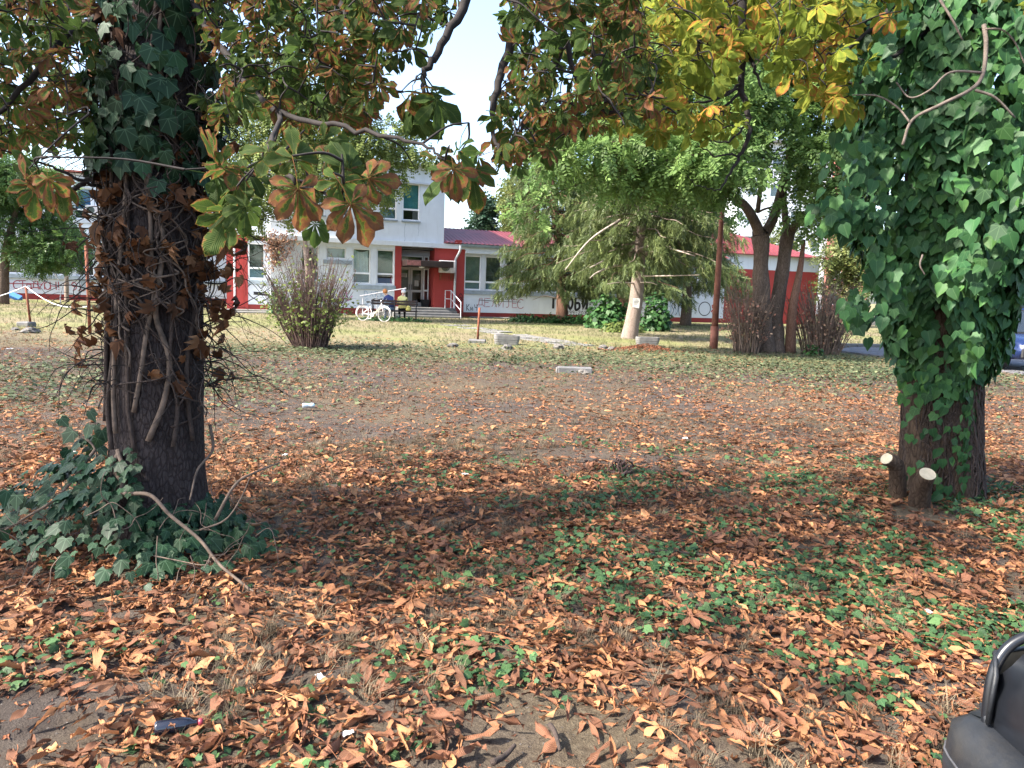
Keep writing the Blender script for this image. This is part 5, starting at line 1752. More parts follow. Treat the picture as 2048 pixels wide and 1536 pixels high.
def leafy_tree(name, label, trunks, lumps, n, size, leaf, bark, temps=None, hang=0.0, limbs=True, group=None, base=None, hollow=0.55, limb_r=0.04, extra_limbs=()):
    """trunks: list of (points, radii); lumps: list of (centre, radii); sprigs are spread over the lumps' shells"""
    temps = temps or PIN
    base = np.array(base if base is not None else trunks[0][0][0], float); base = base.copy(); base[2] = 0
    t = thing(name, label, 'tree', base, 0, group)
    tips = []
    for i, (pts, rad) in enumerate(trunks):
        c = catmull([np.asarray(p, float) for p in pts], 6)
        b = MB(); b.tube(c, np.interp(np.linspace(0, 1, len(c)), np.linspace(0, 1, len(rad)), rad), 12)
        v, f = b.arr()
        v = v + (np.stack([vnoise(v[:, 2] * 3, v[:, 0] * 5, 1, 3), vnoise(v[:, 2] * 3, v[:, 1] * 5, 1, 5), np.zeros(len(v))], 1) - 0.5) * rad[0] * 0.25 * np.array([1, 1, 0])
        mk('trunk', (v, f), M[bark], t, True, base)
        tips.append(c[len(c) // 3:])
    for pts, r in extra_limbs:
        c = catmull(pts, 6); b = MB(); b.tube(c, np.linspace(r, r * .35, len(c)), 8); mk('limb', b, M[bark], t, True, base)
        tips.append(c)
    A = np.concatenate(tips)
    if limbs:
        for (c, r) in lumps:
            c = np.asarray(c, float)
            d = np.linalg.norm(A - c, axis=1) + np.maximum(0, A[:, 2] - c[2]) * 1.5
            q = A[np.argmin(d)]
            path_ = limb_path(q, c, 0.12)
            b = MB(); b.tube(path_, np.linspace(limb_r, limb_r * .3, len(path_)), 6); mk('limb', b, M[bark], t, True, base)
    vol = np.array([r[0] * r[1] * r[2] for _, r in lumps]) ** (2 / 3)
    cnt = np.maximum(8, (n * vol / vol.sum()).astype(int))
    pos, Ms = [], []
    for (c, r), k in zip(lumps, cnt):
        d = rand_dirs(k); rad = hollow + (1.08 - hollow) * rng.random(k) ** 0.6
        p = np.asarray(c) + d * np.asarray(r) * rad[:, None]
        xd = unit(d * 0.8 + rng.normal(0, 0.5, (k, 3)) + np.array([0, 0, -0.25 - hang]))
        nn = np.array([0, 0, 1.0]) + rng.normal(0, 0.45, (k, 3)) + d * 0.4
        pos.append(p); Ms.append(rot_from(xd, nn) * (size * rng.uniform(0.7, 1.3, k))[:, None, None])
    scatter('crown', temps, np.concatenate(pos), np.concatenate(Ms), M[leaf], t, 'stuff', base)
    return t


def lumps_in(c, r, n, lr, seed=None, flat=1.0):
    out = []
    for i in range(n):
        d = rng.normal(0, 1, 3); d /= np.linalg.norm(d); d *= rng.random() ** 0.45
        s = lr * rng.uniform(0.7, 1.3)
        out.append((np.asarray(c) + d * np.asarray(r), (s, s, s * 0.75 * flat)))
    return out


# forked tree right of centre
b3 = G(1545, 706)
Y3 = b3[1]


def Q(px, py, dy_=0.0): return P(px, py, Y3 + dy_)


tr = [
    ([b3 + np.array([-0.15, 0, -0.1]), Q(1525, 640), Q(1522, 560, .1), Q(1521, 480, .2), Q(1520, 470, .2)], (0.30, 0.25, 0.23, 0.25)),
    ([b3 + np.array([0.2, 0.15, -0.1]), Q(1552, 640, .2), Q(1562, 560, .3), Q(1572, 490, .4), Q(1578, 460, .5)], (0.26, 0.21, 0.19, 0.2)),
]
ex = [
    ([Q(1522, 478, .2), Q(1510, 445), Q(1488, 410, -.5), Q(1450, 385, -1), Q(1390, 375, -1.5), Q(1300, 340, -2)], 0.17),
    ([Q(1522, 478, .2), Q(1545, 440, .3), Q(1560, 390, .4), Q(1575, 330, .4), Q(1590, 250, .3), Q(1595, 120, .2)], 0.17),
    ([Q(1577, 468, .5), Q(1570, 430, .6), Q(1572, 360, 1), Q(1620, 240, 1.2), Q(1640, 120, 1.2)], 0.12),
    ([Q(1577, 468, .5), Q(1600, 440, .2), Q(1640, 400, .0), Q(1690, 340, -.2), Q(1740, 270, -.5)], 0.14),
    ([Q(1515, 425, 0), Q(1522, 360, -.3), Q(1520, 290, -.5), Q(1500, 180, -1)], 0.07),
    ([Q(1560, 390, .4), Q(1600, 350, -.2), Q(1640, 340, -.8), Q(1690, 360, -1)], 0.06),
]
lm = []
for (px, py, dy_, r) in ((1160, 290, -2, 1.0), (1220, 330, -2, 1.1), (1290, 290, -2, 1.3), (1360, 330, -2.2, 1.1), (1330, 210, -1.5, 1.4), (1430, 250, -1.5, 1.3), (1450, 150, -.5, 1.5), (1350, 120, -.5, 1.3),
                        (1280, 180, -1, 1.2), (1540, 200, -.5, 1.3), (1560, 80, .5, 1.7), (1660, 120, .5, 1.6), (1660, 240, 0, 1.2), (1720, 300, -.5, 1.2), (1650, 330, -1, 0.9), (1700, 200, 0, 1.3), (1230, 210, -1.5, 0.9),
                        (1460, 330, -1.5, 0.8), (1610, 400, -.8, 0.65), (1560, 300, -1, 0.9), (1190, 240, -2, .8), (1400, 40, 0, 1.7), (1300, 40, .5, 1.4), (1500, 20, .5, 1.7), (1620, 0, .5, 1.7), (1740, 20, 1, 1.7), (1270, 100, 0, 1.0), (1420, 370, -1.2, .7), (1690, 400, -1.0, .7), (1640, 440, -.2, .5)):
    c = Q(px, py, dy_)
    lm.append((c, (r, r, r * .72)))
    for k in range(2):
        c2 = c + rng.normal(0, r * 0.65, 3); lm.append((c2, (r * .5, r * .5, r * .4)))
ft = leafy_tree('forked_tree', 'forked tree with two dark stems and wide bright green crown', tr, lm, 12000, 0.46, 'green_a', 'bark_mid', extra_limbs=ex, base=b3, limb_r=0.035)
b = MB(); sb = G(1525, 700); b.tube([sb + np.array([0, 0.1, 0.0]), sb + np.array([0.03, -0.15, 0.22])], [0.13, 0.11], 12); o = mk('stub', b, M['bark_mid'], ft, True, b3)
b = MB(); b.tube([sb + np.array([0.03, -0.151, 0.222]), sb + np.array([0.031, -0.158, 0.228])], [0.105, 0.10], 14); mk('cut_face', b, M['cut_wood'], o, False, b3)
# a pale stripped limb leaning on the right stem
pl_ = thing('fallen_limb', 'pale stripped limb leaning upright against the forked tree', 'branch', G(1578, 706))
pb = G(1578, 706)
b = MB(); b.tube(catmull([pb + np.array([0, -.1, -.05]), Q(1585, 620, -.2), Q(1600, 540, -.1), Q(1608, 480, .1)], 6), [0.17, 0.13, 0.09, 0.05], 9); mk('wood', b, M['bark_red'], pl_, True, pb)


# spruces
def spruce(name, label, base, trunk_pts, rad, z0, z1, lmax, nbr, per, bark='bark_red', size=0.34, leaf='spruce', dead=(), group='old spruces in front of the school wing', shape=1.0):
    base = np.array(base, float); base[2] = 0
    t = thing(name, label, 'tree', base, 0, group)
    c = catmull(trunk_pts, 8)
    b = MB(); b.tube(c, np.interp(np.linspace(0, 1, len(c)), np.linspace(0, 1, len(rad)), rad), 12); v, f = b.arr()
    mk('trunk', (v, f), M[bark], t, True, base)
    pos, Ms, bl = [], [], MB()
    for k in range(nbr):
        u = (k + random.random()) / nbr
        z = z0 + (z1 - z0) * u
        i = np.argmin(abs(c[:, 2] - z)); p0 = c[i].copy(); p0[2] = z
        a = k * 2.4 + random.uniform(-.4, .4)
        ln = lmax * ((1 - u) ** (0.75 * shape) * 0.92 + 0.10) * random.uniform(0.7, 1.15)
        dirh = np.array([math.cos(a), math.sin(a), 0])
        pts = [p0 + dirh * ln * w + np.array([0, 0, ln * (0.10 * w - 0.42 * w * w + 0.16 * w ** 3)]) + rng.normal(0, .02, 3) * ln for w in np.linspace(0, 1, 6)]
        pc = catmull(pts, 4)
        bl.tube(pc, np.linspace(0.035, 0.008, len(pc)), 5, False)
        m_ = int(per * (0.35 + ln / lmax))
        w = 0.18 + 0.82 * rng.random(m_) ** 0.75
        q = np.stack([np.interp(w, np.linspace(0, 1, len(pc)), pc[:, j]) for j in range(3)], 1)
        side = np.cross(dirh, [0, 0, 1])
        q = q + side[None] * rng.normal(0, 0.16 * ln * 0.5, m_)[:, None] * w[:, None] + np.array([0, 0, -1]) * np.abs(rng.normal(0, 0.12, m_))[:, None]
        xd = unit(np.array([0, 0, -1.0]) + dirh * 0.35 + rng.normal(0, 0.38, (m_, 3)))
        pos.append(q); Ms.append(rot_from(xd, rng.normal(0, 1, (m_, 3))) * (size * rng.uniform(0.6, 1.5, m_))[:, None, None])
    mk('branches', bl, M[bark], t, True, base, 'stuff')
    for pts, r in dead:
        d_ = catmull(pts, 6); b = MB(); b.tube(d_, np.linspace(r, r * .3, len(d_)), 6); mk('dead_branch', b, M['dead_branch'], t, True, base)
    scatter('needles', NED, np.concatenate(pos), np.concatenate(Ms), M[leaf], t, 'stuff', base)
    return t


b4 = G(1258, 676); Y4 = b4[1]


def Q4(px, py, d=0.0): return P(px, py, Y4 + d)


dead4 = [([Q4(1272, 500), Q4(1310, 490, -.8), Q4(1350, 500, -1.4), Q4(1390, 512, -1.9)], 0.06), ([Q4(1272, 505), Q4(1320, 505, -.5), Q4(1362, 520, -.9)], 0.05), ([Q4(1272, 503), Q4(1230, 512, -.9), Q4(1180, 535, -1.7)], 0.06),
         ([Q4(1270, 532), Q4(1230, 532, -.9), Q4(1195, 545, -1.6), Q4(1180, 556, -2)], 0.055), ([Q4(1274, 505), Q4(1256, 520, -.6), Q4(1262, 540, -.8)], 0.03), ([Q4(1275, 552), Q4(1320, 552, -1), Q4(1400, 550, -1.6)], 0.045),
         ([Q4(1273, 567), Q4(1240, 565, -.8), Q4(1215, 568, -1)], 0.035), ([Q4(1240, 440, -1), Q4(1180, 480, -1.6), Q4(1130, 540, -2)], 0.05), ([Q4(1275, 565), Q4(1300, 565, -.8), Q4(1315, 570, -1)], 0.035)]
sp4 = spruce('spruce_tree', 'leaning pale trunked spruce with a white notice on its bare lower trunk', b4, [b4 + np.array([0, 0, -.1]), Q4(1264, 645), Q4(1272, 600), Q4(1277, 540), Q4(1283, 450), Q4(1287, 330), Q4(1290, 220)],
             (0.33, 0.27, 0.25, 0.22, 0.17, 0.12, 0.05), 2.9, 7.8, 3.3, 80, 85, 'bark_pale', dead=dead4, size=.40)
nt_ = Q4(1273, 606, -0.265)
b = MB(); b.add([(nt_[0] - .14, nt_[1], nt_[2] - .15), (nt_[0] + .1, nt_[1], nt_[2] - .19), (nt_[0] + .13, nt_[1], nt_[2] + .17), (nt_[0] - .13, nt_[1], nt_[2] + .17),
                 (nt_[0] - .14, nt_[1] + .004, nt_[2] - .15), (nt_[0] + .1, nt_[1] + .004, nt_[2] - .19), (nt_[0] + .13, nt_[1] + .004, nt_[2] + .17), (nt_[0] - .13, nt_[1] + .004, nt_[2] + .17)],
                [(0, 1, 2, 3), (7, 6, 5, 4), (0, 4, 5, 1), (2, 6, 7, 3)])
no = tag(thing('notice_sheet', 'white paper notice pinned to the leaning spruce trunk', 'notice', nt_), 'white paper notice pinned to the leaning spruce trunk', 'notice')
mk('sheet', b, M['paper'], no, False, nt_)
b = MB()
for i, (w0, w1) in enumerate(((-.05, .06), (-.09, .08), (-.09, .07), (-.09, .02))):
    zz = nt_[2] + 0.10 - i * 0.05
    b.add([(nt_[0] + w0, nt_[1] - .003, zz), (nt_[0] + w1, nt_[1] - .003, zz), (nt_[0] + w1, nt_[1] - .003, zz + .018), (nt_[0] + w0, nt_[1] - .003, zz + .018)], [(0, 1, 2, 3)])
mk('print_lines', b, M['ink'], no, False, nt_)

b5 = G(1125, 646)
b5 = np.array([P(1125, 600, 38.5)[0], 38.5, 0])


def Q5(px, py, d=0.0): return P(px, py, 38.5 + d)


spruce('spruce_tree', 'tall drooping spruce before the wing windows, its trunk crossing the bold graffiti', b5, [b5 + np.array([0, 0, -.1]), Q5(1124, 600), Q5(1120, 500), Q5(1105, 380), Q5(1100, 250), Q5(1098, 215)],
       (0.34, 0.28, 0.24, 0.18, 0.1, 0.03), 1.9, 10.6, 3.5, 110, 90, 'bark_red', dead=[([Q5(1122, 600), Q5(1090, 592, -.5), Q5(1065, 600, -1)], 0.04)], size=0.42)
# a dry lower bough hanging over the wall
b6 = np.array([P(1246, 600, 36.5)[0], 36.5, 0])


def Q6(px, py, d=0.0): return P(px, py, 36.5 + d)


spruce('spruce_tree', 'dark spruce with reddish trunk foot standing behind the leaning spruce', b6, [b6 + np.array([0, 0, -.1]), Q6(1246, 600), Q6(1240, 480), Q6(1225, 330), Q6(1220, 230)], (0.46, 0.30, 0.25, 0.15, 0.04),
       2.0, 9.0, 3.3, 80, 80, 'bark_red', size=0.45)
b7 = np.array([P(1374, 600, 41.0)[0], 41.0, 0])


def Q7(px, py, d=0.0): return P(px, py, 41.0 + d)


spruce('spruce_tree', 'shaded spruce left of the rusty pole close to the wing wall', b7, [b7 + np.array([0, 0, -.1]), Q7(1374, 590), Q7(1372, 480), Q7(1370, 330), Q7(1370, 260)], (0.33, 0.26, 0.22, 0.15, 0.04),
       2.3, 9.0, 3.8, 80, 80, 'bark_mid', size=0.48)

# birch in front of the upper floor
Yb = 33.5
bb = np.array([P(618, 600, Yb)[0], Yb, 0])
lm = []
for (px, py, r, dy_) in ((470, 300, 1.4, 0), (520, 250, 1.6, .5), (600, 240, 1.8, 0), (680, 250, 1.7, .3), (560, 340, 1.5, -.6), (640, 330, 1.5, -.4), (720, 300, 1.2, 0), (770, 270, 1.0, .2), (500, 390, 1.1, 0), (700, 360, .9, -.2), (760, 330, .8, 0),
                      (800, 300, .7, .2), (450, 360, 1.0, .2), (620, 170, 1.6, .5), (540, 170, 1.5, .5), (800, 360, .5, 0), (830, 310, .5, 0), (760, 390, .6, 0), (830, 250, .55, .3), (590, 410, .9, 0), (860, 320, .4, 0), (700, 190, 1.1, .2), (500, 440, .6, 0)):
    lm.append((P(px, py, Yb + dy_), (r, r, r * .9)))
leafy_tree('birch_tree', 'light yellow-green drooping tree in front of the upper floor windows', [([bb + np.array([0, 0, -.1]), P(616, 560, Yb), P(606, 430, Yb), P(600, 280, Yb), P(600, 180, Yb)], (0.14, 0.12, 0.09, 0.06, 0.03))], lm, 7500, 0.38, 'green_c', 'bark_pale', PIN_S, hang=0.9, limb_r=0.03)

# trees in front of the left wing
Yl = 38.0
bl_ = np.array([P(5, 600, Yl)[0], Yl, 0])
lm = lumps_in(P(40, 430, Yl), (2.6, 1.5, 2.4), 26, 0.85) + lumps_in(P(120, 470, Yl), (1.2, 1, 1.4), 8, 0.6) + lumps_in(P(0, 350, Yl), (2.0, 1.5, 1.6), 10, 0.9)
leafy_tree('leafy_tree', 'broad leafy green tree covering the left wing at the picture edge', [([bl_ + np.array([0, 0, -.1]), P(8, 540, Yl), P(20, 470, Yl), P(40, 390, Yl)], (0.3, 0.25, 0.18, 0.08))], lm, 5000, 0.42, 'green_b', 'bark_mid', limb_r=0.05)
Ys = 44.0
bs = np.array([P(133, 590, Ys)[0], Ys, 0])
lm = lumps_in(P(137, 480, Ys), (0.75, 0.7, 1.5), 14, 0.5)
leafy_tree('young_tree', 'small round-crowned young tree with thin pale trunk before the left wing', [([bs + np.array([0, 0, -.1]), P(133, 560, Ys), P(135, 520, Ys), P(137, 460, Ys)], (0.13, 0.11, 0.09, 0.04))], lm, 1900, 0.34, 'bluegreen', 'bark_pale', PIN_S, limb_r=0.03)
b = MB()
t = thing('sapling', 'bare forked white sapling stems beside the small young tree', 'sapling', P(121, 600, 40.0) * np.array([1, 1, 0]))
sb_ = P(121, 600, 40.0) * np.array([1, 1, 0])
b.tube(catmull([sb_, P(121, 590, 40), P(128, 565, 40), P(136, 548, 40)], 4), 0.03, 5); b.tube(catmull([P(128, 567, 40), P(118, 560, 40), P(110, 548, 40)], 4), 0.025, 5)
mk('stem', b, M['rail_white'], t, True, sb_)

# background trees over the roofs
for (nm, lab, px, Y, top, bot, wpx, leaf, n, sz) in (
        ('background_tree', 'bluish green tree rising over the red wing roof beside the block', 965, 62, 380, 480, 30, 'bluegreen', 1100, 0.8),
        ('background_tree', 'pale green tree behind the wing roof left of the tall spruce', 1040, 58, 320, 490, 48, 'green_d', 2200, 0.8),
        ('background_tree', 'yellow-green tree behind the red hall beyond the forked tree', 1560, 75, 440, 540, 60, 'green_d', 900, 0.8),
        ('background_tree', 'olive tree behind the spruces over the wing roof', 1200, 62, 330, 480, 110, 'green_b', 1500, 0.9),
        ('background_tree', 'deep green tree behind the far spruce above the wing roof', 1400, 66, 280, 500, 90, 'green_b', 1600, 0.9)):
    base_ = np.array([P(px, 560, Y)[0], Y, 0])
    ztop = P(px, top, Y)[2]; zb = max(2.0, P(px, bot, Y)[2] - 2)
    w = wpx / 1500 * Y
    c = np.array([base_[0], Y, (ztop + zb) / 2])
    lm = lumps_in(c, (w * .75, w * .7, (ztop - zb) / 2 * .85), 16, w * .38)
    leafy_tree(nm, lab, [([base_, base_ + np.array([0, 0, zb]), c + np.array([0, 0, (ztop - zb) * .3])], (0.3, 0.22, 0.06))], lm, n, sz, leaf, 'bark_mid', PIN_S, group='trees beyond the roofs', limb_r=.06)
Yp = 48.0
bp = np.array([P(1705, 600, Yp)[0], Yp, 0])
lm = lumps_in(P(1700, 510, Yp), (2.0, 1.5, 1.6), 22, 0.7) + lumps_in(P(1680, 570, Yp), (1.2, 1, 1.0), 10, 0.55) + lumps_in(P(1750, 540, Yp), (1.5, 1, 1.6), 10, 0.6)
leafy_tree('pine_tree', 'loose yellow-green pine between the red hall and the ivy trunk', [([bp, P(1706, 570, Yp), P(1712, 500, Yp), P(1718, 440, Yp)], (0.3, 0.27, 0.22, 0.1))], lm, 1700, 0.5, 'green_d', 'bark_red', PIN_S)
for (px, Y, top, w, leaf, lab) in ((2010, 60, 520, 5.5, 'green_d', 'yellow-green hedge tree behind the parked black car'), (1900, 66, 470, 6, 'green_b', 'green tree beyond the road behind the ivy trunk'), (1800, 70, 480, 5, 'green_b', 'distant green tree above the red slide'),
                                  (300, 66, 330, 6, 'green_b', 'distant tree behind the left wing roof'), (2120, 45, 420, 4, 'green_b', 'dark green tree at the far right picture edge')):
    base_ = np.array([P(px, 560, Y)[0], Y, 0]); zt = P(px, top, Y)[2]
    lm = lumps_in(base_ + np.array([0, 0, zt * .55]), (w * .7, w * .5, zt * .4), 16, w * .33)
    leafy_tree('background_tree', lab, [([base_, base_ + np.array([0, 0, zt * .4]), base_ + np.array([0.2, 0, zt * .7])], (0.28, 0.2, 0.06))], lm, 1300, 0.75, leaf, 'bark_mid', PIN_S, group='trees beyond the road')


# ------------------------------------------------------------------ stemmy bushes
def stem_bush(name, label, px, pyb, wpx, hpx, n, mat, leaf, nleaf, spread=0.5, group='cut-back bushes of upright stems'):
    c = G(px, pyb); Y = c[1]; sc = Y / 1500
    H = hpx * sc; W = wpx * sc / 2
    c[2] = 0
    t = thing(name, label, 'bush', c, 0, group)
    b = MB(); tips = []
    for k in range(n):
        a = random.uniform(0, 6.283); r0 = math.sqrt(random.random())
        p = np.array([c[0] + r0 * W * .5 * math.cos(a), c[1] + r0 * W * .5 * math.sin(a), -0.03])
        h = H * random.uniform(0.6, 1.0) * (1.05 - 0.25 * r0)
        q = p + np.array([math.cos(a) * W * spread * r0 * 1.25 + random.gauss(0, .08), math.sin(a) * W * spread * r0, h])
        m1 = p + (q - p) * .5 + rng.normal(0, .05, 3) + np.array([-math.cos(a), -math.sin(a), 0]) * 0.10 * W
        pc = catmull([p, m1, q], 4); r = random.uniform(0.006, 0.016) * (Y / 20)
        b.tube(pc, np.linspace(r, r * .45, len(pc)), 4, False)
        for j in range(3):
            s0 = pc[random.randint(3, len(pc) - 1)]; d = unit(rng.normal(0, 1, 3) * np.array([1, 1, .4]) + np.array([0, 0, .8])) * random.uniform(.12, .4)
            b.tube([s0, s0 + d * .55 + rng.normal(0, .02, 3), s0 + d], [r * .5, r * .2], 3, False); tips.append(s0 + d * random.random())
        tips.append(q)
    mk('stems', b, M[mat], t, True, c, 'stuff')
    if nleaf:
        T_ = np.array(tips); i = rng.integers(0, len(T_), nleaf)
        pos = T_[i] + rng.normal(0, .07, (nleaf, 3)); pos[:, 2] = np.abs(pos[:, 2]) * rng.uniform(.35, 1.0, nleaf)
        scatter('leaves', IVY_T, pos, rot_from(rng.normal(0, 1, (nleaf, 3)), rng.normal(0, .6, (nleaf, 3)) + np.array([0, 0, 1])) * rng.uniform(.04, .085, nleaf)[:, None, None], M[leaf], t, 'stuff', c)
    return t


stem_bush('stem_bush', 'bushy clump of dark bare upright stems on the lawn left of the bicycle', 622, 694, 135, 205, 300, 'stem_brown', 'green_c', 1700, .75)
stem_bush('stem_bush', 'brown twiggy bush left of the forked tree stems', 1492, 706, 105, 165, 150, 'stem_tan', 'dry_vine', 420, 0.5)
stem_bush('stem_bush', 'wide brown twiggy bush right of the forked tree before the red wall', 1640, 708, 135, 165, 240, 'stem_tan', 'dry_vine', 450, 0.6)
# dark splayed twigs on the right flank of the first bush
# dry creeper and green shrub on the corner of the forward wall
cv = FO + FE * (S(556)) + FN * 0.15; cv[2] = 0
t = thing('dry_creeper', 'dried pinkish brown creeper hanging on the white wall by the heart', 'creeper', cv)
pos = []
b = MB()
for k in range(60):
    p = P(random.uniform(525, 600), random.uniform(462, 490), 38.2); q = P(random.uniform(530, 560), random.uniform(490, 545), 38.2)
    c = catmull([p, (p + q) / 2 + rng.normal(0, .15, 3), q], 4); b.tube(c, 0.012, 3, False); pos += list(c)
mk('stems', b, M['stem_tan'], t, True, cv, 'stuff')
pos = np.array(pos); i = rng.integers(0, len(pos), 900); pp = pos[i] + rng.normal(0, .10, (900, 3)) * np.array([1.3, .6, 1.3])
scatter('leaves', IVY_T, pp, rot_from(rng.normal(0, 1, (900, 3)), rng.normal(0, 1, (900, 3))) * rng.uniform(.05, .11, 900)[:, None, None], M['dry_vine'], t, 'stuff', cv)


def leaf_shrub(name, label, c, rad, n, size, leaf, cat='shrub', temps=None, group=None):
    c = np.array(c, float); b0 = c.copy(); b0[2] = 0
    t = thing(name, label, cat, b0, 0, group)
    b = MB()
    for k in range(14):
        a = random.uniform(0, 6.28); q = b0 + np.array([rad[0] * .8 * math.cos(a) * random.random(), rad[1] * .8 * math.sin(a) * random.random(), rad[2] * random.uniform(1.0, 1.8)])
        b.tube(catmull([b0 + rng.normal(0, .05, 3) * np.array([1, 1, 0]), (b0 + q) / 2 + rng.normal(0, .05, 3), q], 3), [0.015, 0.006], 4, False)
    mk('stems', b, M['stem_brown'], t, True, b0, 'stuff')
    d = rand_dirs(n); d[:, 2] = np.abs(d[:, 2]) * 1.0
    r = 0.45 + 0.6 * rng.random(n)
    w = 1 + 0.35 * (vnoise(d[:, 0] * 3, d[:, 1] * 3 + d[:, 2] * 2, 1, 5) - .5)
    p = b0 + d * np.array([rad[0], rad[1], rad[2] * 1.9]) * (r * w)[:, None]; p[:, 2] = np.maximum(p[:, 2], 0.04)
    scatter('leaves', temps or IVY_T, p, rot_from(d * .6 + np.array([0, 0, -.6]) + rng.normal(0, .4, (n, 3)), d + np.array([0, -.2, .6]) + rng.normal(0, .3, (n, 3))) * (size * rng.uniform(.6, 1.3, n))[:, None, None], M[leaf], t, 'stuff', b0)
    return t


leaf_shrub('green_shrub', 'green ivy shrub climbing the wall corner beside the heart', P(556, 620, 37.6), (0.5, 0.35, 0.75), 900, 0.10, 'green_e', group='green shrubs along the building')
leaf_shrub('green_shrub', 'broad leaved green shrub at the spruce foot left of the leaning trunk', P(1215, 640, 34.5), (1.0, 0.7, 0.75), 900, 0.20, 'green_e', group='green shrubs along the building')
leaf_shrub('green_shrub', 'bright green shrub just right of the leaning spruce trunk', P(1312, 640, 33.5), (0.7, 0.6, 0.8), 600, 0.19, 'green_e', group='green shrubs along the building')
leaf_shrub('green_shrub', 'low yellowish weeds in front of the broad leaved shrub', P(1245, 655, 31.5), (0.9, 0.4, 0.22), 500, 0.13, 'green_c', group='green shrubs along the building')
for (px, w, lab) in ((1050, .9, 'low weeds at the wing plinth under the crossed-out word'), (1100, .8, 'low green weeds at the plinth left of the tall spruce'), (1150, .8, 'low green weeds at the plinth right of the tall spruce')):
    leaf_shrub('weed_clump', lab, P(px, 640, 38.0), (w, .4, .22), 500, 0.11, 'green_e', 'weeds', group='weeds along the wing plinth')
leaf_shrub('weed_clump', 'patch of low green weeds under the bench and bicycle', P(788, 643, 34.2), (1.7, .35, .10), 700, 0.09, 'green_e', 'weeds', group='weeds along the wing plinth')
leaf_shrub('weed_clump', 'small green weed tuft at the foot of the wide twiggy bush', P(1630, 700, 21.5), (.3, .25, .16), 160, 0.08, 'green_e', 'weeds', group='weeds along the wing plinth')
leaf_shrub('leafy_sapling', 'small bright green seedling standing in the leaf litter', G(1240, 945), (.09, .08, .07), 16, 0.055, 'green_e', 'seedling')
leaf_shrub('leafy_sapling', 'pale green seedling at the right picture edge by the ivy trunk', G(2035, 1010), (.16, .12, .09), 26, 0.06, 'green_e', 'seedling')

# ------------------------------------------------------------------ ground cover (stuff)
def bare(x, y):
    d = np.zeros_like(x)
    for (px, py, sx, sy, k) in ((1080, 1480, .42, .30, .95), (30, 1480, .35, .25, .9), (1200, 910, 1.3, .28, .9), (700, 830, 2.2, 1.3, .75), (880, 760, 3.0, 1.2, .6), (560, 1060, .35, .4, .5), (700, 1150, .3, .25, .4)):
        c = G(px, py); d = np.maximum(d, k * np.exp(-((x - c[0]) / sx) ** 2 - ((y - c[1]) / sy) ** 2))
    return d


def in_view(p, mg=60):
    q = p - CP; w = q @ FV
    X = 1024 + FPX * (q @ RV) / np.maximum(w, .01); Y_ = 768 - FPX * (q @ UV) / np.maximum(w, .01)
    return (w > .3) & (X > -mg) & (X < 2048 + mg) & (Y_ < 1536 + mg)


def field(n, y0, y1, dens, mg=120):
    """random ground points inside the view wedge, thinned by a density function"""
    out = []
    got = 0
    for it in range(60):
        y = np.sqrt(rng.random(n * 2) * (y1 * y1 - y0 * y0) + y0 * y0)
        x = (rng.random(n * 2) * 2 - 1) * (y * 0.76 + 0.4)
        k = rng.random(n * 2) < dens(x, y)
        p = np.stack([x[k], y[k], gz(x[k], y[k])], 1)
        p = p[in_view(p, mg)]
        out.append(p); got += len(p)
        if got >= n: break
    return np.concatenate(out)[:n]


def lit_d(x, y):
    base_ = np.interp(y, [0, 5.0, 6.3, 7.6, 9.5, 13, 16, 24], [1, 1, .75, .33, .17, .09, .045, .012]) * (0.72 + 0.5 * fbm(x, y, 1.4, 41))
    right = np.clip((x - 1) / 4, 0, 1) * np.interp(y, [6, 8, 13, 17], [0, .35, .25, 0])
    d = np.clip(base_ + right * fbm(x, y, 1.0, 44), 0, 1)
    d = d * np.where(fbm(x, y, 0.8, 42) < 0.30, .3, 1)
    return d * (1 - bare(x, y))


def leaf_mats(n, s0, s1, tilt=0.45):
    a = rng.random(n) * 6.283
    xd = np.stack([np.cos(a), np.sin(a), rng.normal(0, tilt * .5, n)], 1)
    nn = np.stack([rng.normal(0, tilt, n), rng.normal(0, tilt, n), np.where(rng.random(n) < .75, 1.0, -1.0)], 1)
    return rot_from(xd, nn) * rng.uniform(s0, s1, n)[:, None, None] * np.stack([np.ones(n), rng.uniform(.45, 1.05, n), rng.uniform(.6, 1.1, n)], 1)[:, None, :]


# big curled chestnut leaves
p = field(42000, 1.6, 24, lit_d)
p[:, 2] += rng.random(len(p)) * np.interp(p[:, 1], [2, 7, 10], [.035, .03, .01])
near = np.argsort(p[:, 1] + 0.02 * np.abs(p[:, 0]))
vis_near = [i for i in near if in_view(p[i:i + 1], -20)[0]][:300]
ms = mesh_variants('fallen_leaf', DRY_T, M['litter'])
mm_ = leaf_mats(len(p), .045, .14, .32)
for i in vis_near:
    o = place('fallen_leaf', ms[int(rng.integers(0, len(ms)))], None, mm_[i] * 1.08, p[i] + np.array([0, 0, .012]))
    tag(o, 'curled brown chestnut leaf lying among the nearest litter in the foreground', 'leaf', 'nearest fallen chestnut leaves')
rest = np.setdiff1d(np.arange(len(p)), np.array(vis_near))
nr = rest[p[rest, 1] < 6.6]; fr = rest[p[rest, 1] >= 6.6]
o = scatter('leaf_litter', DRY_T, p[nr], mm_[nr], M['litter']); o['label'] = 'thick litter of curled rusty chestnut leaves'
o = scatter('leaf_litter', DRY_LOW, p[fr], mm_[fr] * 0.95, M['litter']); o['label'] = 'scattered rusty leaves on the trodden earth'
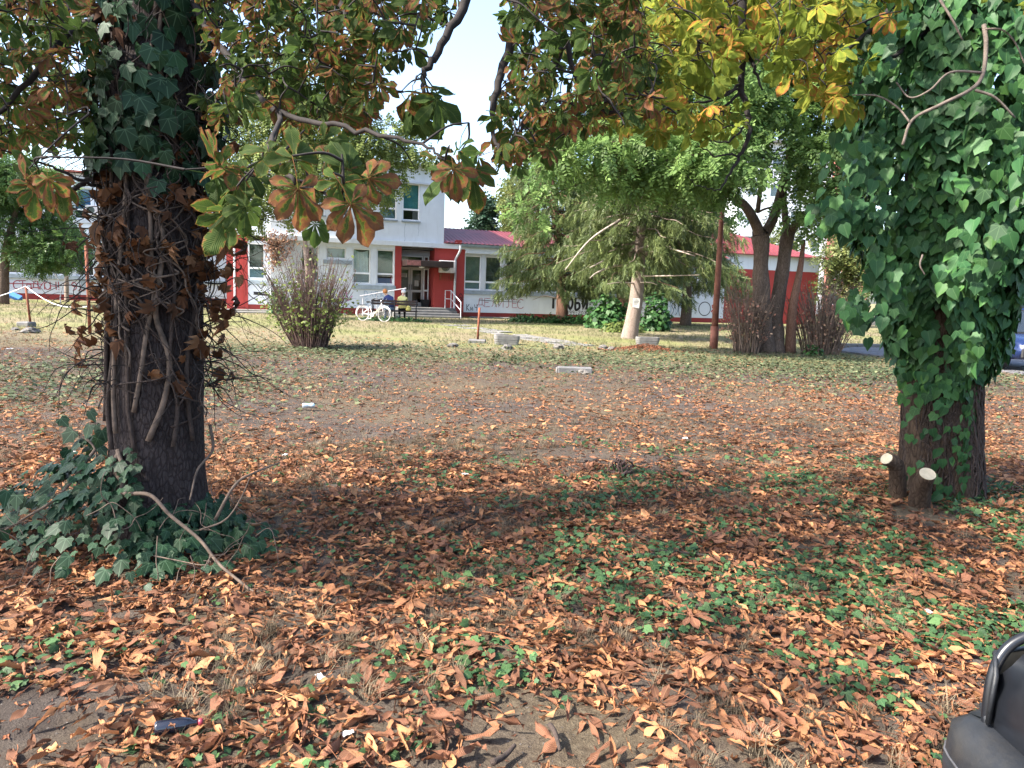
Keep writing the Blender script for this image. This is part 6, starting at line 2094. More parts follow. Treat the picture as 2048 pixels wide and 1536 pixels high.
# grit and clods on the bare soil
CLOD = [(np.array([(1, 0, -.2), (-.5, .8, -.2), (-.6, -.7, -.2), (.1, .1, .7)]) * s, np.array([(0, 1, 3), (1, 2, 3), (2, 0, 3)]), np.tile([.5, 1.0, 0.0], (4, 1))) for s in (1.0, .7)]
p = field(6000, 1.7, 9, lambda x, y: .12 + .88 * bare(x, y))
scatter('soil_grit', CLOD, p, leaf_mats(len(p), .003, .012, .2), plain('grit', (.10, .085, .075), .95, 0, .5, 30))
# whole dried compound leaves and loose stalks
p = field(150, 1.7, 8, lit_d); p[:, 2] += .035; n = len(p)
FLAT = [chestnut_template(90 + s, 5 + s % 3, 5, 4, 0.12, 0.12, 0.14) for s in range(4)]
scatter('leaf_litter', FLAT, p, leaf_mats(n, .7, 1.05, .25) * np.array([1, 1, 1.0]), M['litter'])['label'] = 'whole dried palm-shaped leaves on top of the litter'
b = MB(); b.tube(catmull([(-.5, 0, 0), (-.1, .05, .03), (.5, -.02, 0)], 3), [.012, .008], 3, False); v_, f_ = b.arr()
STK = (v_, tri(f_), np.tile([.5, 1.0, 0.0], (len(v_), 1)))
p = field(1500, 1.7, 9, lambda x, y: .3 + .7 * lit_d(x, y)); p[:, 2] += rng.uniform(.01, .045, len(p))
scatter('leaf_stalks', [STK], p, leaf_mats(len(p), .08, .2, .15), M['litter_small'])
# crumbs and small bits
p = field(38000, 1.7, 20, lambda x, y: np.interp(y, [0, 7, 14, 20], [1, .9, .5, .2]) * (0.4 + 0.6 * fbm(x, y, 1.0, 46)))
scatter('leaf_crumbs', DRY_BIT, p + np.array([0, 0, .003]), leaf_mats(len(p), .012, .05, .3), M['litter_small'])


# ground ivy among the litter
def ivy_d(x, y):
    k = fbm(x, y, 0.5, 51)
    side = np.interp(x, [-1.2, 0.0, 0.8, 3], [.10, .5, 1, 1]) * np.interp(y, [1.5, 2.2, 4.5, 6.8, 8.0], [1, 1, .9, .4, 0.05])
    left = np.exp(-((x + 1.9) / .8) ** 2 - ((y - 2.6) / .5) ** 2) * .6
    return np.clip((k - .46) * 7, 0, 1) * np.maximum(side, left) * (1 - bare(x, y))


p = field(11000, 1.6, 8.2, ivy_d); n = len(p)
p[:, 2] += rng.uniform(.01, .05, n)
o = scatter('ground_ivy', IVY_T, p, rot_from(np.stack([rng.normal(0, 1, n), rng.normal(-.4, 1, n), rng.normal(-.2, .2, n)], 1), np.array([0, -.25, 1]) + rng.normal(0, .35, (n, 3))) * (.016 + .036 * rng.random(n) ** 1.6)[:, None, None], M['ivy_ground'])
o['label'] = 'patches of small green ground ivy among the fallen leaves'


# green and dry low cover in the middle distance
def cov_d(x, y):
    a = np.exp(-((x + 3.8) / 3.2) ** 2 - ((y - 17.6) / 2.2) ** 2)
    b_ = np.exp(-((x - 7.5) / 5.0) ** 2 - ((y - 17.8) / 3.4) ** 2)
    c = np.exp(-((x + 6.5) / 3.0) ** 2 - ((y - 11.5) / 3.0) ** 2) * .8
    d = np.exp(-((x - 1.5) / 4.0) ** 2 - ((y - 18) / 3.0) ** 2) * .7
    return np.clip(np.maximum.reduce([a, b_, c, d]) * (0.3 + 1.2 * fbm(x, y, 1.6, 55)), 0, 1)


p = field(22000, 8, 23, cov_d); n = len(p); p[:, 2] += rng.uniform(.01, .08, n)
o = scatter('ground_cover', IVY_T, p, leaf_mats(n, .035, .085, .4), M['cover_green'])
o['label'] = 'low green and withered ground cover across the middle of the yard'


# grass
def blade_tuft(n, seed, lean=0.5, wd=.022):
    r = np.random.default_rng(seed); v, f, lc = [], [], []
    for i in range(n):
        a = r.uniform(0, 6.283); d = np.array([math.cos(a), math.sin(a), 0]); q = np.array([-math.sin(a), math.cos(a), 0]) * wd
        b0 = np.array([r.normal(0, .18), r.normal(0, .18), 0]); h = r.uniform(.5, 1.0); l = lean * r.uniform(.3, 1.6)
        k = len(v)
        m0 = b0 + d * l * .35 + np.array([0, 0, h * .6])
        v += [b0 - q, b0 + q, m0 + q * .7, m0 - q * .7, b0 + d * l + np.array([0, 0, h * .85])]
        lc += [(0, 1), (0, 1), (.5, 1), (.5, 1), (1, 1)]; f += [(k, k + 1, k + 2), (k, k + 2, k + 3), (k + 3, k + 2, k + 4)]
    return np.array(v), np.array(f), np.array(lc, float)


TUF = [blade_tuft(9, s, .7) for s in range(4)]
TUFN = [blade_tuft(46, 10 + s, .9, .011) for s in range(4)]


def tuft_mats(n, s0, s1):
    a = rng.random(n) * 6.283; s = rng.uniform(s0, s1, n); z = np.zeros(n)
    R_ = np.stack([np.stack([np.cos(a), -np.sin(a), z], 1), np.stack([np.sin(a), np.cos(a), z], 1), np.stack([z, z, z + 1], 1)], 1)
    return R_ * s[:, None, None]


p = field(700, 1.7, 8, lambda x, y: np.clip((fbm(x, y, .9, 61) - .5) * 5, 0, 1) * np.interp(x, [-2, 1, 2.5], [1, .6, .15]))
scatter('dry_grass_tufts', TUFN, p, tuft_mats(len(p), .05, .11), M['straw'])
p = field(16000, 5.5, 19, lambda x, y: np.clip((fbm(x, y, 1.3, 62) - .38) * 4, 0, 1) * (1 - bare(x, y)))
scatter('dry_grass', TUF, p, tuft_mats(len(p), .03, .075), M['straw'])
p = field(19000, 17, 44, lambda x, y: np.clip((y - 16) / 5, 0, 1) * (.35 + .65 * fbm(x, y, 2.0, 63)))
o = scatter('lawn_grass', TUF, p, tuft_mats(len(p), .07, .15), M['lawn']); o['label'] = 'sun-bleached lawn in front of the school'

# sticks
for i, (x0, y0, x1, y1, r, lab) in enumerate(((1230, 1118, 1330, 1105, .010, 'pale crooked stick among the leaves in the middle'), (0, 1248, 110, 1212, .022, 'thick grey stick lying below the ivy mound at left'),
                                              (1300, 1100, 1420, 1112, .008, 'thin stick on the litter right of the crooked stick'), (985, 1525, 1030, 1490, .012, 'short dark stick on the bare foreground soil'),
                                              (1100, 1450, 1120, 1500, .011, 'short grey stick upright in view on the bare patch'), (850, 1085, 930, 1090, .007, 'thin dry twig lying in the litter near the centre'))):
    a, c = G(x0, y0, .05), G(x1, y1, .05)
    m1 = (a + c) / 2 + rng.normal(0, .008, 3)
    b = MB(); b.tube(catmull([a, m1, c], 5), np.linspace(r, r * .6, 11), 7)
    o = mk('stick', b, M['vine_stem'], None, True, a); o.location = a
    tag(o, lab, 'stick', 'sticks on the ground')

# ------------------------------------------------------------------ posts, planters, stones
def flat(p, z=0.0): return np.array([p[0], p[1], z])


c = flat(G(955, 686))
t = thing('rusty_post', 'short rusty post in a concrete foot on the lawn before the pale red word', 'post', c)
b = MB(); b.tube([(0, 0, 0), (0.03, 0, 1.05)], 0.035, 10); mk('pole', b, M['rust'], t, True)
b = MB(); b.bbox(-.27, .25, -.2, .2, -.05, .11, .03); mk('foot', b, M['concrete'], t)
c1 = flat(G(55, 652))
t = thing('rusty_post', 'leaning rusty post in a concrete foot at left with white tape tied on', 'post', c1)
b = MB(); b.tube([(0.1, 0, 0), (0.0, 0, 1.2)], 0.035, 10); mk('pole', b, M['rust'], t, True)
b = MB(); b.bbox(-.22, .16, -.2, .2, -.05, .13, .03); mk('foot', b, M['concrete'], t)
c2 = flat(G(180, 668))
t = thing('rusty_post', 'tall dark rusty post standing just left of the near trunk', 'post', c2)
b = MB(); b.tube([(0, 0, -.05), (-0.02, 0, 2.35)], 0.045, 10); mk('pole', b, M['rust'], t, True)
b = MB(); b.lathe([(.05, 2.34), (.052, 2.37), (.02, 2.39)], (-.02, 0, 0), 10); mk('cap', b, M['rust'], t)
# white tape strung between the posts
tp = c1 + np.array([0, 0, 1.2])
t = thing('barrier_tape', 'thin white tape slung from the leaning rusty post at left', 'tape', flat(c1))
for e_ in (P(-120, 590, 22.0), c2 + np.array([0, 0, 0.75])):
    pts = [tp + (e_ - tp) * u + np.array([0, 0, -0.25 * math.sin(math.pi * u)]) for u in np.linspace(0, 1, 14)]
    b = MB(); b.tube(pts, 0.014, 4); mk('strand', b, M['rope'], t, True, flat(c1))
# second strand low between the posts
# leaning rusty lamp pole
cb_ = flat(G(1427, 698))
tpole = P(1449, 340, cb_[1])
t = thing('lamp_pole', 'tall leaning rust-brown pole left of the forked tree', 'pole', cb_)
b = MB(); b.tube([cb_ + np.array([0, 0, -.1]), cb_ + (tpole - cb_) * .13], 0.125, 14); mk('sleeve', b, M['rust_pole'], t, True, cb_)
b = MB(); b.tube([cb_ + (tpole - cb_) * .13, cb_ + (tpole - cb_) * .55, tpole], [0.10, 0.085, 0.06], 14); mk('shaft', b, M['rust_pole'], t, True, cb_)
b = MB(); b.tube([tpole, tpole + np.array([.02, 0, .9])], 0.03, 8); mk('spigot', b, M['pipe_white'], t, True, cb_)


def planter(px, py, w, label, rz):
    c = flat(G(px, py)); t = thing('planter', label, 'planter', c, rz, 'concrete planters on the lawn')

    def ring(hx, hy, z, k=10):
        o = []
        for (sx, sy) in ((1, -1), (1, 1), (-1, 1), (-1, -1)):
            rr = min(hx, hy) * .55
            cx, cy = sx * (hx - rr), sy * (hy - rr)
            a0 = {(1, -1): -90, (1, 1): 0, (-1, 1): 90, (-1, -1): 180}[(sx, sy)]
            for i in range(k // 2 + 1):
                a = math.radians(a0 + 90 * i / (k // 2)); o.append((cx + rr * math.cos(a), cy + rr * math.sin(a), z))
        return o
    h = w * 0.5
    prof = [(h * .92, -.02), (h * .94, .10), (h * .97, .115), (h * .96, .15), (h, .165), (h * 1.0, .27), (h * .97, .285), (h * .88, .285), (h * .86, .2)]
    v = []; n = None
    for (hx, z) in prof:
        r_ = ring(hx, hx * .5, z); n = len(r_); v += r_
    f = [(i * n + j, i * n + (j + 1) % n, (i + 1) * n + (j + 1) % n, (i + 1) * n + j) for i in range(len(prof) - 1) for j in range(n)]
    b = MB(); b.add(v, f); mk('bowl', b, M['concrete_pale'], t)
    b = MB(); b.add(ring(h * .87, h * .43, .22), [tuple(range(n))]); mk('soil', b, M['soil'], t)
    return t, c


t, c = planter(1013, 690, .74, 'oval concrete planter beside the short rusty post', 0.12)
pp_ = np.stack([rng.uniform(-.3, .3, 40), rng.uniform(-.12, .12, 40), np.full(40, .24)], 1)
scatter('plants', DRY_LOW, pp_, leaf_mats(40, .05, .1), M['litter'], t)
planter(1294, 692, .72, 'oval concrete planter at the foot of the leaning spruce', 0.05)

stone_t = []
for s in range(4):
    r_ = np.random.default_rng(s); d = []
    b = MB(); v = []; n = 10
    for i in range(7):
        ph_ = math.pi * i / 6
        for j in range(n):
            a = 2 * math.pi * j / n; k = 1 + .25 * r_.normal() * math.sin(ph_)
            v.append((math.sin(ph_) * math.cos(a) * k, math.sin(ph_) * math.sin(a) * k * .8, math.cos(ph_) * .6 * (1 + .1 * r_.normal()) + .25))
    f = [(i * n + j, i * n + (j + 1) % n, (i + 1) * n + (j + 1) % n, (i + 1) * n + j) for i in range(6) for j in range(n)]
    stone_t.append(to_mesh('stone', v, f, M['stone'], False))
for (px, py, s, lab) in ((906, 694, .14, 'grey stone left of the rusty post foot'), (1014, 699, .17, 'brownish stone in front of the oval planter by the post'), (1116, 697, .16, 'pointed pale stone at the middle end of the flag path'),
                         (1207, 698, .15, 'rounded pale stone between the path end and right planter'), (1222, 700, .12, 'small stone beside the rounded pale stone'), (60, 667, .2, 'dark stone in front of the leaning post foot'),
                         (1165, 749, .10, 'stone lying on the grey kerb block'), (30, 662, .12, 'small flat stone at the left picture edge')):
    o = link('stone', stone_t[len(lab) % 4]); p_ = G(px, py); o.location = (p_[0], p_[1], 0.0 if px != 1165 else 0.02); o.scale = (s, s, s); o.rotation_euler = (0, 0, len(lab))
    tag(o, lab, 'stone', 'stones along the lawn edge')
c = flat(G(1148, 746)); t = thing('kerb_block', 'grey concrete kerb block lying across the trodden ground', 'concrete block', c, 0.03)
b = MB(); b.bbox(-.33, .35, -.11, .11, -.03, .12, .015); mk('block', b, M['concrete'], t)
b = MB(); b.bbox(-.36, -.333, -.1, .1, -.03, .10, .01); mk('end_piece', b, M['concrete_pale'], t)
# blue beam at the left edge
c = flat(P(20, 590, 44)); t = thing('seesaw_beam', 'blue painted beam sloping to the grass at the left edge', 'seesaw', c)
b = MB(); a_ = P(-60, 556, 44); e_ = P(42, 598, 44); n_ = unit(e_ - a_); b.tube([a_, e_], 0.2, 4); mk('beam', b, M['blue_paint'], t, False, c)
b = MB(); b.tube([flat(P(-20, 590, 44)), P(-20, 575, 44)], .08, 8); mk('pivot', b, M['dark_metal'], t, False, c)
# heap of brown trimmings by the right planter
c = flat(G(1290, 702)); n = 700
pp_ = np.stack([c[0] + rng.normal(0, .6, n), c[1] + rng.normal(0, .35, n), np.zeros(n)], 1)
pp_[:, 2] = np.maximum(0.02, .2 * np.exp(-((pp_[:, 0] - c[0]) / .7) ** 2 - ((pp_[:, 1] - c[1]) / .5) ** 2)) * rng.uniform(.6, 1, n)
o = scatter('clippings_heap', DRY_LOW, pp_, leaf_mats(n, .06, .14), M['litter_small']); o['label'] = 'low heap of brown clippings in front of the right planter'

# ------------------------------------------------------------------ bench, bicycle, people
bc = flat(P(789, 640, 34.7)); BRZ = math.radians(8)
t = thing('park_bench', 'dark slatted bench with its back to us before the school steps', 'bench', bc, BRZ)
for k, (z, y) in enumerate(((.62, -.27), (.78, -.30), (.90, -.32))):
    if k == 0: continue
    b = MB(); b.bbox(-1.05, 1.05, y - .02, y + .02, z - .05, z + .05, .008); mk('back_slat', b, M['bench_wood'], t)
for k in range(4):
    b = MB(); b.bbox(-1.05, 1.05, -.2 + k * .12, -.1 + k * .12, .43, .47, .008); mk('seat_slat', b, M['bench_wood'], t)
for sx in (-.98, .0, .98):
    b = MB(); b.tube([(sx, -.36, .98), (sx, -.25, .43), (sx, -.33, 0)], .028, 6); b.tube([(sx, .27, 0), (sx, .25, .42), (sx, -.25, .42)], .028, 6)
    b.tube([(sx, -.30, .68), (sx, .24, .66), (sx, .25, .42)], .02, 6)
    mk('leg_frame', b, M['dark_metal'], t, True)

bw = P(722, 628, 33.6); bfw = P(772, 630, 33.1)
mid = flat((bw + bfw) / 2); ang = math.atan2(bfw[1] - bw[1], bfw[0] - bw[0])
bike = thing('bicycle', 'white step-through bicycle leaning in front of the bench', 'bicycle', mid, ang)
R_ = .335; WB = .56
for nm_, x in (('rear', -WB), ('front', WB)):
    w_ = bpy.data.objects.new('wheel', None)
    b = MB(); b.lathe([(R_ - .03, -.012), (R_ - .012, -.022), (R_, 0), (R_ - .012, .022), (R_ - .03, .012)], (x, 0, R_), 40, 'y', True); wo = mk('wheel', b, M['tyre_pale'], bike, True)
    bpy.data.objects.remove(w_)
    b = MB(); b.lathe([(R_ - .045, -.012), (R_ - .03, -.012), (R_ - .03, .012), (R_ - .045, .012)], (x, 0, R_), 40, 'y', True); mk('rim', b, M['chrome'], wo)
    b = MB()
    for k in range(18):
        a = 2 * math.pi * k / 18; b.tube([(x + .02 * math.cos(a + .5), .02 * (-1) ** k, R_ + .02 * math.sin(a + .5)), (x + (R_ - .035) * math.cos(a), 0, R_ + (R_ - .035) * math.sin(a))], .0022, 3)
    b.lathe([(.03, -.04), (.03, .04)], (x, 0, R_), 10, 'y'); mk('spokes', b, M['chrome'], wo)
    b = MB()
    arc = np.linspace(math.radians(20), math.radians(200 if x < 0 else 160), 12)
    b.tube([(x + (R_ + .025) * math.cos(a), 0, R_ + (R_ + .025) * math.sin(a)) for a in arc], .018, 5); mk('mudguard', b, M['bike_white'], bike, True)
bbk = (-.06, 0, .29); hd = (WB - .16, 0, .86); st_ = (-.22, 0, .80)
b = MB()
b.tube([bbk, (-.18, 0, .66)], .018, 8)
b.tube([(-WB, .05, R_), bbk], .012, 6); b.tube([(-WB, -.05, R_), bbk], .012, 6); b.tube([(-WB, .05, R_), (-.175, 0, .62)], .010, 6); b.tube([(-WB, -.05, R_), (-.175, 0, .62)], .010, 6)
b.tube([(WB - .15, 0, .80), (WB - .115, 0, .64)], .024, 8)
mk('frame', b, M['bike_white'], bike, True)
b = MB(); b.tube(catmull([bbk, (.12, 0, .40), (.30, 0, .60), (WB - .13, 0, .74)], 5), .030, 8); mk('down_tube', b, M['bike_cream'], bike, True)
b = MB()
for s in (-1, 1): b.tube([(WB - .115, .03 * s, .66), (WB - .07, .055 * s, .58), (WB, .055 * s, R_)], .012, 6)
mk('fork', b, M['bike_white'], bike, True)
b = MB(); b.tube([(-.18, 0, .66), st_], .013, 6); b.tube([(WB - .15, 0, .8), (WB - .20, 0, .96)], .014, 6); mk('seat_post', b, M['chrome'], bike, True)
b = MB(); b.tube(catmull([(-.36, 0, .845), (-.26, 0, .86), (-.14, 0, .845), (-.06, 0, .85)], 4), [.045, .10, .075, .05, .03, .022], 10); v, f = b.arr(); v[:, 2] = .85 + (v[:, 2] - .85) * .45; mk('saddle', (v, f), M['black'], bike, True)
b = MB(); b.tube(catmull([(WB - .40, -.27, .99), (WB - .28, -.25, 1.02), (WB - .19, 0, .97), (WB - .28, .25, 1.02), (WB - .40, .27, .99)], 5), .012, 6); mk('handlebar', b, M['dark_metal'], bike, True)
for s in (-1, 1):
    b = MB(); b.tube([(WB - .42, .27 * s, .985), (WB - .30, .255 * s, 1.015)], .019, 8); mk('grip', b, M['rubber'], bike, True)
b = MB(); b.lathe([(.09, -.03), (.095, -.02), (.09, -.01)], (bbk[0], 0, bbk[2]), 20, 'y'); b.tube([(bbk[0], -.05, bbk[2]), (bbk[0] - .06, -.05, bbk[2] - .16)], .012, 5); b.tube([(bbk[0], .05, bbk[2]), (bbk[0] + .06, .05, bbk[2] + .16)], .012, 5)
b.bbox(bbk[0] - .12, bbk[0] - .01, -.15, -.06, bbk[2] - .18, bbk[2] - .15, .005); mk('crank', b, M['bike_white'], bike)
b = MB(); b.tube([(-.15, -.07, .30), (-.22, -.16, .02)], .012, 5); mk('kickstand', b, M['chrome'], bike)
b = MB()
b.bbox(-WB - .22, -WB + .18, -.07, .07, .72, .735, .004); b.tube([(-WB - .1, .06, .72), (-WB, .06, R_)], .006, 4); b.tube([(-WB - .1, -.06, .72), (-WB, -.06, R_)], .006, 4); mk('rack', b, M['dark_metal'], bike)
bag = thing('shopping_bag', 'pale blue-grey bag on the bench seat behind the bicycle handlebar', 'bag', bc + np.array([-.32, .05, .47]), BRZ)
b = MB(); b.bbox(-.16, .16, -.1, .1, .002, .42, .04); mk('pouch', b, plain('bag_blue', (.30, .42, .48), .7), bag)
b = MB(); b.tube(catmull([(-.08, 0, .41), (-.06, 0, .52), (.06, 0, .52), (.08, 0, .41)], 4), .01, 5); mk('strap', b, M['rail_white'], bag)
bucket = thing('bucket', 'pale plastic bucket under the bench between the two people', 'bucket', bc + np.array([.10, -.12, 0]), 0)
b = MB(); b.lathe([(.12, 0), (.15, .29), (.16, .30), (.145, .30), (.115, .02)], (0, 0, 0), 20); mk('pail', b, M['plastic_pale'], bucket, True)
b = MB(); b.tube(catmull([(-.15, 0, .29), (-.1, -.1, .2), (.1, -.1, .2), (.15, 0, .29)], 4), .005, 4); mk('bail', b, M['chrome'], bucket)
yb = thing('yellow_bag', 'small yellow bag on the bench seat right of the person in yellow', 'bag', bc + np.array([.62, .08, .47]), 0)
b = MB(); b.tube(catmull([(0, 0, .0), (0, 0, .08), (0, 0, .18), (0, 0, .25)], 4), np.interp(np.linspace(0, 1, 13), [0, .3, .7, 1], [.09, .13, .11, .03]), 12); mk('pouch', b, plain('bag_yellow', (.62, .55, .16), .6), yb, True)


def skinned(name, verts, edges, radii, root, off):
    me = bpy.data.meshes.new(name); me.from_pydata([tuple(map(float, v)) for v in verts], edges, []); me.update()
    o = bpy.data.objects.new(name, me); COL.objects.link(o)
    md = o.modifiers.new('skin', 'SKIN'); md.use_smooth_shade = True
    if not me.skin_vertices: me.attributes  # layer is made with the modifier
    if not me.skin_vertices:
        bpy.context.view_layer.objects.active = o
        bpy.ops.mesh.customdata_skin_add()
    sv = me.skin_vertices[0].data
    for i, r in enumerate(radii):
        sv[i].radius = (r, r) if np.ndim(r) == 0 else r
        sv[i].use_root = (i == root)
    s2 = o.modifiers.new('sub', 'SUBSURF'); s2.levels = 2; s2.render_levels = 2
    dg = bpy.context.evaluated_depsgraph_get()
    nm = bpy.data.meshes.new_from_object(o.evaluated_get(dg))
    bpy.data.objects.remove(o); bpy.data.meshes.remove(me)
    nm.name = name
    return nm


def seated(label, loc, rz, lean, twist, top, trousers, hair, skin, shoe, headtilt, hairlong):
    """person sitting on the bench facing +y (away), seat at z .47"""
    t = thing('person', label, 'person', loc, rz)
    z = .47
    hip = np.array([0, 0, z + .10]); ch = hip + np.array([lean[0] * .45, lean[1] * .45, .33]); sh = hip + np.array([lean[0], lean[1], .50]); nk = sh + np.array([lean[0] * .3, lean[1] * .35 + .02, .09]); hdp = nk + np.array([headtilt[0], headtilt[1], .13])
    V = [hip, ch, sh, nk, hdp - np.array([0, -.01, .04]), hdp + np.array([headtilt[0] * .2, .01, .09])]
    Rr = [(.17, .13), (.165, .12), (.15, .10), .052, (.085, .095), (.075, .085)]
    E_ = [(0, 1), (1, 2), (2, 3), (3, 4), (4, 5)]

    def add(p, r, frm):
        V.append(np.asarray(p, float)); Rr.append(r); E_.append((frm, len(V) - 1)); return len(V) - 1
    for s in (-1, 1):
        h_ = add(hip + np.array([.10 * s, .06, -.01]), .095, 0)
        k_ = add(np.array([.12 * s, .46, z + .06]), .068, h_)
        m_ = add(np.array([.12 * s, .48, z - .15]), .058, k_)
        a_ = add(np.array([.12 * s, .46, .09]), .042, m_)
        add(np.array([.13 * s, .60, .035]), .038, a_)
        s_ = add(sh + np.array([.18 * s, 0, -.02]), .062, 2)
        e_ = add(sh + np.array([.22 * s, .10 + lean[1] * .3, -.26]), .046, s_)
        w_ = add(np.array([.12 * s + lean[0], .34, z + .24]), .034, e_)
        hnd = add(np.array([.07 * s + lean[0], .42, z + .23]), (.034, .022), w_)
        for fi in range(4):
            q = add(np.array([.07 * s + lean[0] + (fi - 1.5) * .018, .475 - abs(fi - 1.4) * .008, z + .222]), .009, hnd)
            add(np.array([.07 * s + lean[0] + (fi - 1.5) * .017, .51 - abs(fi - 1.4) * .010, z + .20]), .008, q)
        q = add(np.array([.03 * s + lean[0], .44, z + .235]), .010, hnd); add(np.array([.015 * s + lean[0], .475, z + .225]), .009, q)
    me = skinned('body', V, E_, Rr, 0, None)
    for m_ in (top, trousers, skin, shoe): me.materials.append(m_)
    zs = hip[2]
    for p_ in me.polygons:
        c_ = np.array(p_.center); p_.use_smooth = True
        if np.linalg.norm(c_ - hdp) < .19 and c_[2] > nk[2] - .01: k = 2
        elif c_[2] < .085: k = 3
        elif c_[1] > .33 and c_[2] > z + .15: k = 2
        elif c_[2] < zs + .03: k = 1
        else: k = 0
        p_.material_index = k
    link('body', me, t)
    # hair: an open cap with a ragged hem
    b = MB(); v = []; nn, mmx = 16, 8
    hc_ = hdp + np.array([headtilt[0] * .1, -.005, .045])
    for i in range(mmx + 1):
        th_ = (math.pi * (.60 + hairlong)) * i / mmx
        for j in range(nn):
            a = 2 * math.pi * j / nn
            fr = 1 if math.sin(a) < .45 else .62
            tt = th_ * fr; rr = .118 + .008 * math.sin(j * 5 + i * 3)
            v.append(hc_ + np.array([rr * math.sin(tt) * math.cos(a) * .95, rr * math.sin(tt) * math.sin(a) * 1.05, rr * math.cos(tt) * 1.02]))
    b.add(v, [(i * nn + j, i * nn + (j + 1) % nn, (i + 1) * nn + (j + 1) % nn, (i + 1) * nn + j) for i in range(mmx) for j in range(nn)]); mk('hair', b, hair, t, True)
    # face pieces on the far side
    b = MB(); f0 = hdp + np.array([0, .095, .03]); b.tube([f0 + np.array([0, -.005, .015]), f0 + np.array([0, .022, -.02])], [.008, .014], 6); mk('nose', b, skin, t, True)
    for s in (-1, 1):
        b = MB(); b.lathe([(.0, -.004), (.012, 0), (.0, .008)], tuple(f0 + np.array([.033 * s, -.006, .03])), 8, 'y'); mk('eye', b, M['ink'], t, True)
        b = MB(); b.lathe([(.006, -.012), (.024, 0), (.006, .012)], tuple(hdp + np.array([.088 * s, 0, .02])), 8, 'x'); mk('ear', b, skin, t, True)
    b = MB(); b.bbox(f0[0] - .024, f0[0] + .024, f0[1] - .012, f0[1] + .002, f0[2] - .052, f0[2] - .042, .003); mk('mouth', b, M['spray_red'], t)
    return t


skin = plain('skin', (.50, .30, .22), .6, 0, .08, 6)
seated('person with white hair in a yellow top sitting bowed on the bench', bc + np.array([.33, .06, 0]), BRZ, (.02, .10), 0, plain('cloth_yellow', (.60, .55, .22), .8), plain('cloth_black', (.012, .012, .014), .8), plain('hair_white', (.72, .70, .69), .7), skin, M['black'], (.03, .05), .0)
seated('person with orange hair in a navy top leaning forward on the bench', bc + np.array([-.12, .06, 0]), BRZ + .5, (-.06, .26), 0, plain('cloth_navy', (.035, .05, .16), .8), plain('cloth_jeans', (.25, .33, .50), .8), plain('hair_orange', (.52, .20, .06), .6), skin, M['frame_white'], (-.06, .09), .12)


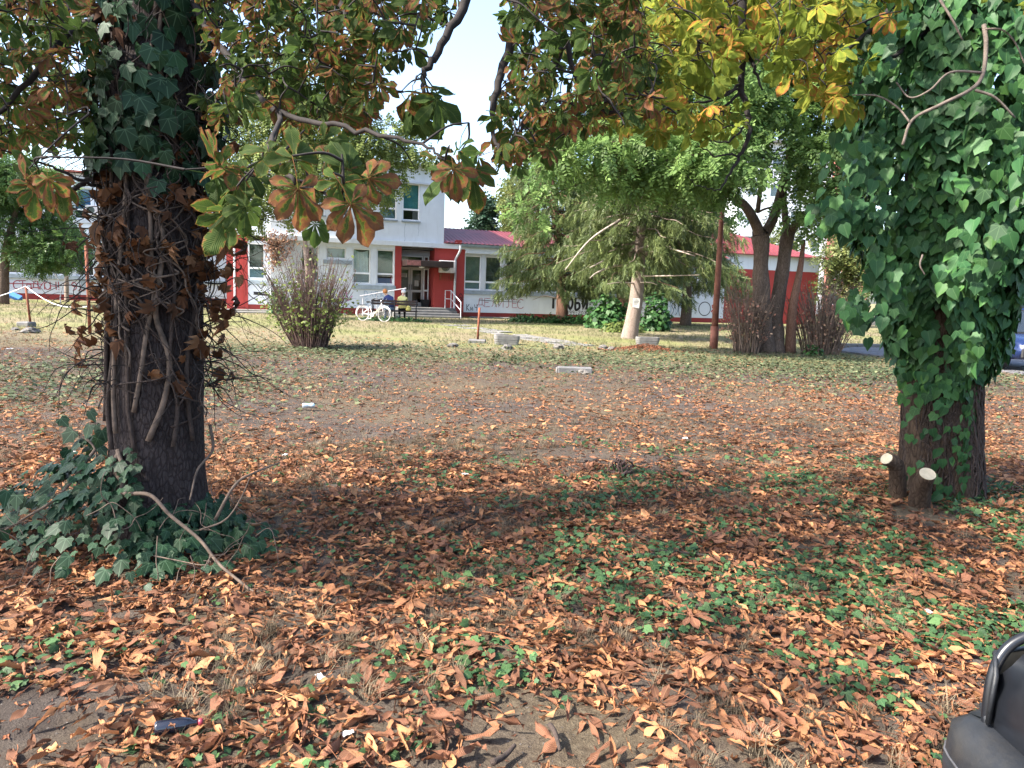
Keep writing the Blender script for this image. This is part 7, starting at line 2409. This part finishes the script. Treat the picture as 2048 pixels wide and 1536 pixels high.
# ------------------------------------------------------------------ parked cars
def car(name, label, loc, rz, paint, L=4.4, W=1.8, H=1.55, suv=False, group=None):
    """front at +x"""
    t = thing(name, label, 'car', loc, rz, group)
    pm = plain('paint_' + name, paint, .22, .3, .1, 3, spec=.6)
    zb = .28 if not suv else .34
    belt = .92 if not suv else 1.02
    st_ = [(-.5, .60, belt - .06, .86), (-.485, .32, belt + .0, .93), (-.42, zb, belt + .02, .98), (-.2, zb, belt, 1.0), (.1, zb, belt - .02, 1.0), (.26, zb, belt - .05, 1.0), (.38, zb, belt - .12, .97), (.46, zb + .02, belt - .20, .92), (.49, .38, belt - .30, .84), (.5, .50, belt - .38, .78)]
    v = []; n = 12
    for (u, z0, z1, w) in st_:
        hw = W / 2 * w
        prof = [(-hw * .88, z0), (-hw * .98, z0 + .1), (-hw, (z0 + z1) / 2), (-hw * .97, z1 - .06), (-hw * .90, z1), (-hw * .4, z1 + .015), (hw * .4, z1 + .015), (hw * .90, z1), (hw * .97, z1 - .06), (hw, (z0 + z1) / 2), (hw * .98, z0 + .1), (hw * .88, z0)]
        v += [(u * L, y, z) for y, z in prof]
    f = [(i * n + j, i * n + (j + 1) % n, (i + 1) * n + (j + 1) % n, (i + 1) * n + j) for i in range(len(st_) - 1) for j in range(n)] + [tuple(range(n - 1, -1, -1)), tuple(range((len(st_) - 1) * n, len(st_) * n))]
    b = MB(); b.add(v, f); body = mk('body', b, pm, t, True)
    # cabin: pillars and roof in paint, glass in between
    x0, x1, x2, x3 = (-.47 * L, -.40 * L, .02 * L, .24 * L) if suv else (-.42 * L, -.28 * L, .04 * L, .25 * L)
    hw = W / 2 * .90; tw = W / 2 * .70
    lo = [(x0, -hw, belt), (x3, -hw, belt - .03), (x3, hw, belt - .03), (x0, hw, belt)]
    up = [(x1, -tw, H - .03), (x2, -tw, H - .02), (x2, tw, H - .02), (x1, tw, H - .03)]
    b = MB(); b.add(lo + up, [(0, 1, 5, 4), (1, 2, 6, 5), (2, 3, 7, 6), (3, 0, 4, 7)]); cabin = mk('cabin', b, M['black'], t)
    b = MB(); b.add([(p[0] * .98, p[1] * 1.01, p[2]) for p in up] + [(p[0] * .9, p[1] * .86, H + .03) for p in up], [(0, 1, 5, 4), (1, 2, 6, 5), (2, 3, 7, 6), (3, 0, 4, 7), (4, 5, 6, 7)]); mk('roof', b, pm, t)
    glass = M['glass_dark']

    def pane(nm_, q):
        q = [np.array(p, float) for p in q]; nrm = np.cross(q[1] - q[0], q[3] - q[0]); nrm = nrm / np.linalg.norm(nrm) * .008
        c_ = sum(q) / 4; q = [c_ + (p - c_) * .88 + nrm for p in q]; b_ = MB(); b_.add(q, [(0, 1, 2, 3)]); return mk(nm_, b_, M['car_glass'], cabin)
    pane('windscreen', [lo[1], lo[2], up[2], up[1]]); pane('rear_window', [lo[3], lo[0], up[0], up[3]])
    for side in (0, 1):
        a_, b2, c2_, d2 = (lo[0], lo[1], up[1], up[0]) if side == 0 else (lo[2], lo[3], up[3], up[2])
        A, B, C_, D = map(np.array, (a_, b2, c2_, d2))
        pane('side_window', [A, A * .5 + B * .5, D * .5 + C_ * .5, D]); pane('side_window', [A * .5 + B * .5, B, C_, D * .5 + C_ * .5])
    for sx in (-.30, .31):
        for sy in (-1, 1):
            R2 = .34 if suv else .31
            yy = sy * (W / 2 - .10)
            b = MB(); b.lathe([(R2 * .62, -.10), (R2 * .95, -.10), (R2, -.06), (R2, .06), (R2 * .95, .10), (R2 * .62, .10)], (sx * L, yy, R2), 28, 'y', True); w_ = mk('wheel', b, M['rubber'], t, True)
            b = MB(); b.lathe([(.05, sy * .085), (R2 * .3, sy * .07), (R2 * .63, sy * .09)], (sx * L, yy, R2), 20, 'y'); mk('rim', b, M['chrome'], w_)
            b = MB(); b.lathe([(R2 * 1.02, -.05), (R2 * 1.14, -.05), (R2 * 1.14, .02), (R2 * 1.02, .02)], (sx * L, sy * (W / 2 - .005), R2 + .01), 28, 'y', True); mk('wheel_arch', b, M['rubber'], t)
    for sy in (-1, 1):
        b = MB(); b.bbox(.455 * L, .485 * L, sy * W * .33 - .17, sy * W * .33 + .17, belt - .40, belt - .27, .03); mk('headlight', b, M['frame_white'], t)
        b = MB(); b.bbox(-.498 * L, -.47 * L, sy * W * .40 - .10, sy * W * .40 + .07, belt - .25, belt + .05, .02); tl = mk('tail_light', b, M['tail_red'], t)
        b = MB(); b.bbox(-.502 * L, -.48 * L, sy * W * .40 - .09, sy * W * .40 + .06, belt - .36, belt - .255, .02); mk('reverse_light', b, M['frame_white'], tl)
        b = MB(); b.bbox(.12 * L, .17 * L, sy * (W / 2 + .10) - .10, sy * (W / 2 + .10) + .08, belt + .02, belt + .16, .04); mk('wing_mirror', b, pm, t)
    for u in (-.505, .502):
        b = MB(); b.bbox(u * L - .03, u * L + .03, -W * .46, W * .46, .34, .58, .03); bp_ = mk('bumper', b, M['bumper'], t)
        b = MB(); b.bbox(u * L + math.copysign(.031, u) - .004, u * L + math.copysign(.031, u) + .004, -.26, .26, .42, .53, .003); mk('number_plate', b, M['paper'], bp_)
    b = MB(); b.bbox(.492 * L, .505 * L, -W * .26, W * .26, .60, .70, .01); mk('grille', b, M['black'], t)
    return t


M['car_glass'] = plain('car_glass', (.02, .025, .03), .06, 0, .1, 2, spec=.8)
M['tail_red'] = plain('tail_red', (.55, .02, .02), .2, 0, .1, 5)
M['bumper'] = plain('bumper', (.03, .03, .033), .6, 0, .2, 6)
sv = flat(G(1988, 697))
car('parked_car', 'black estate car with red tail light parked across the road behind the ivy trunk', sv + np.array([2.35, .9, .06]), math.radians(4), (.012, .012, .014), 4.5, 1.8, 1.6, True)
nc = flat(G(2027, 750))
car('parked_car', 'dark blue car with wing mirror cut by the right picture edge', nc + np.array([.98, 2.2, .06]), math.radians(-90), (.015, .03, .10), 4.3, 1.8, 1.5)

# red slide and play frame far right
sl_ = flat(P(1785, 600, 55)); t = thing('playground_slide', 'small red slide with green side panels beyond the far grass', 'slide', sl_)
b = MB(); a_, e_ = P(1796, 616, 55), P(1762, 638, 55)
for k in (-1, 1):
    pass
b.add([a_ + np.array([0, -.35, 0]), a_ + np.array([0, .35, 0]), e_ + np.array([0, .35, 0]), e_ + np.array([0, -.35, 0]), a_ + np.array([0, -.35, .3]), e_ + np.array([0, -.35, .3]), a_ + np.array([0, .35, .3]), e_ + np.array([0, .35, .3])],
      [(0, 1, 2, 3), (0, 3, 5, 4), (1, 6, 7, 2)]); mk('chute', b, M['red_plastic'], t, False, sl_)
b = MB(); b.tube([flat(P(1784, 630, 55)), P(1780, 610, 55)], .05, 6); b.tube([flat(P(1797, 630, 55)), P(1796, 612, 55)], .05, 6); mk('post', b, M['pipe_white'], t, False, sl_)
b = MB(); q_ = P(1770, 630, 55.6); b.bbox(q_[0] - .5, q_[0] + .3, q_[1], q_[1] + .06, q_[2] - .3, q_[2] + .3, .02); mk('side_panel', b, plain('play_green', (.10, .42, .30), .5), t, False, sl_)
w0 = flat(P(1745, 640, 53)); t = thing('low_wall', 'low concrete wall edging the playground below the red slide', 'wall', w0)
b = MB(); b.bbox(w0[0] - 1.5, w0[0] + 6, w0[1], w0[1] + .3, -.1, .42, .03); mk('coping', b, M['concrete'], t, False, w0)

# ------------------------------------------------------------------ nearest car corner at the lower right
cc = np.array([1.17, 1.99, 0])
t = thing('parked_car', 'black car front corner with bumper and lamp at the lower right', 'car', np.array([3.29, 1.13, -.01]), math.pi)
# built facing -x in world: local +x is world -x; local y is world -y
Lc = 4.2
M['black_paint'] = plain('black_paint', (.012, .014, .019), .3, .2, .25, 5, spec=.6, dirt=(.022, .022, .025))
M['black_plastic'] = plain('black_plastic', (.014, .016, .020), .5, 0, .25, 9, .15, 60, dirt=(.028, .027, .026))
M['chrome_dull'] = plain('chrome_dull', (.10, .10, .11), .45, .4, .3, 12)
M['lamp_lens'] = plain('lamp_lens', (.42, .38, .30), .12, .3, .25, 9, spec=.8)


def sect(u, hw, z0, z1, crown=.03, n=7):
    s = [(u, -hw * .94, z0), (u, -hw, z0 + (z1 - z0) * .35), (u, -hw * .985, z0 + (z1 - z0) * .8), (u, -hw * .92, z1)]
    s += [(u, -hw * .5, z1 + crown), (u, hw * .5, z1 + crown)]
    return s + [(u, hw * .92, z1), (u, hw * .985, z0 + (z1 - z0) * .8), (u, hw, z0 + (z1 - z0) * .35), (u, hw * .94, z0)]


S_ = [(-2.05, .70, .4, .80), (-1.9, .80, .3, .92), (-1.0, .84, .25, .95), (.4, .84, .25, .95), (1.2, .83, .25, .86), (1.7, .82, .28, .79), (1.90, .80, .32, .745), (1.975, .77, .40, .69), (2.0, .73, .44, .62)]
v = []
for s in S_: v += sect(*s)
n = 10
f = [(i * n + j, i * n + (j + 1) % n, (i + 1) * n + (j + 1) % n, (i + 1) * n + j) for i in range(len(S_) - 1) for j in range(n)] + [tuple(range(n - 1, -1, -1)), tuple(range((len(S_) - 1) * n, len(S_) * n))]
b = MB(); b.add(v, f); mk('body', b, M['black_paint'], t, True)
# wrap-round bumper, thick, with a moulding line
path_ = catmull([(1.0, -.84, .37), (1.80, -.83, .37), (1.97, -.79, .37), (2.035, -.68, .37), (2.05, 0, .37), (2.035, .68, .37), (1.97, .79, .37), (1.80, .83, .37), (1.0, .84, .37)], 6)
b = MB(); tt, NN, BB = frames(path_)
v = []; k = 10
for p, tg in zip(path_, tt):
    o_ = np.array([tg[1], -tg[0], 0]); o_ = o_ / (np.linalg.norm(o_) + 1e-9)
    if (p - np.array([0, 0, .4])) @ o_ < 0: o_ = -o_
    for (a, z) in ((-.12, -.16), (.02, -.17), (.055, -.12), (.06, 0), (.062, .02), (.054, .028), (.058, .04), (.05, .11), (.01, .145), (-.12, .15)):
        v.append(p + o_ * a + np.array([0, 0, z]))
f = [(i * k + j, i * k + (j + 1) % k, (i + 1) * k + (j + 1) % k, (i + 1) * k + j) for i in range(len(path_) - 1) for j in range(k)]
b.add(v, f); mk('bumper', b, M['black_plastic'], t, True)
seam_ = [v[i * 10 + 6] for i in range(6, len(path_) - 6)]
b = MB(); b.tube(seam_, .004, 5); mk('bumper_seam', b, M['chrome_dull'], t, True)
for sy in (-1, 1):
    b = MB(); b.tube(catmull([(2.0, .735 * sy, .47), (1.995, .75 * sy, .58), (1.975, .765 * sy, .665), (1.93, .772 * sy, .725), (1.85, .765 * sy, .765), (1.70, .765 * sy, .80), (1.3, .775 * sy, .86)], 6), .014, 10); mk('fender_edge', b, M['black_paint'], t, True)
    # corner lamp with clear lens and rim
    b = MB(); v = []
    for (x, y, z) in ((1.985, .70, .53), (1.95, .785, .53), (1.80, .81, .55), (1.80, .80, .70), (1.94, .77, .69), (1.985, .69, .665)):
        v.append((x + .03, (y + .012) * sy, z))
    b.add(v, [(0, 1, 4, 5), (1, 2, 3, 4)]); lp = mk('corner_lamp', b, M['lamp_lens'], t)
    b = MB(); b.tube([np.array(v[i]) for i in (0, 1, 2, 3, 4, 5, 0)], .007, 6); mk('lamp_rim', b, M['black_plastic'], lp, True)
for k, (xx_, zz_) in enumerate(((1.955, .715), (1.90, .757), (1.83, .777), (1.76, .793), (1.68, .80))):
    b = MB(); b.tube([(xx_, -.62, zz_ + .012), (xx_ + .01, -.4, zz_ + .024), (xx_ + .01, .4, zz_ + .024), (xx_, .62, zz_ + .012)], .013, 6); mk('bonnet_rib', b, M['black_plastic'], t, True)
for k in range(9):
    b = MB(); y = -.5 + k * .125; b.bbox(1.985, 2.02, y, y + .05, .52, .66, .008); mk('grille_slat', b, M['black_plastic'], t)
b = MB(); lo = [(-1.9, -.78, .93), (.9, -.76, .92), (.9, .76, .92), (-1.9, .78, .93)]; up = [(-1.3, -.6, 1.42), (.15, -.6, 1.42), (.15, .6, 1.42), (-1.3, .6, 1.42)]
b.add(lo + up, [(0, 1, 5, 4), (1, 2, 6, 5), (2, 3, 7, 6), (3, 0, 4, 7), (4, 5, 6, 7)]); mk('cabin', b, M['car_glass'], t)
for sx in (-1.25, 1.25):
    for sy in (-1, 1):
        b = MB(); b.lathe([(.19, -.09), (.29, -.09), (.305, -.05), (.305, .05), (.29, .09), (.19, .09)], (sx, sy * .76, .305), 28, 'y', True); w_ = mk('wheel', b, M['rubber'], t, True)
        b = MB(); b.lathe([(.05, sy * .07), (.19, sy * .08)], (sx, sy * .76, .305), 20, 'y'); mk('rim', b, M['chrome'], w_)

# ------------------------------------------------------------------ small litter
c = G(355, 1484); c[2] = float(gz(c[0], c[1])) + .055
t = thing('bottle', 'small dark glass bottle with red cap lying in the leaves', 'bottle', c, math.radians(20))
b = MB(); b.lathe([(.0, -.07), (.023, -.07), (.025, -.062), (.025, .02), (.02, .04), (.010, .052), (.010, .068)], (0, 0, 0), 20, 'x'); mk('glass', b, plain('bottle_glass', (.012, .014, .024), .08, 0, .1, 4, spec=.8), t, True)
b = MB(); b.lathe([(.012, .068), (.013, .08), (.009, .083)], (0, 0, 0), 14, 'x'); mk('cap', b, plain('bottle_cap', (.25, .03, .05), .4), t, True)
c = G(617, 818); c[2] = .045
t = thing('drink_can', 'crushed silver drink can lying on the trodden earth', 'can', c, .3)
b = MB(); b.lathe([(.0, -.075), (.026, -.075), (.033, -.062), (.030, -.01), (.024, .01), (.033, .03), (.033, .06), (.026, .072)], (0, 0, 0), 20, 'x'); mk('shell', b, M['can_blue'] if 'can_blue' in M else plain('can_metal', (.55, .66, .74), .3, .5, .2, 9), t, True)
b = MB(); b.lathe([(.0, .0725), (.024, .0725), (.024, .074)], (0, 0, 0), 16, 'x'); mk('lid', b, M['chrome'], t)
lab_ = {(1370, 878): 'white paper scrap right of the grey bare strip', (930, 955): 'grey crumpled scrap at the litter edge near the centre', (1855, 1245): 'white paper strip among leaves at the right', (20, 700): 'white scrap on green cover at the left edge',
        (695, 1492): 'white torn scrap at the bottom among the leaves', (640, 1375): 'small pale scrap on the litter left of centre', (145, 915): 'white scrap left of the near trunk', (570, 918): 'pale scrap right of the near trunk'}
for (px, py), lb_ in lab_.items():
    c = G(px, py); c[2] = float(gz(c[0], c[1])) + .035
    r_ = np.random.default_rng(px); nn = 5; s = .022 * max(1, c[1] / 5)
    v = [(s * (i / 4 - .5) * 2, s * (j / 4 - .5) * 1.2, s * .35 * r_.random()) for j in range(nn) for i in range(nn)]
    b = MB(); b.add(v, [(j * nn + i, j * nn + i + 1, (j + 1) * nn + i + 1, (j + 1) * nn + i) for j in range(4) for i in range(4)])
    o = mk('paper_scrap', b, M['paper']); o.location = c; o.rotation_euler = (0, 0, px); tag(o, lb_, 'litter', 'paper scraps')
